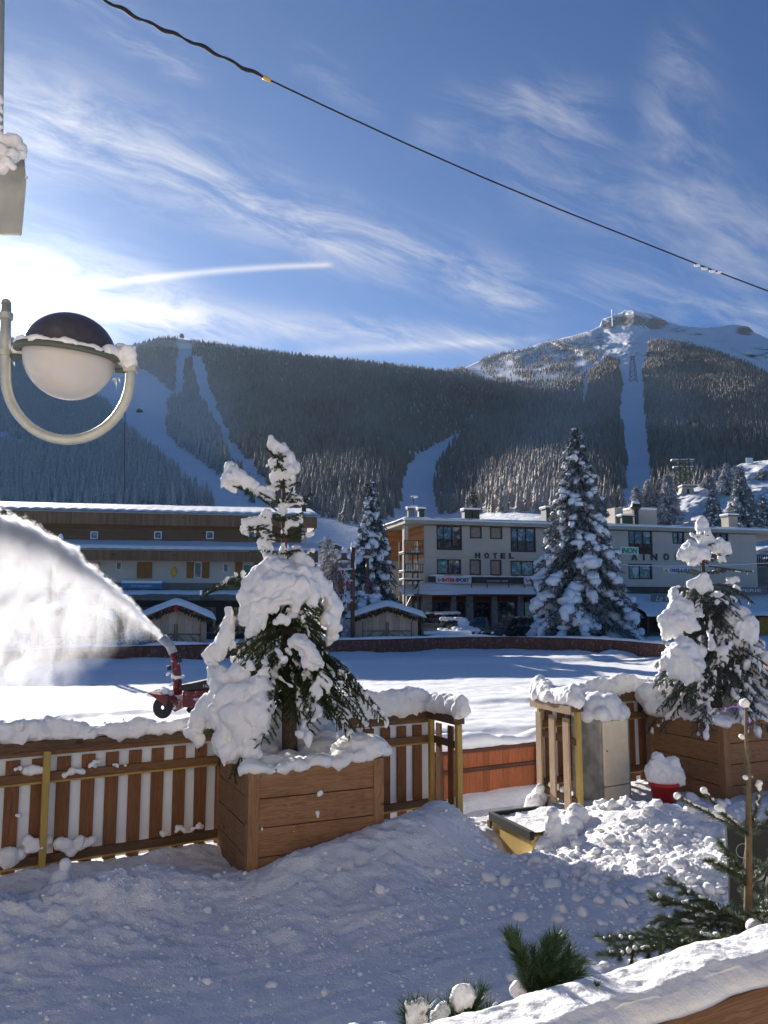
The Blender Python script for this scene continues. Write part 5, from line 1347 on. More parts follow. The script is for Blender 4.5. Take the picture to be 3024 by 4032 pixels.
hero_tree('snow-crusted fir in the left wooden planter, its thin top bent under lumps of snow', LT, P(1110, 1790, 7.94).z, [(2.2, .80), (2.6, .72), (3.0, .60), (3.4, .42), (3.8, .26)], 3, M['needle'], armsL, snowL, 7.94,
          (3.55, [(3.75, .34, 5, .2), (3.92, .36, 5, .1), (4.08, .34, 5, .2), (4.25, .22, 5, .3), (4.4, .30, 4, .5), (4.58, .18, 4, .4), (4.75, .15, 4, .4), (4.88, .10, 4, .5)]), z_low=2.55, lean=(-.12, 0), nb=8)
# right planter tree
RT = (4.44, 10.81, 1.80)
snowR = [(2770, 2040, 14, 0), (2768, 2065, 24, 0), (2772, 2095, 28, 0), (2770, 2125, 26, 0), (2790, 2105, 18, 0), (2745, 2160, 34, -.1), (2715, 2165, 40, -.15), (2690, 2175, 28, -.15), (2755, 2180, 26, -.2), (2720, 2140, 24, -.1),
    (2820, 2150, 30, 0), (2845, 2155, 32, 0), (2825, 2125, 18, 0), (2870, 2150, 14, 0), (2670, 2190, 12, -.2), (2880, 2165, 12, 0),
    (2770, 2275, 22, -.3), (2755, 2290, 24, -.3), (2785, 2300, 22, -.3), (2730, 2300, 18, -.3), (2765, 2320, 16, -.3),
    (2660, 2315, 16, -.3), (2670, 2335, 24, -.35), (2680, 2365, 32, -.35), (2665, 2395, 36, -.4), (2700, 2400, 36, -.4), (2640, 2420, 32, -.4), (2670, 2440, 44, -.45), (2710, 2440, 34, -.45), (2630, 2460, 26, -.4), (2625, 2490, 24, -.4), (2655, 2480, 30, -.45), (2740, 2460, 24, -.45), (2720, 2370, 20, -.35),
    (2690, 2540, 28, -.55), (2720, 2545, 30, -.55), (2670, 2570, 34, -.6), (2710, 2585, 44, -.6), (2660, 2610, 38, -.6), (2630, 2600, 24, -.55), (2615, 2620, 22, -.55), (2690, 2640, 36, -.62), (2735, 2610, 34, -.6), (2750, 2560, 26, -.55), (2720, 2660, 24, -.62), (2650, 2650, 24, -.6),
    (2880, 2410, 30, -.25), (2905, 2420, 38, -.25), (2925, 2450, 44, -.3), (2900, 2480, 44, -.3), (2935, 2500, 46, -.3), (2900, 2520, 36, -.35), (2940, 2545, 34, -.3), (2950, 2475, 36, -.2), (2860, 2500, 26, -.35), (2915, 2560, 24, -.3), (2870, 2440, 30, -.25),
    (2840, 2560, 20, -.5), (2850, 2590, 16, -.5), (2960, 2600, 26, -.3), (2990, 2610, 26, -.2), (3010, 2580, 22, -.1), (3000, 2640, 24, -.2), (2940, 2620, 20, -.4), (2860, 2280, 14, -.1), (2890, 2275, 12, -.1), (2830, 2330, 14, -.3), (2900, 2310, 12, 0), (2730, 2210, 16, -.25), (2840, 2200, 20, -.1)]
armsR = [((2790, 2230, 0), (2850, 2240, 0), (2955, 2250, 0), .12, .015), ((2790, 2300, 0), (2880, 2290, 0), (2960, 2370, 0), .18, .02), ((2790, 2220, 0), (2720, 2180, 0), (2665, 2195, 0), .12, None), ((2800, 2560, 0), (2700, 2580, -.3), (2590, 2700, -.5), .24, .02),
    ((2800, 2560, 0), (2950, 2560, 0), (3060, 2680, 0), .26, .02), ((2800, 2600, 0), (2900, 2620, -.3), (2980, 2720, -.5), .26, .02), ((2800, 2330, 0), (2720, 2310, -.1), (2640, 2320, -.2), .16, .02)]
hero_tree('bluish snow-laden fir in the right wooden planter', RT, P(2775, 2080, 10.81).z, [(2.1, .92), (2.6, .80), (3.1, .60), (3.6, .46), (4.0, .34)], 5, M['needle_blue'], armsR, snowR, 10.81,
          (3.75, [(3.85, .36, 5, .1), (4.02, .30, 5, .2), (4.18, .22, 5, .3), (4.32, .14, 4, .5)]), z_low=2.35, lean=(-.13, 0), nb=9, nl=.028, voxel=.020, small=.75)
# ------------------------------------------------------------ terrace snow
TG = 1.0
def fline(x): return 9.228 + 0.59 * x
uF = Vector((0.8613, 0.5081, 0)).normalized(); nF = Vector((uF.y, -uF.x, 0))
FR = frame((0, 9.228, 0), uF, nF)
def terr_h(x, y, fine=True):
    sd = (y - fline(x)) * 0.8613            # >0 beyond the fence line
    P3 = np.stack([x, y, x * 0], 1)
    h = TG + 0.03 * fbm(P3 * 1.1, 3, 101)
    def gs(cx, cy, rx, ry, a, ang=0.0):
        dx, dy = x - cx, y - cy; c, s = math.cos(ang), math.sin(ang)
        return a * np.exp(-(((dx * c + dy * s) / rx) ** 2 + ((-dx * s + dy * c) / ry) ** 2))
    bank = 0.24 * np.exp(-((sd + 1.25) / 0.55) ** 2) * np.clip((-x - 1.2) / 0.8, 0, 1)
    h = h + bank + 0.10 * np.exp(-((sd + 0.1) / 0.22) ** 2) * (x < -1.0)
    h += gs(-0.55, 7.15, .75, .42, .30, .42) + gs(.25, 7.75, .62, .55, .42, .3) + gs(.55, 8.45, .40, .50, .34, .2) + gs(-0.1, 6.6, .9, .5, .14, .4)
    h += gs(3.0, 8.6, 1.1, .5, .26, .45) + gs(2.45, 8.9, .4, .35, .20) + gs(4.6, 9.2, 1.2, .5, .16, .4) + gs(5.6, 10.0, 1.6, .9, .15, .4)
    h += gs(2.7, 7.3, .9, .9, .12, .5) + gs(3.5, 6.9, 1.4, 1.3, .10, .3) + gs(1.9, 6.5, .7, .5, .06) - gs(1.30, 8.50, .20, .40, .24, -.4)
    rough = 0.45 + 1.0 * np.clip(gs(2.8, 7.0, 1.1, 1.0, 1.0) + gs(2.6, 6.2, 1.0, .8, .6), 0, 1) + 0.7 * gs(.1, 7.4, .9, .8, 1.0) + 1.3 * bank / .24 + 0.25
    path = gs(.9, 6.4, .9, 2.2, 1.0, -.35) + gs(0.4, 4.6, 2.2, .9, 1.0)
    rough = rough * (1 - 0.72 * np.clip(path, 0, 1))
    h += rough * (0.050 * fbm(P3 * 2.6, 3, 102, .6) + 0.042 * fbm(P3 * 6.0, 5, 104, .70, billow=True)) + (0.005 + .010 * np.clip(rough - .4, 0, 1)) * fbm(P3 * 15, 4, 109, .65)
    h += 0.016 * fbm(np.stack([(x * .86 + y * .5) * 1.3, (-x * .5 + y * .86) * 13, x * 0], 1), 3, 107) * np.clip(path + .4, 0, 1)
    # beyond the fence the ground drops to the rink side
    gap = (x > 0.55) & (x < 2.05)
    low = 0.30
    t = np.clip((sd - 0.05) / 0.35, 0, 1); tg = np.clip((sd + 0.35) / 1.9, 0, 1)
    t = np.where(gap, tg, t)
    h = h * (1 - t) + low * t
    return h
V, F = grid(np.concatenate([np.arange(-7, -4.2, .06), np.arange(-4.2, 6.2, .024), np.arange(6.2, 9, .06)]), np.concatenate([np.arange(1.0, 3.6, .06), np.arange(3.6, 9.5, .024), np.arange(9.5, 15.5, .05)]), terr_h)
sdv = (V[:, 1] - fline(V[:, 0])) * 0.8613
fk = (sdv[F[:, 0]] < 2.2)
o = np_mesh('snow_terrace', V, F[fk], M['snow_ground'], smooth=True); tag(o, kind='structure')
# loose lumps of shovelled snow
rng = np.random.RandomState(77); C = []; Rr = []
def clods(n, cx, cy, sx, sy, r0, r1, pw=2.0):
    for _ in range(n):
        x = rng.normal(cx, sx); y = rng.normal(cy, sy)
        if (y - fline(x)) * .86 > -.12 or y < 3.0: continue
        if -1.9 < x < .1 and 7.2 < y < 9: continue
        r = r0 + (r1 - r0) * rng.rand() ** pw; C.append((x, y, r)); Rr.append((r * rng.uniform(.8, 1.25), r * rng.uniform(.8, 1.25), r * rng.uniform(.6, .95)))
clods(1100, 2.9, 6.9, .85, .75, .008, .066, 3.0); clods(160, 2.3, 6.2, .8, .6, .010, .045, 2.8); clods(200, 1.3, 7.8, .6, .6, .008, .035); clods(60, -2.3, 6.2, 1.6, .45, .008, .03, 3.0)
clods(40, -.1, 6.9, .9, .5, .01, .035, 2.8); clods(12, -2.0, 5.0, 1.5, .5, .008, .05, 3.0); clods(10, -.3, 5.2, 1.2, .5, .008, .035, 3); clods(200, 4.2, 8.6, 1.4, .5, .01, .06, 2.6); clods(60, 2.0, 9.0, .25, .25, .02, .07)
clods(1500, -1.2, 6.0, 1.9, .9, .004, .014, 2.0); clods(900, 1.2, 5.8, 1.5, 1.0, .004, .013, 2.0); clods(700, 2.6, 6.6, .9, .9, .004, .02, 2.0)
C = np.array(C); Rr = np.array(Rr); hz_ = terr_h(C[:, 0], C[:, 1]); C[:, 2] = hz_ + Rr[:, 2] * .25
V, F = ellips(C, Rr, rng, ICO2, .80, 5.0, 9)
tag(np_mesh('snow_clods', V, F, M['snow'], smooth=False), 'loose lumps of shovelled snow scattered over the terrace', 'snow lumps', kind='stuff')
bpy.data.objects['snow_clods'].data.polygons.foreach_set('use_smooth', [True] * len(F))

# ------------------------------------------------------------ terrace fence
def fence(root, fr, u0, u1, zt=2.2, sheet=True, slat_m=None, spacing=.213, sw=.118, zb=1.04, side=1):
    slat_m = slat_m or M['slat']
    MB().fbox(fr, u0, u1, -.075, .075, zt - .085, zt).build('top_rail', M['rail_dark'], root, bevel=.006)
    MB().fbox(fr, u0, u1, .02, .06, zt - .125, zt - .087).build('rail', M['rail_wood'], root)
    MB().fbox(fr, u0, u1, .032, .068, zt - .35, zt - .275).build('rail', M['rail_wood'], root)
    MB().fbox(fr, u0, u1, .034, .066, zt - .368, zt - .352).build('rail_trim', M['yellow_wood'], root)
    MB().fbox(fr, u0, u1, .032, .068, zt - 1.06, zt - .985).build('rail', M['rail_dark'], root)
    MB().fbox(fr, u0, u1, .034, .066, zt - 1.078, zt - 1.062).build('rail_trim', M['yellow_wood'], root)
    u = u0 + .03 + spacing * .3
    while u + sw < u1:
        MB().fbox(fr, u, u + sw, .006, .029, zb, zt - .155).build('slat', slat_m, root, bevel=.003); u += spacing
    if sheet:
        MB().fbox(fr, u0, u1, -.012, -.004, zt - 1.0, zt - .09).build('backing_sheet', M['white_sheet'], root)
uc = 0.536 / .8613
lf = thing('slatted_fence', 'slatted wooden fence with white backing and snow-topped rail left of the steps', 'fence', tuple(FR(uc, 0, TG)))
fence(lf, FR, -7.6, uc)
for u in (-5.65, -3.56, -1.0, uc - .045): MB().fbox(FR, u - .03, u + .03, .070, .125, .98, 2.115).build('post', M['yellow_wood'], lf, bevel=.004)
c0 = FR(uc, 0, 0); e0 = Vector((.83, 8.97, 0)); u2 = (e0 - c0).normalized(); n2 = Vector((u2.y, -u2.x, 0))
if n2.dot(Vector((1, 0, 0))) < 0: n2 = -n2
FR2 = frame(c0, u2, n2); l2 = (e0 - c0).length
MB().fbox(FR2, .08, l2, -.07, .07, 2.115, 2.2).build('top_rail', M['rail_dark'], lf, bevel=.006)
MB().fbox(FR2, .03, l2 - .03, -.02, .015, 1.85, 1.925).build('rail', M['rail_dark'], lf); MB().fbox(FR2, .03, l2 - .03, -.02, .015, 1.14, 1.215).build('rail', M['rail_dark'], lf)
for u in (.10, .36): MB().fbox(FR2, u, u + .11, .018, .040, 1.0, 2.07).build('slat', M['slat'], lf, bevel=.003)
MB().fbox(FR2, l2 - .05, l2 + .01, -.035, .03, .98, 2.112).build('post', M['yellow_wood'], lf, bevel=.004)
S = []
rng = np.random.RandomState(5)
def rail_snow(fr, u0, u1, z, h, w, parent, seed, big=(), vox=.016):
    S = []; u = u0; rg = np.random.RandomState(seed)
    while u <= u1:
        hh = h * (1 + .30 * fbm(np.array([[u * 2.6, seed, 0]]), 3, seed)[0] * 2)
        for (bu, bw, bh) in big: hh += bh * math.exp(-((u - bu) / bw) ** 2)
        n = rg.uniform(-.02, .02); r = w * .5
        q = fr(u, n, 0); S.append((q.x, q.y, z + hh * .30, r * 1.05, r * 1.05, hh * .5)); S.append((q.x, q.y, z + hh * .62, r * .82, r * .82, hh * .44))
        if rg.rand() < .5: q = fr(u + rg.uniform(-.03, .03), rg.uniform(-.5, .5) * w, 0); S.append((q.x, q.y, z + hh * rg.uniform(.5, .95), .03, .03, .03))
        u += w * .30
    return snow_fused('rail_snow', [tuple(s) for s in S], M['snow'], parent, voxel=vox, amp=.026, nscale=6.0, amp2=.018, seed=seed, warp=.05)
rail_snow(FR, -7.5, uc - .02, 2.2, .17, .22, lf, 21, big=((-4.3, .5, .04), (-3.2, .25, -.05), (-.15, .3, .06), (.25, .25, .04)))
rail_snow(FR2, .05, l2, 2.2, .20, .22, lf, 22)
# snow stuck to the rails
def stuck(fr, lst, parent, seed, off=.07):
    rg = np.random.RandomState(seed)
    for n_, (u, z, r, k) in enumerate(lst):
        S = [(*fr(u, off, z), r * .75)]
        for _ in range(k):
            q = fr(u + rg.normal(0, r), off + rg.uniform(-.01, .02), 0); S.append((q.x, q.y, z + rg.normal(0, r * .35), r * rg.uniform(.4, .75)))
        snow_fused('stuck_snow', S, M['snow'], parent, voxel=.012, amp=.012, nscale=14, amp2=.006, seed=seed + n_)
def fuz(px, py):
    a, b = ray(px, py); d = Vector((a, 1, 0)); O = FR(0, .06, 0); Y = O.dot(nF) / d.dot(nF); p = d * Y; return (p - Vector((0, 9.228, 0))).dot(uF), CAMZ + b * Y
L_ = []
for (px, py, r, k) in ((145, 3030, .05, 10), (285, 3035, .05, 9), (355, 3012, .03, 6), (390, 2995, .03, 5), (455, 3012, .03, 5), (72, 3210, .03, 5), (80, 3025, .03, 3), (30, 3370, .10, 10), (130, 3330, .08, 8), (260, 3325, .09, 8), (330, 3318, .06, 5), (700, 3262, .04, 5), (780, 3255, .04, 5), (640, 3285, .04, 4), (710, 3330, .02, 4)):
    u, z = fuz(px, py); L_.append((u, z, r, k))
stuck(FR, L_, lf, 31)
# right-hand fence
x0 = 1.97; uR0 = x0 / .8613
rf = thing('slatted_fence', 'slatted wooden fence right of the steps, running behind the meter box and the right planter', 'fence', tuple(FR(uR0, 0, TG)))
fence(rf, FR, uR0, uR0 + 6.5, zt=2.24)
cr = FR(uR0, 0, 0); er = Vector((2.27, 9.62, 0)); u3 = (er - cr).normalized(); n3 = Vector((u3.y, -u3.x, 0))
if n3.dot(Vector((-1, -.3, 0))) < 0: n3 = -n3
FR3 = frame(cr, u3, n3); l3 = (er - cr).length
MB().fbox(FR3, -.04, l3 + .03, -.085, .085, 2.17, 2.24).build('top_rail', M['rail_dark'], rf, bevel=.006)
MB().fbox(FR3, -.04, l3 + .03, .088, .10, 2.14, 2.235).build('rail_trim', M['slat_light'], rf)
MB().fbox(FR3, .0, l3, -.02, .018, 1.78, 1.86).build('rail', M['rail_dark'], rf); MB().fbox(FR3, .0, l3, -.02, .018, 1.10, 1.18).build('rail', M['rail_dark'], rf)
for k, (u, zb_, zt_) in enumerate(((.0, 1.14, 2.08), (.30, 1.04, 2.08), (.60, .98, 2.08))):
    MB().fbox(FR3, u, u + .12, .020, .046, zb_, zt_).build('slat', M['slat_light'], rf, bevel=.003)
MB().fbox(FR3, l3 - .03, l3 + .03, -.05, .012, .85, 2.168).build('post', M['yellow_wood'], rf, bevel=.004); MB().fbox(FR3, -.02, .04, -.05, .012, .6, 2.168).build('post', M['yellow_wood'], rf, bevel=.004)
MB().fbox(FR3, -.12, .10, -.10, -.055, .35, 1.05).build('skirt_panel', M['yellow_panel'], rf); MB().fbox(FR3, -.17, -.125, -.10, -.05, .35, 1.12).build('skirt_edge', M['rail_dark'], rf)
rail_snow(FR3, .0, l3 - .02, 2.24, .24, .24, rf, 23)
rail_snow(FR, uR0 + .15, uR0 + 6.4, 2.24, .12, .20, rf, 24, big=((uR0 + .9, .3, .06), (uR0 + 1.5, .2, .10), (uR0 + 2.6, .3, -.06)))
q = [(cr.x - .02, cr.y - .05, 1.05, .10), (cr.x - .08, cr.y - .1, .98, .12), (cr.x - .02, cr.y - .12, 1.15, .07), (cr.x - .1, cr.y - .05, .9, .12), (cr.x + .1, cr.y - .22, 1.22, .04), (cr.x + .2, cr.y - .45, 1.20, .045)]
snow_fused('stuck_snow', q, M['snow'], rf, voxel=.012, amp=.02, nscale=10, amp2=.008, seed=4)
# wooden step box with rubber edge
A = Vector((1.16, 9.0, 0)); B = Vector((1.47, 8.22, 0)); C3 = Vector((1.72, 9.25, 0)); Dp = C3 + (B - A)
sb = thing('step_platform', 'low yellow-sided platform with black rubber edging at the top of the steps', 'platform', (A.x, A.y, TG - .2))
def zq(p, z): return (p.x, p.y, z)
MB().hexa([zq(A, .55), zq(B, .55), zq(Dp, .55), zq(C3, .55), zq(A, 1.13), zq(B, 1.13), zq(Dp, 1.13), zq(C3, 1.13)]).build('side_panel', M['yellow_panel'], sb)
def strip(a, b, w, z0, z1, nm, m):
    t = (b - a).normalized(); n = Vector((-t.y, t.x, 0)) * w
    MB().hexa([zq(a - n, z0), zq(b - n, z0), zq(b + n, z0), zq(a + n, z0), zq(a - n, z1), zq(b - n, z1), zq(b + n, z1), zq(a + n, z1)]).build(nm, m, sb, bevel=.004)
strip(A, B, .025, 1.10, 1.185, 'edging', M['rubber']); strip(A + (C3 - A) * .05, C3, .025, 1.132, 1.182, 'edging', M['rubber'])
strip(A - (B - A).normalized() * .03, A + (B - A).normalized() * .03, .028, .75, 1.099, 'corner_trim', M['rail_dark'])
V, F = grid(np.linspace(.06, .96, 40), np.linspace(.04, 1.0, 40), lambda x, y: 1.135 + .03 * x + .03 * y + .03 * fbm(np.stack([x * 6, y * 6, x * 0], 1), 4, 7))
for i in range(len(V)):
    q = A + (B - A) * V[i, 0] + (C3 - A) * V[i, 1]; V[i] = (q.x, q.y, V[i, 2])
np_mesh('platform_snow', V, F, M['snow_ground'], sb, smooth=True)
# small snow pillar beside it
tag(snow_fused('snow_pillar', [(1.72, 8.35, 1.05, .15), (1.70, 8.33, 1.22, .09), (1.70, 8.32, 1.34, .055), (1.85, 8.40, 1.12, .11), (1.60, 8.25, 1.02, .12), (1.95, 8.55, 1.15, .12), (2.05, 8.75, 1.2, .13), (1.95, 8.3, 1.0, .08)], M['snow'], None, voxel=.014, amp=.03, nscale=9, amp2=.012, seed=8, origin=(1.72, 8.35, 1.0)), 'small knobbly pillar of snow at the foot of the right fence end', 'snow pillar')
tag(snow_fused('snow_pillar', [(-2.62, 6.72, 1.08, .12), (-2.60, 6.73, 1.22, .085), (-2.58, 6.74, 1.33, .055), (-2.60, 6.70, 1.15, .10)], M['snow'], None, voxel=.014, amp=.02, nscale=9, seed=18, origin=(-2.6, 6.73, 1.0)), 'rounded finger of snow standing before the left slatted fence', 'snow pillar')

# ------------------------------------------------------------ planters
def planter(label, FL, Fr, zt, zb, seed, snow_pts, group='wooden tree planters'):
    """FL, Fr: front left and front right corner"""
    FL = Vector((*FL, 0)); Fr = Vector((*Fr, 0)); u = (Fr - FL).normalized(); n = Vector((u.y, -u.x, 0)); L = (Fr - FL).length; f = frame(FL, u, n)
    t = thing('planter_box', label, 'planter', (FL.x, FL.y, zb), group)
    rg = random.Random(seed); ph = (zt - zb - .03) / 4
    for side in range(4):
        for k in range(4):
            z0 = zb + .03 + k * ph; z1 = z0 + ph - .008; j = rg.uniform(-.004, .004)
            if side == 0: b_ = (.07, L - .07, -.045 + j, -.012 + j)
            elif side == 1: b_ = (.07, L - .07, -L + .012, -L + .045)
            mb = MB()
            if side < 2: mb.fbox(f, b_[0], b_[1], b_[2], b_[3], z0, z1); m_ = M['planter_front']
            elif side == 2: mb.fbox(f, .012 + j, .045 + j, -L + .05, -.05, z0, z1); m_ = M['planter_side']
            else: mb.fbox(f, L - .045, L - .012, -L + .05, -.05, z0, z1); m_ = M['planter_side']
            mb.build('plank', m_, t, bevel=.004)
    for (a, b_) in ((0, 0), (L, 0), (0, -L), (L, -L)):
        s = 1 if a == 0 else -1; r = 1 if b_ == 0 else -1
        MB().fbox(f, min(a, a + s * .10), max(a, a + s * .10), min(b_ - r * .10, b_), max(b_ - r * .10, b_), zb, zt + .012).build('corner_post', M['planter_post'], t, bevel=.005)
    MB().fbox(f, .05, L - .05, -L + .05, -.05, zt - .16, zt - .10).build('soil', M['soil'], t)
    S = []
    for (a, b_, z, r) in snow_pts: q = f(a * L, -b_ * L, 0); S.append((q.x, q.y, zt + z, r * 1.25, r * 1.25, r * .8))
    snow_fused('planter_snow', S, M['snow'], t, voxel=.018, amp=.024, nscale=6, amp2=.012, seed=seed, warp=.04)
    return t, f, L
sp1 = [(.04 + .03 * (i % 3), .02 + .02 * (i % 2), .02, .055) for i in range(3)]
for i in range(22): a = i / 21; sp1.append((a, .06 + .02 * math.sin(i * 2.1), .015 + .07 * max(0, a - .55) + .02 * math.sin(i * 1.3), .065 + .05 * max(0, a - .5)))
sp1 += [(.92, .10, .10, .13), (.86, .16, .10, .15), (.78, .18, .05, .14), (.95, .25, .08, .13), (.97, .5, .04, .11), (.95, .75, .03, .10), (.6, .2, -.03, .12), (.45, .18, -.05, .12), (.2, .2, -.03, .13), (.1, .3, 0, .13), (.05, .5, .02, .11), (.05, .7, .02, .1), (.05, .9, .02, .1), (.2, .45, -.05, .15), (.3, .7, -.03, .18), (.7, .5, -.04, .2), (.8, .75, .04, .22), (.65, .85, .10, .24), (.72, .92, .22, .20), (.62, .95, .30, .16), (.8, .9, .12, .2), (.5, .9, .05, .2), (.9, .9, .06, .14), (.4, .4, -.07, .15), (.55, .4, -.07, .15)]
planter('left wooden planter box of stained planks holding the snow-crusted fir', (-1.17, 7.11), (0.0, 7.64), 1.99, 0.98, 1, sp1)
sp2 = [(i / 15, .05, .02 + .02 * math.sin(i * 1.9), .065) for i in range(16)] + [(.04, i / 15, .015 + .02 * math.sin(i * 1.7), .07) for i in range(16)]
sp2 += [(.1, .9, .12, .2), (.05, .95, .22, .2), (.02, .85, .08, .18), (.2, .8, .02, .2), (.3, .3, -.03, .2), (.6, .3, -.02, .2), (.8, .3, .02, .2), (.6, .7, .0, .25), (.85, .7, .1, .25), (.95, .5, .15, .25), (.4, .6, -.05, .22), (.75, .9, .12, .25), (.95, .9, .3, .25), (.85, .2, .05, .13)]
planter('right wooden planter box holding the bluish fir, partly buried by drifted snow', (4.15, 9.98), (5.35, 10.52), 1.99, 0.95, 2, sp2)
# ------------------------------------------------------------ meter box
MBX = frame((2.66, 10.05, 0), (0.853, 0.522, 0), (0.522, -0.853, 0))
mt_ = thing('meter_column', 'grey concrete meter column with a beige door and a cap of snow', 'meter box', (2.62, 10.12, .95))
MB().fbox(MBX, 0, .52, -.50, 0, .9, 2.02).build('column', M['concrete'], mt_, bevel=.012)
MB().fbox(MBX, .03, .46, .002, .03, 1.22, 1.99).build('door', M['meter_door'], mt_, bevel=.006)
d2 = MB().fbox(MBX, .03, .46, .002, .028, .9, 1.205).build('lower_door', M['meter_door'], mt_, bevel=.006)
MB().lathe(MBX(.075, .03, 1.64), [(.010, 0), (.010, .006), (0, .006)], 10, axis=(0.522, -0.853, 0)).build('lock', M['black'], mt_)
q = [(MBX(a, b_, 0).x, MBX(a, b_, 0).y, 2.02 + z, r) for (a, b_, z, r) in ((.08, -.05, .05, .11), (.45, -.05, .05, .11), (.26, -.04, .07, .12), (.08, -.4, .06, .13), (.45, -.4, .06, .13), (.26, -.25, .12, .19), (.12, -.2, .14, .15), (.42, -.2, .14, .15), (.26, -.1, .15, .14), (.26, -.4, .14, .15), (.0, -.2, .03, .10), (.5, -.2, .03, .10), (.15, -.02, .02, .07), (.38, -.0, .02, .07))]
snow_fused('snow_cap', q, M['snow'], mt_, voxel=.014, amp=.015, nscale=4, amp2=.006, seed=3)
# ------------------------------------------------------------ red pot
pc = P(2612, 3030, 9.55)
rp = thing('flower_pot', 'red plastic flower pot heaped with snow beside the meter column', 'pot', (pc.x, pc.y, 1.05))
MB().lathe((pc.x, pc.y, 0), [(.10, 1.02), (.105, 1.02), (.155, 1.34), (.172, 1.34), (.175, 1.385), (.16, 1.385), (.155, 1.34), (0, 1.33)], 28).build('pot', M['red_pot'], rp, smooth=True)
snow_fused('snow_heap', [(pc.x, pc.y, 1.42, .150), (pc.x + .04, pc.y, 1.50, .125), (pc.x - .06, pc.y, 1.54, .105), (pc.x - .05, pc.y + .02, 1.64, .075), (pc.x + .02, pc.y, 1.60, .06), (pc.x + .13, pc.y - .03, 1.47, .10), (pc.x - .13, pc.y, 1.46, .10), (pc.x + .10, pc.y, 1.60, .08)], M['snow'], rp, voxel=.014, amp=.035, nscale=7, amp2=.018, seed=6, warp=.05)
tag(snow_fused('snow_lump', [(pc.x + .22, pc.y - .2, 1.12, .10), (pc.x + .25, pc.y - .18, 1.22, .08), (pc.x + .20, pc.y - .2, 1.02, .12)], M['snow'], None, voxel=.012, amp=.02, nscale=9, seed=16, origin=(pc.x + .2, pc.y - .2, 1.0)), 'upright lump of snow at the right foot of the red pot', 'snow lump')

# boot-packed path with a few grooves of old tyre and sledge tracks is in the terrain; bits of snow stuck on the planter front
pfl = Vector((-1.17, 7.11, 0)); pfr = Vector((0.0, 7.64, 0)); pu = (pfr - pfl).normalized(); pn = Vector((pu.y, -pu.x, 0)); pf_ = frame(pfl, pu, pn)
pb_ = bpy.data.objects['planter_box']
for (u, z, r, k) in ((.66, 1.72, .018, 6), (.64, 1.58, .018, 7), (.13, 1.50, .012, 4), (.42, 1.46, .010, 4), (.16, 1.78, .006, 2)):
    rg = np.random.RandomState(int(u * 1000)); S = []
    for _ in range(k): q = pf_(u + rg.normal(0, r * .5), -.008, 0); S.append((q.x, q.y, z + rg.normal(0, r * 1.2), r * rg.uniform(.5, .9)))
    snow_fused('stuck_snow', S, M['snow'], pb_, voxel=.006, amp=.006, nscale=22, seed=3)
# ------------------------------------------------------------ round pendant lamp at the upper left
YL = 3.9
def PL(px, py, dy=0.0): return P(px, py, YL + dy)
k_ = YL / FPX
lp = thing('hanging_lamp', 'globe lamp with dark dome and white bowl in a steel hoop, snowy rim', 'lamp', tuple(PL(50, 1600)))
ctr = PL(275, 1395)
tilt = Vector((0.11, -0.10, 1.0)).normalized()
xd = Vector((1, 0, -0.11)).normalized()
Rg = 180 * k_ * 1.0
prof = [(Rg * math.cos(a), Rg * 1.0 * math.sin(a)) for a in [i * math.pi / 2 / 20 for i in range(21)]]
MB().lathe(ctr, [(Rg * 1.0 * math.cos(a), Rg * .92 * math.sin(a)) for a in [i * math.pi / 2 / 20 for i in range(21)]], 48, axis=tilt, xdir=xd).build('dome', M['lamp_dark'], lp, smooth=True)
m, T, b = new_mat('lamp_bowl'); b.inputs['Base Color'].default_value = (0.62, 0.57, 0.53, 1); b.inputs['Roughness'].default_value = 0.22; b.inputs['Subsurface Weight'].default_value = 0.3; b.inputs['Subsurface Radius'].default_value = (.1, .1, .1); M['lamp_bowl'] = m
MB().lathe(ctr - tilt * .012, [(Rg * .985 * math.cos(a), -Rg * .98 * math.sin(a)) for a in [i * math.pi / 2 / 24 for i in range(25)]], 48, axis=tilt, xdir=xd).build('bowl', M['lamp_bowl'], lp, smooth=True)
MB().lathe(ctr, [(Rg * 1.0, -.012), (Rg * 1.17, -.016), (Rg * 1.18, -.006), (Rg * 1.17, .012), (Rg * 1.0, .014)], 56, axis=tilt, xdir=xd).build('rim', M['lamp_ring'], lp, smooth=True)
hoop = []
for a in np.linspace(180, 360, 34):
    ra = R(a); hoop.append(PL(268 + 246 * math.cos(ra) * (1.0 if math.cos(ra) < 0 else 1.0), 1480 - 252 * math.sin(ra) - (40 if 0 else 0)))
pts = [PL(24, 1195), PL(22, 1330), PL(22, 1450)] + hoop[1:-1] + [PL(514, 1480), PL(515, 1448)]
MB().tube(pts, 20 * k_, 20).build('hoop', M['metal_lamp'], lp, smooth=True)
MB().ell(PL(24, 1195), (20 * k_, 20 * k_, 20 * k_), 16, 8).build('hoop_cap', M['metal_lamp'], lp, smooth=True)
for (px, py) in ((24, 1245), (18, 1390)):
    MB().lathe(PL(px, py), [(20 * k_, -.016), (27 * k_, -.016), (27 * k_, .016), (20 * k_, .016)], 24).build('clamp', M['metal_lamp'], lp, bevel=.002)
q = PL(515, 1455); MB().box(q.x - .03, q.x + .033, q.y - .03, q.y + .03, q.z - .014, q.z + .016).build('clamp', M['metal_lamp'], lp, bevel=.004)
MB().tube([PL(-40, 1247), PL(20, 1247)], .014, 10).build('bracket', M['metal_lamp'], lp, smooth=True)
MB().tube([PL(44, 1400), PL(90, 1405)], .012, 8).build('hinge', M['lamp_ring'], lp, smooth=True); MB().tube([PL(455, 1458), PL(510, 1462)], .012, 8).build('hinge', M['lamp_ring'], lp, smooth=True)
S = []
rg = np.random.RandomState(4)
yv = tilt.cross(xd)
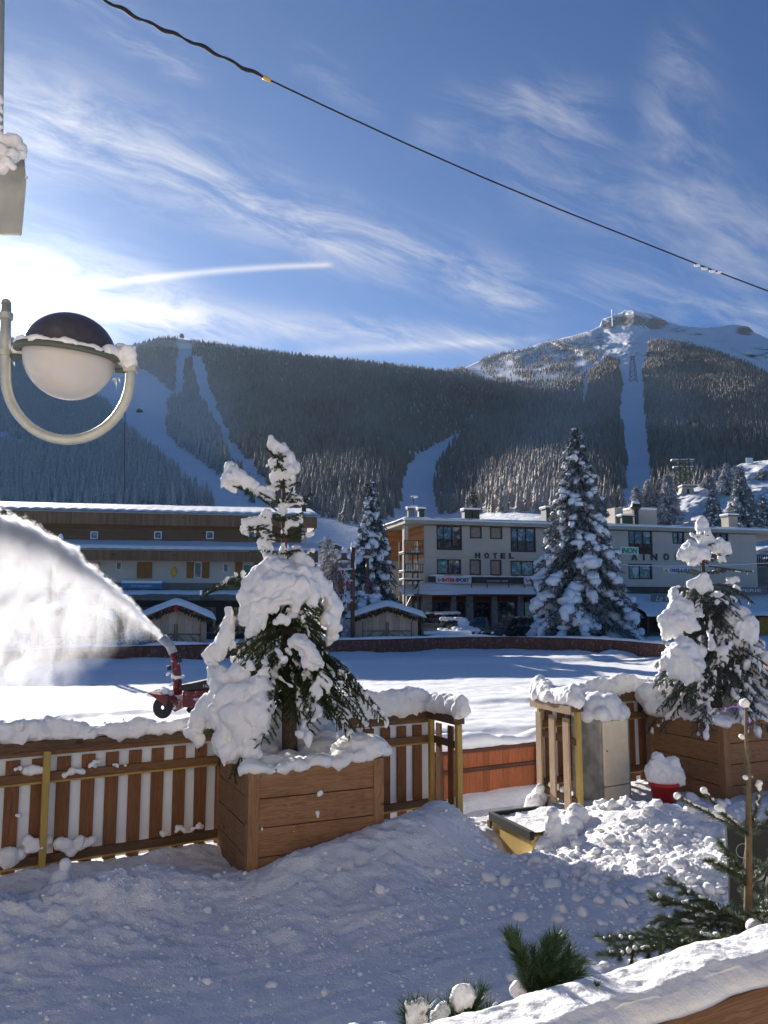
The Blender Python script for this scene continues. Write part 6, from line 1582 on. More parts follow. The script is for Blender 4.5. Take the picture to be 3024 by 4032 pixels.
for i in range(90):
    a = 2 * math.pi * i / 90; r = Rg * 1.09; h = .020 + .012 * math.sin(i * .9) * rg.rand(); rr = .020
    if abs(math.sin(a)) < .45 and math.cos(a) > 0: h += .02; rr = .03
    p = ctr + xd * math.cos(a) * r + yv * math.sin(a) * r + tilt * h * .6; S.append((p.x, p.y, p.z, rr))
for (px, py, r) in ((475, 1375, 28), (500, 1385, 30), (515, 1400, 28), (490, 1415, 32), (520, 1430, 24), (460, 1385, 22), (525, 1370, 14), (505, 1440, 24), (470, 1400, 24)): p = PL(px, py, rg.uniform(-.03, .03)); S.append((p.x, p.y, p.z, r * k_))
for (px, py, r) in ((110, 1345, 22), (95, 1350, 24), (75, 1362, 24), (60, 1375, 20), (120, 1360, 16), (50, 1385, 14), (90, 1375, 20)): p = PL(px, py, rg.uniform(-.03, .03)); S.append((p.x, p.y, p.z, r * k_))
snow_fused('rim_snow', S, M['snow'], lp, voxel=.007, amp=.010, nscale=18, amp2=.004, seed=2)
m, T, b = new_mat('ice'); b.inputs['Base Color'].default_value = (.9, .93, .95, 1); b.inputs['Roughness'].default_value = .08; b.inputs['Transmission Weight'].default_value = .7; M['ice'] = m
for (px, py, l, r) in ((455, 1490, 40, 6), (468, 1488, 22, 5), (445, 1490, 16, 5), (54, 1425, 18, 6)):
    MB().tube([PL(px, py), PL(px + 2, py + l * .5), PL(px + 4, py + l)], [r * k_, r * .6 * k_, r * .12 * k_], 7).build('icicle', M['ice'], lp, smooth=True)
MB().tube([PL(497, 1470), PL(493, 1600), PL(490, 1760), PL(491, 1940)], .0022, 5).build('dangling_wire', M['black'], lp)
# pole and floodlight above it
fl = thing('loudspeaker', 'pale grey box-shaped loudspeaker capped with snow on a post at the left edge', 'loudspeaker', tuple(P(20, 800, 3.2)))
def P3(px, py, Y=3.2): return P(px, py, Y)
MB().tube([P3(-8, 900), P3(-8, 450), P3(0, -200)], .022, 14).build('post', M['metal_lamp'], fl, smooth=True)
M['speaker_grey'] = plain('speaker_grey', (.42, .42, .38), .6, var=.08, scale=9)
fr_ = [P3(-190, 640, 3.05), P3(-190, 920, 3.0), P3(86, 924, 3.0), P3(104, 720, 3.0), P3(96, 610, 3.05), P3(60, 560, 3.1)]
MB().poly_prism(fr_, (-.135, .28, .13)).build('housing', M['speaker_grey'], fl, bevel=.008)
S = []
for (px, py, r, dy) in ((20, 560, 36, .05), (55, 560, 34, .05), (80, 580, 26, .05), (0, 600, 45, .0), (50, 610, 34, -.02), (85, 610, 20, .0), (-30, 600, 45, 0), (0, 655, 30, -.05), (30, 640, 24, -.05), (55, 660, 12, -.05), (95, 660, 9, -.02), (103, 700, 8, -.01), (90, 585, 18, .15), (40, 545, 26, .2), (0, 560, 35, .2)):
    p = P(px, py, 3.0 + dy); S.append((p.x, p.y, p.z, r / FPX * 3.0))
snow_fused('snow_cap', S, M['snow'], fl, voxel=.007, amp=.014, nscale=14, amp2=.005, seed=3)
S = []
for (px, py, r) in ((-4, 385, 16), (5, 400, 12), (-4, 425, 14), (8, 440, 9), (-2, 470, 14), (6, 500, 11), (-4, 530, 18)): p = P3(px, py, 3.17); S.append((p.x, p.y, p.z, r / FPX * 3.2))
snow_fused('post_snow', S, M['snow'], fl, voxel=.006, amp=.008, nscale=20, seed=7)
# ------------------------------------------------------------ overhead cable
def cab(px, py): 
    t = (px - 0) / 3024.0; return P(px, py, 7.0 + 5.0 * t)
cpts = [(300, -60), (420, 5), (560, 78), (700, 140), (830, 200), (950, 262), (1055, 312), (1300, 428), (1600, 566), (1900, 698), (2200, 823), (2500, 942), (2750, 1042), (3024, 1146), (3250, 1232)]
t = thing('overhead_cable', 'black overhead cable slanting down across the sky, thicker and taped at its upper left', 'cable', tuple(cab(1055, 312)))
MB().tube([cab(*p) for p in cpts], .0105, 8).build('cable', M['rubber'], t, smooth=True)
mb = MB(); n = 60; pp = []
for i in range(n):
    x = 300 + (1040 - 300) * i / (n - 1); yv_ = np.interp(x, [p[0] for p in cpts], [p[1] for p in cpts]); pp.append(cab(x, yv_ + 5 * math.sin(i * .75)))
mb.tube(pp, [.018 + .006 * math.sin(i * .5) for i in range(n)], 8); mb.build('wrapped_line', M['rubber'], t, smooth=True)
MB().tube([cab(1035, 303), cab(1065, 317)], .024, 8).build('tape', M['sign_yellow'], t, smooth=True)
mb = MB()
for (x, y) in ((2745, 1045), (2775, 1058), (2805, 1068), (2830, 1072)): mb.ell(cab(x, y), (.05, .03, .022))
mb.build('snow_bits', M['snow_mid'], t, smooth=True)
# thin frosted wire across the hotel
def frost_wire(name, label, pts, Y, r, m):
    q = [P(x, y, Y) for x, y in pts]; o = MB().tube(q, r, 6).build(name, m, None, smooth=True, origin=tuple(q[0])); tag(o, label, 'wire', None); return o
frost_wire('frosted_wire', 'sagging frost-covered wire crossing the hotel facade between the two fir trees', [(2300, 2205), (2400, 2219), (2480, 2226), (2600, 2229), (2740, 2228), (2905, 2223), (3040, 2216)], 66, .03, M['snow_mid'])
0 and frost_wire('frosted_wire', 'short frost-covered wire climbing from the tall spruce', [(2215, 2150), (2260, 2180), (2300, 2205)], 31, .014, M['snow_mid'])

# ------------------------------------------------------------ street lamp with decoration
M['lamp_brown'] = plain('lamp_brown', (.17, .075, .04), .5, var=.15, scale=6)
YS = 56.0
def street_lamp(px, ytop, Y, label, deco):
    b = P(px, 2500, Y); zt = P(px, ytop, Y).z; t = thing('street_lamp', label, 'street lamp', (b.x, b.y, .85), 'brown street lamps')
    MB().tube([(b.x, b.y, .6), (b.x, b.y, zt)], .15 if deco else .12, 12).build('post', M['lamp_brown'], t, smooth=True)
    MB().ell((b.x, b.y, zt + .1), (.16, .16, .32), 10, 6).build('snow_cap', M['snow_mid'], t, smooth=True)
    hx = b.x - (.62 if deco else 0.0); hz0 = zt - (.9 if deco else .05)
    if deco: MB().tube([(b.x, b.y, zt - .4), (b.x - .25, b.y, zt - .12), (hx, b.y, zt - .35)], .035, 8).build('arm', M['metal_dark'], t, smooth=True)
    hd = MB().lathe((hx, b.y, hz0), [(.42, 0), (.40, .05), (.22, .16), (.18, .3), (.2, .34), (.18, .5), (.0, .55)], 16).build('lamp_head', M['lamp_brown'], t, smooth=True)
    MB().ell((hx, b.y, hz0 - .02), (.34, .34, .18), 14, 6).build('bowl', M['white_paint'], hd, smooth=True)
    MB().ell((hx + .03, b.y, hz0 + .68), (.22, .2, .28), 10, 6).build('snow_cap', M['snow_mid'], hd, smooth=True)
    return t, b, zt
t, b, zt = street_lamp(1388, 2156, YS, 'brown street lamp with red Christmas baubles left of the market hut', True)
def SP_(px, py, dy=0): return P(px, py, YS - .2 + dy)
mb = MB(); mb.tube([SP_(1388, 2240), SP_(1332, 2241)], .05, 6); mb.tube([SP_(1388, 2285), SP_(1352, 2292)], .04, 6); mb.tube([SP_(1388, 2365), SP_(1350, 2365)], .04, 6); mb.tube([SP_(1356, 2240), SP_(1360, 2300), SP_(1355, 2370)], .03, 5)
rr = random.Random(3)
for k in range(26): x, y = rr.uniform(1340, 1382), rr.uniform(2250, 2365); mb.tube([SP_(x, y, rr.uniform(-.2, .2)), SP_(x + rr.uniform(-16, 16), y + rr.uniform(-22, 22), rr.uniform(-.2, .2))], .025, 4)
mb.build('decoration_frame', M['frosted'] if 0 else M['snow_mid'], t)
for (px, py, rx, rz) in ((1350, 2252, .07, .14), (1332, 2252, .05, .09), (1367, 2299, .12, .22), (1361, 2345, .07, .09), (1358, 2262, .05, .09)):
    c = SP_(px, py, -.05); MB().ell(c, (rx, rx, rz), 10, 8).build('bauble', M['sign_red'], t, smooth=True)
mb = MB()
for k in range(26):
    a = k * 2.4; z = k / 26; c = SP_(1342, 2281 + 36 * z, -.1); w_ = .17 * math.sin(.4 + z * 2.6); mb.ell(c + Vector((math.cos(a) * w_, math.sin(a) * w_, 0)), (.06, .06, .05), 6, 4)
mb.build('pine_cone', M['goods_red'], t, smooth=True)
MB().box(b.x - .38, b.x - .16, b.y - .25, b.y + .25, P(1380, 2402, YS).z, P(1380, 2376, YS).z).build('notice_box', M['lamp_brown'], t); MB().box(b.x + .16, b.x + .36, b.y - .25, b.y + .25, P(1380, 2402, YS).z, P(1380, 2382, YS).z).build('notice_box', M['lamp_brown'], t)
for py in (2284, 2354): MB().lathe((b.x, b.y, P(1388, py, YS).z), [(.155, 0), (.185, 0), (.185, .08), (.155, .08)], 12).build('band', M['metal_dark'], t)
mb = MB(); mb.ell((b.x + .14, b.y, P(0 + 1388, 2225, YS).z), (.1, .12, .38)); mb.build('stuck_snow', M['snow_mid'], t, smooth=True)
street_lamp(1446, 2186, 60.0, 'slimmer street lamp standing against the slim spruce', False)
b = P(1441, 2400, 59.0); ps = thing('parking_sign', 'blue and white parking sign on a thin post before the slim spruce', 'sign', (b.x, b.y, .85))
zt, zb = P(1441, 2344, 59).z, P(1441, 2364, 59).z
MB().tube([(b.x, b.y + .05, .7), (b.x, b.y + .05, zt + .05)], .035, 8).build('post', M['metal_lamp'], ps)
MB().box(b.x - .20, b.x + .20, b.y - .02, b.y, zb, zt).build('sign_face', M['sign_teal'], ps)
text_mesh('lettering', 'P', M['white_paint'], ps, (b.x - .11, b.y - .03, zb + .07), (1, 0, 0), (0, 0, 1), .36, .01, bold=.01)
MB().box(b.x - .22, b.x + .22, b.y - .04, b.y + .04, zt + .002, zt + .09).build('snow_cap', M['snow_mid'], ps, bevel=.03)
# two snow-topped posts in front of the timber building
for (px, yt, lab, m_) in ((230, 2100, 'taller tan post with a pointed snow cap before the timber building', 'hut_brace'), (206, 2112, 'shorter post with a rounded snow cap half hidden by the flying snow', 'hut_brace')):
    b = P(px, 2300, 50.0); z = P(px, yt + 22, 50).z; zt = P(px, yt, 50).z
    t = thing('snowy_post', lab, 'post', (b.x, b.y, .85), 'snow-capped posts before the timber building')
    MB().tube([(b.x, b.y, .7), (b.x, b.y, z)], .14, 10).build('post', M[m_], t, smooth=True); MB().lathe((b.x, b.y, 0), [(.16, z - .02), (.17, z + .12), (.1, zt - .08), (0, zt)], 12).build('snow_cap', M['snow_mid'], t, smooth=True)

# ------------------------------------------------------------ parked cars
M['car_grey'] = plain('car_grey', (.16, .15, .135), .3, .4, var=.05, coat=.5); M['car_dark'] = plain('car_dark', (.022, .027, .03), .25, .2, var=.05, coat=.7); M['car_blue'] = plain('car_blue', (.10, .13, .17), .35, .2, coat=.4)
M['chrome'] = plain('chrome', (.7, .75, .78), .15, .9)
def car(label, loc, ang, L, Wd, Hh, m_, kind='suv', snow=0.0, rack=False, seed=1):
    t = thing('parked_car', label, 'car', (loc[0], loc[1], .85), 'cars parked before the hotel shops')
    u = Vector((math.cos(ang), math.sin(ang), 0)); n = Vector((-u.y, u.x, 0)); f0 = frame((loc[0], loc[1], 0), u, n)
    f = lambda a, b_, z: f0(a, b_, z + .85)
    hb = Hh * .56
    # lower body: cross-sections along the length
    secs = [(-L / 2, .38, hb * .72, .80), (-L / 2 + .12, .26, hb * .96, .94), (-L * .28, .24, hb, 1), (0, .24, hb, 1), (L * .24, .24, hb * .98, 1), (L * .42, .26, hb * .88, .96), (L / 2, .36, hb * .66, .84)]
    V, F = [], []
    for (a, z0, z1, w_) in secs:
        h = Wd / 2 * w_; V += [f(a, -h, z0), f(a, -h, z0 + (z1 - z0) * .6), f(a, -h * .93, z1), f(a, h * .93, z1), f(a, h, z0 + (z1 - z0) * .6), f(a, h, z0)]
    for i in range(len(secs) - 1):
        for k in range(6): F.append((i * 6 + k, i * 6 + (k + 1) % 6, (i + 1) * 6 + (k + 1) % 6, (i + 1) * 6 + k))
    F += [tuple(range(5, -1, -1)), tuple((len(secs) - 1) * 6 + k for k in range(6))]
    bd = MB(); bd.add(V, F); bd = bd.build('body', m_, t, bevel=.03)
    x0, x1 = {'suv': (-L * .47, L * .20), 'van': (-L * .47, L * .30), 'hatch': (-L * .44, L * .20), 'pickup': (-L * .10, L * .20)}[kind]
    sl0, sl1 = (.12, .55) if kind != 'hatch' else (.35, .75)
    h0, h1 = Wd * .46, Wd * .38
    cb = [f(x0, -h0, hb - .01), f(x1 + .1, -h0, hb - .01), f(x1 + .1, h0, hb - .01), f(x0, h0, hb - .01), f(x0 + sl0, -h1, Hh), f(x1 - sl1, -h1, Hh), f(x1 - sl1, h1, Hh), f(x0 + sl0, h1, Hh)]
    MB().hexa(cb).build('cabin', m_, t, bevel=.05)
    def pane(i, j, k, l, nm):
        p = [Vector(cb[i]), Vector(cb[j]), Vector(cb[k]), Vector(cb[l])]; c = sum(p, Vector()) / 4; nn = (p[1] - p[0]).cross(p[3] - p[0]).normalized()
        q = [c + (v - c) * .84 + nn * .012 for v in p]; MB().poly_prism(q, nn * .012).build(nm, M['glass_dark'], t)
    pane(0, 1, 5, 4, 'side_window'); pane(2, 3, 7, 6, 'side_window'); pane(1, 2, 6, 5, 'windscreen'); pane(3, 0, 4, 7, 'rear_window')
    for sx in (-L * .31, L * .31):
        for sy in (-1, 1):
            w_ = MB().lathe(f(sx, sy * (Wd / 2 - .11), .33), [(0, -.1), (.30, -.11), (.335, -.07), (.335, .07), (.30, .11), (0, .1)], 20, axis=tuple(n)).build('wheel', M['rubber'], t, smooth=True)
            MB().lathe(f(sx, sy * (Wd / 2 - .11), .33), [(.19, sy * .112), (.16, sy * .118), (0, sy * .120)], 14, axis=tuple(n)).build('rim', M['metal_lamp'], w_)
    for sy in (-1, 1):
        MB().box(*[v for pr in zip(f(L / 2 - .05, sy * Wd * .33, hb * .66) - Vector((.12, .12, .08)), f(L / 2 - .05, sy * Wd * .33, hb * .66) + Vector((.12, .12, .08))) for v in pr]).build('headlight', M['white_paint'], t, bevel=.03)
        MB().box(*[v for pr in zip(f(x1 - .2, sy * (Wd / 2 + .08), hb + .05) - Vector((.1, .1, .07)), f(x1 - .2, sy * (Wd / 2 + .08), hb + .05) + Vector((.1, .1, .07))) for v in pr]).build('mirror', m_, t, bevel=.03)
    if rack:
        for sy in (-1, 1): MB().tube([f(x0 + .5, sy * h1 * .95, Hh), f(x0 + .6, sy * h1 * .95, Hh + .10), f(x1 - 1.0, sy * h1 * .95, Hh + .10), f(x1 - .9, sy * h1 * .95, Hh)], .025, 6).build('roof_rail', M['chrome'], t, smooth=True)
    if snow:
        S = []; rg = np.random.RandomState(seed)
        for _ in range(int(70 * snow)):
            a = rg.uniform(x0 + .2, x1 - sl1 * .6); b_ = rg.uniform(-h1, h1); q = f(a, b_, Hh + .03); S.append((q.x, q.y, q.z, .24, .24, .13 * snow * rg.uniform(.6, 1.4)))
        if snow > .9:
            for _ in range(60): a = rg.uniform(x1 - .1, L / 2 - .1); b_ = rg.uniform(-h0, h0); q = f(a, b_, hb + .02 - (a - x1) * .12); S.append((q.x, q.y, q.z, .24, .24, .16 * rg.uniform(.6, 1.5)))
            for _ in range(34): s_ = rg.rand(); b_ = rg.uniform(-.1, .95) * h0; q = f(x1 + .1 - (sl1 + .1) * s_, b_, hb + (Hh - hb) * s_); S.append((q.x, q.y, q.z, .2, .2, .12))
            for sy in (-1, 1):
                for _ in range(40): a = rg.uniform(-L * .4, L * .45); q = f(a, sy * Wd / 2 * .97, hb * rg.uniform(.45, .95)); S.append((q.x, q.y, q.z, .18, .10, .16))
        snow_fused('snow_cover', S, M['snow_mid'], t, voxel=.05, amp=.06, nscale=3.5, amp2=.02, seed=seed)
    return t
def at(px, Y): a, _ = ray(px, 2450); return (a * Y, Y)
car('small car buried under crusted snow, its dark windscreen showing, before the ski shop', at(1800, 62.5), R(-68), 4.0, 1.75, 1.55, M['car_dark'], 'hatch', 1.1, seed=3)
car('blue-grey van with a thick snow roof parked left of the buried car', at(1752, 67.5), R(-60), 4.6, 1.9, 2.0, M['car_blue'], 'van', .9, seed=4)
car('dark four-wheel-drive car with bright roof rails, clear of snow', at(2010, 61.5), R(-150), 4.5, 1.85, 1.72, M['car_dark'], 'suv', 0, True, seed=5)
car('grey pickup parked behind the dark four-wheel-drive', at(1900, 65.5), R(168), 4.8, 1.85, 1.72, M['car_grey'], 'pickup', 0, seed=6)
# flat snow-topped container behind the boards
a = P(1672, 2500, 59.5); b_ = P(1850, 2500, 60.5)
bx_ = thing('low_cabinet', 'long low cabinet covered by a flat slab of snow before the buried car', 'cabinet', (a.x, a.y, .85))
MB().box(a.x, b_.x, a.y, a.y + .8, .7, 1.35).build('body', M['grey_band'], bx_); MB().box(a.x - .05, b_.x + .05, a.y - .05, a.y + .85, 1.352, 1.62).build('snow_slab', M['snow_mid'], bx_, bevel=.08)

# ------------------------------------------------------------ snow blower
YB = 23.6
def PB(px, py, dy=0): return P(px, py, YB + dy)
sb_ = thing('snow_blower', 'red tracked snow blower throwing a plume of snow across the rink', 'snow blower', tuple(PB(700, 2790)))
kb = YB / FPX
pts = [PB(700, 2735), PB(697, 2660), PB(690, 2600), PB(678, 2560), PB(664, 2530), PB(648, 2505)]
MB().tube(pts[:4] , [.135, .13, .12, .11], 12).build('chute', M['red_paint'], sb_, smooth=True)
MB().tube([PB(682, 2572), PB(668, 2540), PB(638, 2512)], [.13, .13, .14], 10).build('chute_tip', plain('chute_grey', (.34, .35, .38), .5, var=.2, scale=12, spot=((.8, .8, .83), 8, .6)), sb_, smooth=True)
MB().lathe(PB(700, 2665), [(.14, -.04), (.19, -.04), (.19, .04), (.14, .04)], 16).build('chute_collar', M['snow_mid'], sb_)
body = [PB(718, 2718), PB(718, 2785), PB(905, 2785), PB(905, 2722)]
MB().poly_prism([PB(718, 2722, -.35), PB(718, 2786, -.35), PB(905, 2786, -.35), PB(905, 2712, -.35)], (0, .75, 0)).build('body', M['red_paint'], sb_, bevel=.03)
MB().poly_prism([PB(708, 2700, -.37), PB(712, 2721, -.37), PB(912, 2711, -.37), PB(912, 2668, -.37), PB(800, 2680, -.37)], (0, .79, 0)).build('engine_hood', M['black'], sb_, bevel=.03)
text_mesh('lettering', 'HONDA', M['sign_white'], sb_, PB(799, 2706, -.40), (1, .0, 0), (0, 0, 1), .11, .01)
text_mesh('lettering', 'snow', M['sign_white'], sb_, PB(762, 2755, -.375), (1, .0, 0), (0, 0, 1), .09, .01, bold=.006)
MB().poly_prism([PB(578, 2728, -.55), PB(690, 2805, -.55), PB(700, 2765, -.55), PB(640, 2738, -.55)], (0, 1.2, 0)).build('auger_housing', M['red_paint'], sb_, bevel=.02)
mb = MB()
for k in range(7):
    yy = -.5 + k * .17; c = PB(640, 2786, yy); mb.lathe(c, [(.06, -.02), (.30, -.015), (.31, .0), (.30, .015), (.06, .02)], 18, axis=(.25, 1, 0))
mb.build('auger', M['rubber'], sb_)
for dy in (-.32, .32):
    c0 = PB(760, 2796, dy); c1 = PB(880, 2796, dy); pr = []
    MB().poly_prism([PB(740, 2783, dy), PB(732, 2795, dy), PB(742, 2808, dy), PB(890, 2808, dy), PB(902, 2795, dy), PB(892, 2783, dy)], (0, .16, 0)).build('track', M['rubber'], sb_, bevel=.02)
MB().tube([PB(707, 2585, -.12), PB(707, 2608, -.12)], [.07, .075], 12).build('work_light', M['black'], sb_, smooth=True)
MB().tube([PB(665, 2622, -.14), PB(666, 2640, -.14)], [.07, .06], 12).build('work_light', M['black'], sb_, smooth=True)
S = []
rg = np.random.RandomState(9)
for (px, py, r, n) in ((650, 2725, .13, 14), (620, 2735, .11, 10), (690, 2670, .05, 6), (672, 2690, .05, 5), (700, 2750, .04, 5), (668, 2655, .05, 5)):
    for _ in range(n): q = PB(px + rg.normal(0, 12), py + rg.normal(0, 5), rg.uniform(-.45, .4) if n > 8 else -.12); S.append((q.x, q.y, q.z, r * rg.uniform(.5, 1)))
snow_fused('snow_load', S, M['snow_mid'], sb_, voxel=.03, amp=.03, nscale=6, seed=9)

# ------------------------------------------------------------ plume of blown snow: a real cloud of flakes over the rink
tip = PB(640, 2508)
def arc_z(x): t = tip.x - x; return tip.z + 1.12 * t - 0.078 * t * t
V, F = [], []
xs = np.linspace(tip.x + .10, tip.x - 17.5, 60); nv = 6
for i, x in enumerate(xs):
    t = tip.x + .1 - x; top = arc_z(min(x, tip.x)) + .22 + .16 * t; hw = .14 + .13 * t ** .8
    bot = max(.05, top - .40 - 1.3 * t ** 1.35)
    for (sy, sz) in ((-1, 0), (1, 0), (1.0, .6), (.8, 1), (-.8, 1), (-1.0, .6)):
        V.append((x, YB + sy * hw + .05 * t, bot + (top - bot) * sz))
idx = np.arange(len(xs) * nv).reshape(len(xs), nv); F = []
for i in range(len(xs) - 1):
    for k in range(nv): F.append((idx[i, k], idx[i, (k + 1) % nv], idx[i + 1, (k + 1) % nv], idx[i + 1, k]))
F += [tuple(idx[0, ::-1]), tuple(idx[-1])]
m = bpy.data.materials.new('flying_snow'); m.use_nodes = True; m.node_tree.nodes.clear(); T = NT(m.node_tree)
g = T.n('ShaderNodeNewGeometry'); p = g.outputs['Position']; px_, py_, pz_ = T.sep(p)
tt_ = T.math('MAXIMUM', T.math('SUBTRACT', tip.x, px_), 0.0)
az = T.math('ADD', T.math('SUBTRACT', T.math('MULTIPLY', tt_, 1.12), T.math('MULTIPLY', T.math('MULTIPLY', tt_, tt_), .078)), tip.z + .0)
dep = T.math('SUBTRACT', az, pz_)                                   # metres below the jet
n1 = T.noise(T.vmath('MULTIPLY', p, (1.6, .5, .65)), 1.0, 6, .65, .8)
n2 = T.noise(T.vmath('MULTIPLY', p, (2.6, 1.2, 2.6)), 1.0, 6, .7)
w_ = T.math('ADD', T.math('MULTIPLY', tt_, .12), .13)
core = T.math('POWER', 2.718, T.math('MULTIPLY', T.math('POWER', T.math('DIVIDE', T.math('ADD', dep, T.math('MULTIPLY', T.math('SUBTRACT', n2, .5), .5)), w_), 2.0), -1.0))
fall = T.math('MULTIPLY', T.smooth(dep, -.1, .5), T.smooth(n1, .36, .62, .08, 1.0))
fall = T.math('MULTIPLY', fall, T.smooth(tt_, .1, 2.0, .30, 1.0))
edge = T.smooth(T.math('ADD', dep, T.math('MULTIPLY', T.math('SUBTRACT', n2, .5), T.math('ADD', .45, T.math('MULTIPLY', tt_, .26)))), -.05, .12)
dn = T.math('MULTIPLY', T.math('ADD', T.math('MULTIPLY', core, T.smooth(tt_, 0, 9, 9.0, 2.6)), T.math('MULTIPLY', fall, T.smooth(tt_, 1, 8, 1.6, 2.2))), edge)
thin = T.math('MULTIPLY', T.smooth(dep, 2.0, 6.5, 1.0, .5), T.smooth(T.math('DIVIDE', dep, T.math('ADD', .30, T.math('MULTIPLY', 1.2, T.math('POWER', tt_, 1.35)))), .95, .25))
vp = T.n('ShaderNodeVolumePrincipled'); vp.inputs['Color'].default_value = (.94, .935, .95, 1); vp.inputs['Anisotropy'].default_value = .34
T.link(T.math('MULTIPLY', dn, thin), vp.inputs['Density'])
oo = T.n('ShaderNodeOutputMaterial'); T.link(vp.outputs[0], oo.inputs['Volume'])
pl = MB(); pl.add(V, F); pl = pl.build('snow_plume', m, None)
import bmesh
bm = bmesh.new(); bm.from_mesh(pl.data); bmesh.ops.recalc_face_normals(bm, faces=bm.faces[:]); bm.to_mesh(pl.data); bm.free()
pl; tag(pl, 'arching plume of powder snow thrown by the red snow blower', 'snow spray', kind='stuff')

# ------------------------------------------------------------ things on the slopes
def lattice_tower(label, px, yb, yt, Y, wb, wt, arms, m_, green=False):
    b = P(px, yb, Y); zt = P(px, yt, Y).z; t = thing('cable_pylon', label, 'pylon', tuple(b), 'cable car pylons'); H = zt - b.z
    mb = MB(); r = .22 if not green else .10
    cs = [(-1, -1), (1, -1), (1, 1), (-1, 1)]
    def pt(k, s): w_ = (wb + (wt - wb) * s) / 2; return (b.x + cs[k % 4][0] * w_, b.y + cs[k % 4][1] * w_, b.z - (1.5 if s == 0 else 0) + H * s)
    for k in range(4): mb.tube([pt(k, 0), pt(k, 1)], r * 1.6, 4)
    n = 6
    for i in range(n):
        for k in range(4): mb.tube([pt(k, i / n), pt(k + 1, (i + 1) / n)], r, 4); mb.tube([pt(k + 1, i / n), pt(k, (i + 1) / n)], r, 4)
    mb.build('lattice', m_, t)
    for (s, w_) in arms: MB().box(b.x - w_ / 2, b.x + w_ / 2, b.y - .5, b.y + .5, b.z + H * s, b.z + H * s + wb * .09).build('crossarm', m_, t)
    for (s, w_) in arms: MB().box(b.x - w_ / 2, b.x + w_ / 2, b.y - .5, b.y + .5, b.z + H * s + wb * .09 + .01, b.z + H * s + wb * .16).build('arm_snow', M['snow_mid'], t)
    return t
M['pylon_grey'] = plain('pylon_grey', (.10, .10, .10), .7)
pd = terr(np.array([2493.0]), np.array([1502.0]))[0]
lattice_tower('tall grey lattice pylon on the snow run below the summit', 2493, 1504, 1403, float(pd[1]), 12, 5, ((.97, 11), (.86, 9)), M['pylon_grey'])
bpy.data.objects['cable_pylon'].children[0].data.transform(Matrix.Identity(4))
hp = hill_pt(np.array([2692.0]), np.array([1925.0]))[0]
t = lattice_tower('green cable pylon with a wide snowy head above the concrete hut', 2692, 1925, 1812, float(hp[1]) + 12, 2.6, 2.2, ((.72, 4.6), (.97, 5.4)), M['green_paint'], True)
q = Vector(hill_pt(np.array([2702.0]), np.array([1944.0]))[0])
h = thing('concrete_hut', 'small tan concrete hut with a flat snowy slab roof on the right hillside', 'hut', tuple(q))
MB().hexa([(q.x - 1.7, q.y - 1, q.z - 1), (q.x + 1.7, q.y - 1, q.z - 1), (q.x + 1.7, q.y + 1, q.z - 1), (q.x - 1.7, q.y + 1, q.z - 1), (q.x - 1.1, q.y - 1, q.z + 1.3), (q.x + 1.1, q.y - 1, q.z + 1.3), (q.x + 1.1, q.y + 1, q.z + 1.3), (q.x - 1.1, q.y + 1, q.z + 1.3)]).build('wall', M['stucco_warm'], h)
MB().box(q.x - .2, q.x + .3, q.y - 1.03, q.y - 1.0, q.z - .6, q.z + .9).build('door', M['dark_shop'], h); MB().box(q.x - 1.3, q.x + 2.0, q.y - 1.4, q.y + 1.2, q.z + 1.302, q.z + 1.55).build('roof_slab', M['grey_band'], h); MB().box(q.x - 1.3, q.x + 2.0, q.y - 1.4, q.y + 1.2, q.z + 1.552, q.z + 1.8).build('roof_snow', M['snow_mid'], h, bevel=.1)
q = Vector(hill_pt(np.array([2952.0]), np.array([1826.0]))[0])
h = thing('hill_sign', 'small white board standing on the crest of the right hillside', 'sign', tuple(q)); MB().box(q.x - 1.0, q.x + .9, q.y - .05, q.y + .05, q.z + .1, q.z + 1.7).build('board', M['white_paint'], h); MB().tube([(q.x - .7, q.y + .1, q.z - 1), (q.x - .7, q.y + .1, q.z + 1.9)], .06, 5).build('post', M['metal_dark'], h)
def chalet(px, py, w_, hgt, label, m_='wood_building', cat='cabin'):
    q = Vector(terr(np.array([float(px)]), np.array([float(py)]))[0]); t = thing('mountain_cabin', label, cat, tuple(q)); x, y, z = q
    h = w_ / 2; mb = MB(); mb.poly_prism([(x - h, y, z - 2), (x + h, y, z - 2), (x + h, y, z + hgt * .6), (x, y, z + hgt), (x - h, y, z + hgt * .6)], (0, w_ * .7, 0)); mb.build('wall', M[m_], t)
    for s in (-1, 1): MB().hexa([(x, y - .5, z + hgt + .05), (x, y + w_ * .8, z + hgt + .05), (x + s * h * 1.15, y + w_ * .8, z + hgt * .54), (x + s * h * 1.15, y - .5, z + hgt * .54), (x, y - .5, z + hgt + .5), (x, y + w_ * .8, z + hgt + .5), (x + s * h * 1.15, y + w_ * .8, z + hgt * .54 + .4), (x + s * h * 1.15, y - .5, z + hgt * .54 + .4)]).build('roof', M['snow_mid'], t)
    MB().box(x - h * .6, x - h * .2, y - .06, y - .003, z + .3, z + hgt * .4).build('window', M['glass_dark'], t)
    return t
chalet(548, 1624, 7.0, 5.5, 'tiny brown cabin alone on the open ski slope beside the lamp')
chalet(715, 1326, 9.0, 8.0, 'lift station on the skyline at the top of the ski run')
chalet(1275, 2163, 6.5, 2.6, 'low pale lodge on the snowy slope between the buildings', 'stucco_warm')
chalet(1322, 2166, 3.6, 1.7, 'small dark shed right of the low pale lodge', 'wood_building')
chalet(1218, 2176, 2.4, 2.2, 'little open wooden shelter beside the end of the timber building', 'wood_building')
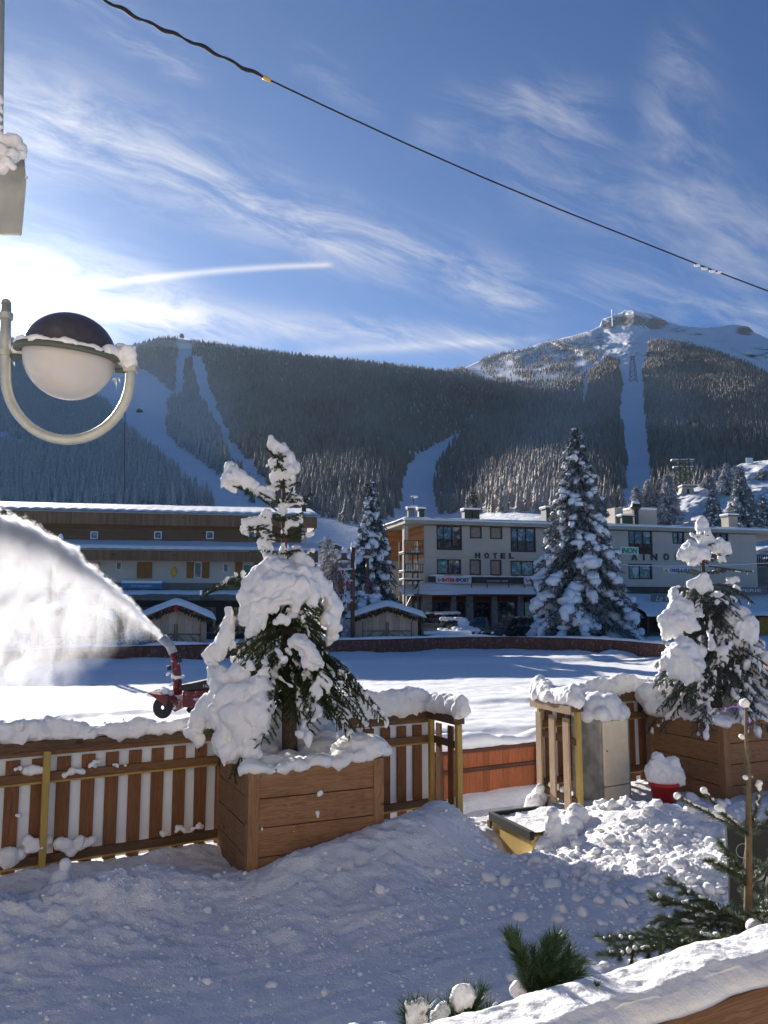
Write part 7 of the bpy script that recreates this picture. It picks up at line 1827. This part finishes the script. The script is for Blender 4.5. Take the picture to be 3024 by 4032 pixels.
q = Vector(terr(np.array([2412.0]), np.array([1285.0]))[0]); t = thing('relay_mast', 'red and white relay mast on the summit rocks', 'mast', tuple(q)); MB().tube([tuple(q), (q.x, q.y, q.z + 62)], 1.6, 6).build('mast', M['white_paint'], t); MB().tube([(q.x, q.y, q.z + 30), (q.x, q.y, q.z + 42)], 1.75, 6).build('red_band', M['sign_red'], t)

# ------------------------------------------------------------ foreground: snowy handrail, garlands, sapling, blackboard
A = Vector((-.15, 1.725, 2.4)); B = Vector((1.55, 1.725 + 1.70 * .57, 2.4)); hu = (B - A).normalized()
hu = Vector((hu.x, hu.y, 0)).normalized(); hn = Vector((hu.y, -hu.x, 0)); HFm = frame((A.x, A.y, 0), hu, hn); LH = (B - A).length
hr = thing('handrail', 'thick wooden handrail under deep snow at the bottom right corner', 'handrail', (A.x, A.y, 2.3))
MB().fbox(HFm, -.6, LH + .6, .0, .112, 2.24, 2.395).build('beam', M['rail_wood'], hr, bevel=.008)
MB().fbox(HFm, -.6, LH + .6, -.10, -.002, 2.30, 2.39).build('beam', M['rail_dark'], hr, bevel=.008)
for u in (-.4, LH * .9): MB().fbox(HFm, u, u + .09, -.06, .015, 1.0, 2.249).build('post', M['rail_wood'], hr)
def hsn(x, y):
    e = np.clip((.115 - y) / .06, 0, 1) ** .5 * np.clip((y + .115) / .06, 0, 1) ** .5
    P3_ = np.stack([x, y, x * 0], 1)
    return 2.400 + e * (.045 + .030 * fbm(P3_ * 3.5, 4, 201) + .02 * np.clip(1 - x / LH * 1.5, 0, 1)) + .006 * fbm(P3_ * 30, 3, 203, .6) * e
V, F = grid(np.linspace(-.6, LH + .6, 420), np.linspace(-.12, .12, 80), hsn)
X = V[:, 0].copy(); Yv = V[:, 1].copy(); Yv += .02 * fbm(np.stack([X * 6, Yv * 0, X * 0], 1), 3, 205) * np.sign(Yv) * (np.abs(Yv) > .08)
for i in range(len(V)): q = HFm(X[i], Yv[i], 0); V[i] = (q.x, q.y, V[i, 2])
np_mesh('rail_snow', V, F, M['snow'], hr, smooth=True)
M['tinsel'] = attr_mat('tinsel', (.018, .040, .016), (.07, .13, .05), rough=.35)
def garland_tuft(label, pts_list, seed, snow, ln=.045):
    rng = np.random.RandomState(seed); base = pts_list[0][0]
    t = thing('garland_tuft', label, 'garland', tuple(base), 'artificial pine garland along the handrail'); tw = []
    for (a, b_, c) in pts_list: tw.append((np.array(a), np.array(b_), np.array(c)))
    st = MB()
    for (a, b_, c) in tw: st.tube([a, qbez(a, b_, c, .5), c], .003, 5)
    st.build('stem', M['bark'], t)
    V, F, A_ = needles(tw, ln, .0022, 2600, rng, ang=1.0, fr0=.05, fr1=.9); np_mesh('needles', V, F, M['tinsel'], t, attr=A_)
    if snow: snow_fused('snow_load', [(p.x, p.y, p.z, r) for (p, r) in snow], M['snow'], t, voxel=.004, amp=.009, nscale=22, amp2=.005, seed=seed, warp=.022)
    return t
def gp(px, py, Y): return P(px, py, Y)
def yh(px, py): return G_(px, py, 2.42).y
Y1 = G_(2130, 3960, 2.36).y + .06
fan = []
rg = np.random.RandomState(2)
for (x, y) in ((2000, 3680), (2100, 3740), (2215, 3700), (2255, 3770), (2165, 3700), (2205, 3820), (2285, 3830), (2060, 3850), (2130, 3850), (2240, 3880), (2330, 3900), (2010, 3690), (2030, 3680), (2150, 3720), (2190, 3685), (2240, 3740), (2290, 3790), (2110, 3800), (2060, 3760), (2180, 3760), (2270, 3840), (2310, 3870), (2140, 3780)):
    d = rg.uniform(-.05, .05); fan.append((gp(2120 + rg.uniform(-20, 20), 3950, Y1), gp((2120 + x) / 2, (3950 + y) / 2 - 10, Y1 + d), gp(x, y, Y1 + d)))
garland_tuft('biggest green garland tuft standing free of snow on the handrail', fan, 11, [(gp(2035, 3900, Y1 - .03), .018), (gp(2050, 3915, Y1 - .03), .020)])
Y2 = G_(1850, 4040, 2.36).y + .04; fan = []
for (x, y) in ((1760, 3960), (1850, 3905), (1900, 3900), (1930, 3970), (1800, 3930), (1890, 4000), (1740, 4010), (1860, 3960)): fan.append((gp(1830, 4090, Y2), gp((1830 + x) / 2, (4090 + y) / 2, Y2), gp(x, y, Y2 + rg.uniform(-.04, .04))))
garland_tuft('lower garland tuft with a cushion of snow at the bottom edge', fan, 12, [(gp(1835, 3915, Y2), .026), (gp(1860, 3910, Y2), .022), (gp(1815, 3935, Y2), .020), (gp(1740, 3990, Y2), .018), (gp(1760, 3975, Y2), .016), (gp(1720, 4010, Y2), .02)])
Y3 = G_(1640, 4060, 2.36).y + .03; fan = []
for (x, y) in ((1600, 3960), (1640, 3950), (1680, 3960), (1590, 4000)): fan.append((gp(1640, 4100, Y3), gp((1640 + x) / 2, (4100 + y) / 2, Y3), gp(x, y, Y3)))
garland_tuft('leftmost garland tuft, wrapped in snow', fan, 13, [(gp(1640, 3975, Y3), .020), (gp(1665, 3965, Y3), .018), (gp(1630, 4000, Y3), .022), (gp(1655, 4010, Y3), .022), (gp(1645, 4040, Y3), .026), (gp(1610, 3950, Y3), .007)])
Y4 = G_(2330, 3960, 2.40).y; fan = []
for (x, y) in ((2300, 3900), (2350, 3880), (2370, 3920), (2330, 3990), (2290, 3950)): fan.append((gp(2325, 3950, Y4), gp((2325 + x) / 2, (3950 + y) / 2, Y4), gp(x, y, Y4 - .02)))
garland_tuft('short frosted garland sprig poking from the snow on the handrail', fan, 14, [(gp(2320, 3930, Y4 - .02), .018), (gp(2325, 3955, Y4 - .02), .015), (gp(2330, 3985, Y4 - .02), .011), (gp(2300, 3920, Y4), .014), (gp(2290, 3940, Y4), .012)], ln=.03)
# sapling
YP = 3.05
def ps_(px, py, d=0): return P(px, py, YP + d)
sp = thing('fir_sapling', 'young fir sapling with a bare brown leader, purple ribbon and frosted twigs at the right', 'tree', tuple(ps_(2945, 3700)))
MB().tube([ps_(2945, 3700), ps_(2946, 3560), ps_(2948, 3300), ps_(2948, 3050), ps_(2938, 2900), ps_(2935, 2770)], [.016, .015, .012, .0085, .006, .004], 10).build('trunk', M['bark'] if 0 else plain('sapling_bark', (.16, .11, .06), .8, var=.3, scale=40, bmp=.4, bsc=120, dist=.003), sp, smooth=True)
tw = []; S = []; brm = MB(); rng = np.random.RandomState(17)
def pbr(pts, side, sn, tl=.09):
    a, b_, c = (np.array(ps_(*q)) for q in pts); brm.tube([a, qbez(a, b_, c, .5), c], [.006, .0045, .002], 6)
    tw.append((a, b_, c))
    if side: 
        for q in branch_twigs(a, b_, c, tl, .034, rng, droop=.1, start=.2)[1:]: tw.append(q); brm.tube([q[0], q[1], q[2]], [.002, .0018, .001], 4)
    n = int(np.linalg.norm(c - a) / .006)
    for j in range(n):
        s = .25 + .75 * j / max(1, n - 1)
        if rng.rand() < sn: p = qbez(a, b_, c, s); S.append((p[0] + rng.normal(0, .004), p[1] + rng.normal(0, .005), p[2] + .006 + .004 * s, .004 + .007 * rng.rand() ** 2 * s))
    if sn > .45: S.append((c[0], c[1], c[2] + .006, .014))
pbr([(2945, 3285), (2870, 3240, -.05), (2665, 3140, -.1)], False, .85); pbr([(2945, 3280), (2880, 3250, .05), (2772, 3118, .1)], False, .5); pbr([(2945, 3285), (2900, 3250, -.12), (2830, 3190, -.2)], False, .7)
pbr([(2950, 3275), (2985, 3200, 0), (2990, 3090, .0)], False, .6); pbr([(2950, 3285), (3000, 3260, .1), (3060, 3200, .1)], True, .3); pbr([(2945, 3480), (2900, 3390, 0), (2835, 3320, .0)], True, .3); pbr([(2945, 3490), (2880, 3420, 0), (2790, 3390, -.1)], True, .3)
pbr([(2950, 3480), (3000, 3440, .05), (3070, 3340, .1)], True, .2); pbr([(2945, 3640), (2780, 3560, 0), (2630, 3460, .15)], True, .25); pbr([(2945, 3650), (2780, 3590, 0), (2580, 3530, .1)], True, .35, .16); pbr([(2945, 3660), (2760, 3640, -.1), (2600, 3620, .0)], True, .3, .17)
pbr([(2945, 3660), (2700, 3700, -.1), (2380, 3700, -.1)], True, .35, .17); pbr([(2945, 3680), (2700, 3720, -.2), (2400, 3760, -.25)], True, .3, .17); pbr([(2945, 3650), (3000, 3560, 0), (3070, 3500, .1)], True, .25, .17); pbr([(2945, 3650), (2900, 3600, .2), (2800, 3560, .3)], True, .25, .17); pbr([(2945, 3690), (2850, 3700, -.25), (2760, 3690, -.35)], True, .3, .17); pbr([(2950, 3620), (2990, 3590, -.2), (3060, 3600, -.3)], True, .3, .1)
tw.append((np.array(ps_(2948, 3200)), np.array(ps_(2947, 3100)), np.array(ps_(2942, 2960))))
brm.build('branches', M['bark'], sp, smooth=True)
V, F, A_ = needles(tw, .027, .0028, 2400, rng, ang=1.05, fr0=.0, fr1=1.0); np_mesh('needles', V, F, M['needle_sapling'], sp, attr=A_)
for (px, py, r) in ((2930, 2768, .017), (2920, 2900, .010), (2942, 3015, .008), (2935, 3060, .010), (2960, 3058, .007), (2925, 2905, .008), (2938, 2772, .012)): p = ps_(px, py); S.append((p.x, p.y, p.z, r))
S += [(ps_(2970, 3650 , -.1).x, ps_(2970, 3650, -.1).y, ps_(2970, 3650, -.1).z, .03)]
tag(snow_fused('snow_load', S, M['snow'], sp, voxel=.0045, amp=.006, nscale=30, amp2=.002, seed=6), kind='stuff')
M['ribbon_purple'] = plain('ribbon_purple', (.30, .10, .55), .25, var=.2, scale=30)
rb = MB()
def ribbon(pts, w_):
    q = [ps_(*p) for p in pts]
    for i in range(len(q) - 1): rb.quad(q[i], q[i + 1], q[i + 1] + Vector((.002, 0, w_)), q[i] + Vector((.002, 0, w_)))
ribbon([(2930, 2792), (2905, 2785, -.01), (2880, 2786, -.02), (2860, 2795, -.02), (2838, 2808, -.01)], .006)
rb.build('ribbon', M['ribbon_purple'], sp); rb = MB()
ribbon([(2950, 2835), (2953, 2850, -.01), (2950, 2865, -.02), (2946, 2875, 0)], .010)
rb.build('ribbon', M['ribbon_purple'], sp)
# blackboard behind the sapling
bb0 = P(2862, 3240, 4.3); 
bk_ = thing('chalkboard', 'black chalkboard with white chalk writing behind the fir sapling', 'chalkboard', (bb0.x, bb0.y, 1.0))
zt, zb = P(2862, 3245, 4.3).z, 1.12
MB().box(bb0.x, bb0.x + .62, bb0.y, bb0.y + .03, zb, zt).build('board', plain('chalk_black', (.016, .018, .017), .6), bk_, bevel=.004)
M['chalk'] = plain('chalk', (.45, .46, .44), .9)
text_mesh('chalk_writing', 'Promo', M['chalk'], bk_, (bb0.x + .09, bb0.y - .003, P(2900, 3500, 4.3).z), (1, 0, 0), (0, 0, 1), .14, .002, font_shear=.3)
mb = MB(); c = P(2925, 3350, 4.29)
pp = [c + Vector((math.cos(a) * .03 * (1 + a * .05), 0, math.sin(a) * .035)) for a in np.linspace(0, 7.5, 24)]; mb.tube(pp, .0018, 4)
pp = [c + Vector((.02 - i * .004, 0, .05 - i * .02)) for i in range(9)]; mb.tube(pp, .0018, 4); mb.build('chalk_flourish', M['chalk'], bk_)
for sx in (.03, .55): MB().box(bb0.x + sx, bb0.x + sx + .04, bb0.y + .031, bb0.y + .06, .95, zt).build('leg', M['rail_dark'], bk_)
# a patio table edge under the handrail
tb = G_(2960, 4080, 2.0)
tt2 = thing('round_table', 'edge of a round snow-dusted grey table below the handrail corner', 'table', (tb.x, tb.y, 1.2))
MB().lathe((tb.x + .12, tb.y - .10, 2.0), [(0, 0), (.36, 0), (.37, .012), (.36, .025), (0, .027)], 48).build('table_top', plain('table_grey', (.32, .33, .34), .5, var=.1, scale=60), tt2, smooth=False)
MB().tube([(tb.x + .12, tb.y - .1, 1.2), (tb.x + .12, tb.y - .1, 2.0)], .03, 12).build('leg', M['metal_lamp'], tt2)

# pale cafe-style front added out of view, bouncing warm light into terrace shadows
cf = thing('fill_front', 'pale rendered cafe front behind the terrace', 'building', (0, -6.0, .9))
ft = Facade((-11, -6.0), (13, -6.0))
mb = MB(); mb.box(-11, 13, -12, -6.0, .5, 8.5); mb.build('wall', plain('fill_front_wall', (.55, .49, .40), .9, var=.05, scale=.7), cf)
for k in range(6):
    x = -9.5 + k * 3.8; w_ = MB().box(x, x + 1.5, -5.998, -5.93, 2.0, 3.6).build('window', M['frame_brown'], cf); MB().box(x + .1, x + 1.4, -5.928, -5.92, 2.1, 3.5).build('pane', M['glass_dark'], w_)
MB().box(-11.6, 13.6, -12.5, -5.2, 8.502, 8.75).build('roof', M['frame_brown'], cf)

# ------------------------------------------------------------ thin valley haze
hm = bpy.data.materials.new('haze'); hm.use_nodes = True; hm.node_tree.nodes.clear(); T = NT(hm.node_tree)
vp = T.n('ShaderNodeVolumePrincipled'); vp.inputs['Density'].default_value = 0.000019; vp.inputs['Color'].default_value = (.80, .92, 1, 1); vp.inputs['Anisotropy'].default_value = .45
oo = T.n('ShaderNodeOutputMaterial'); T.link(vp.outputs[0], oo.inputs['Volume'])
hz_o = MB().box(-5100, 5100, -60, 6050, -2.0, 1500).build('haze', hm); tag(hz_o, 'thin bluish haze filling the valley air', 'haze', kind='stuff')
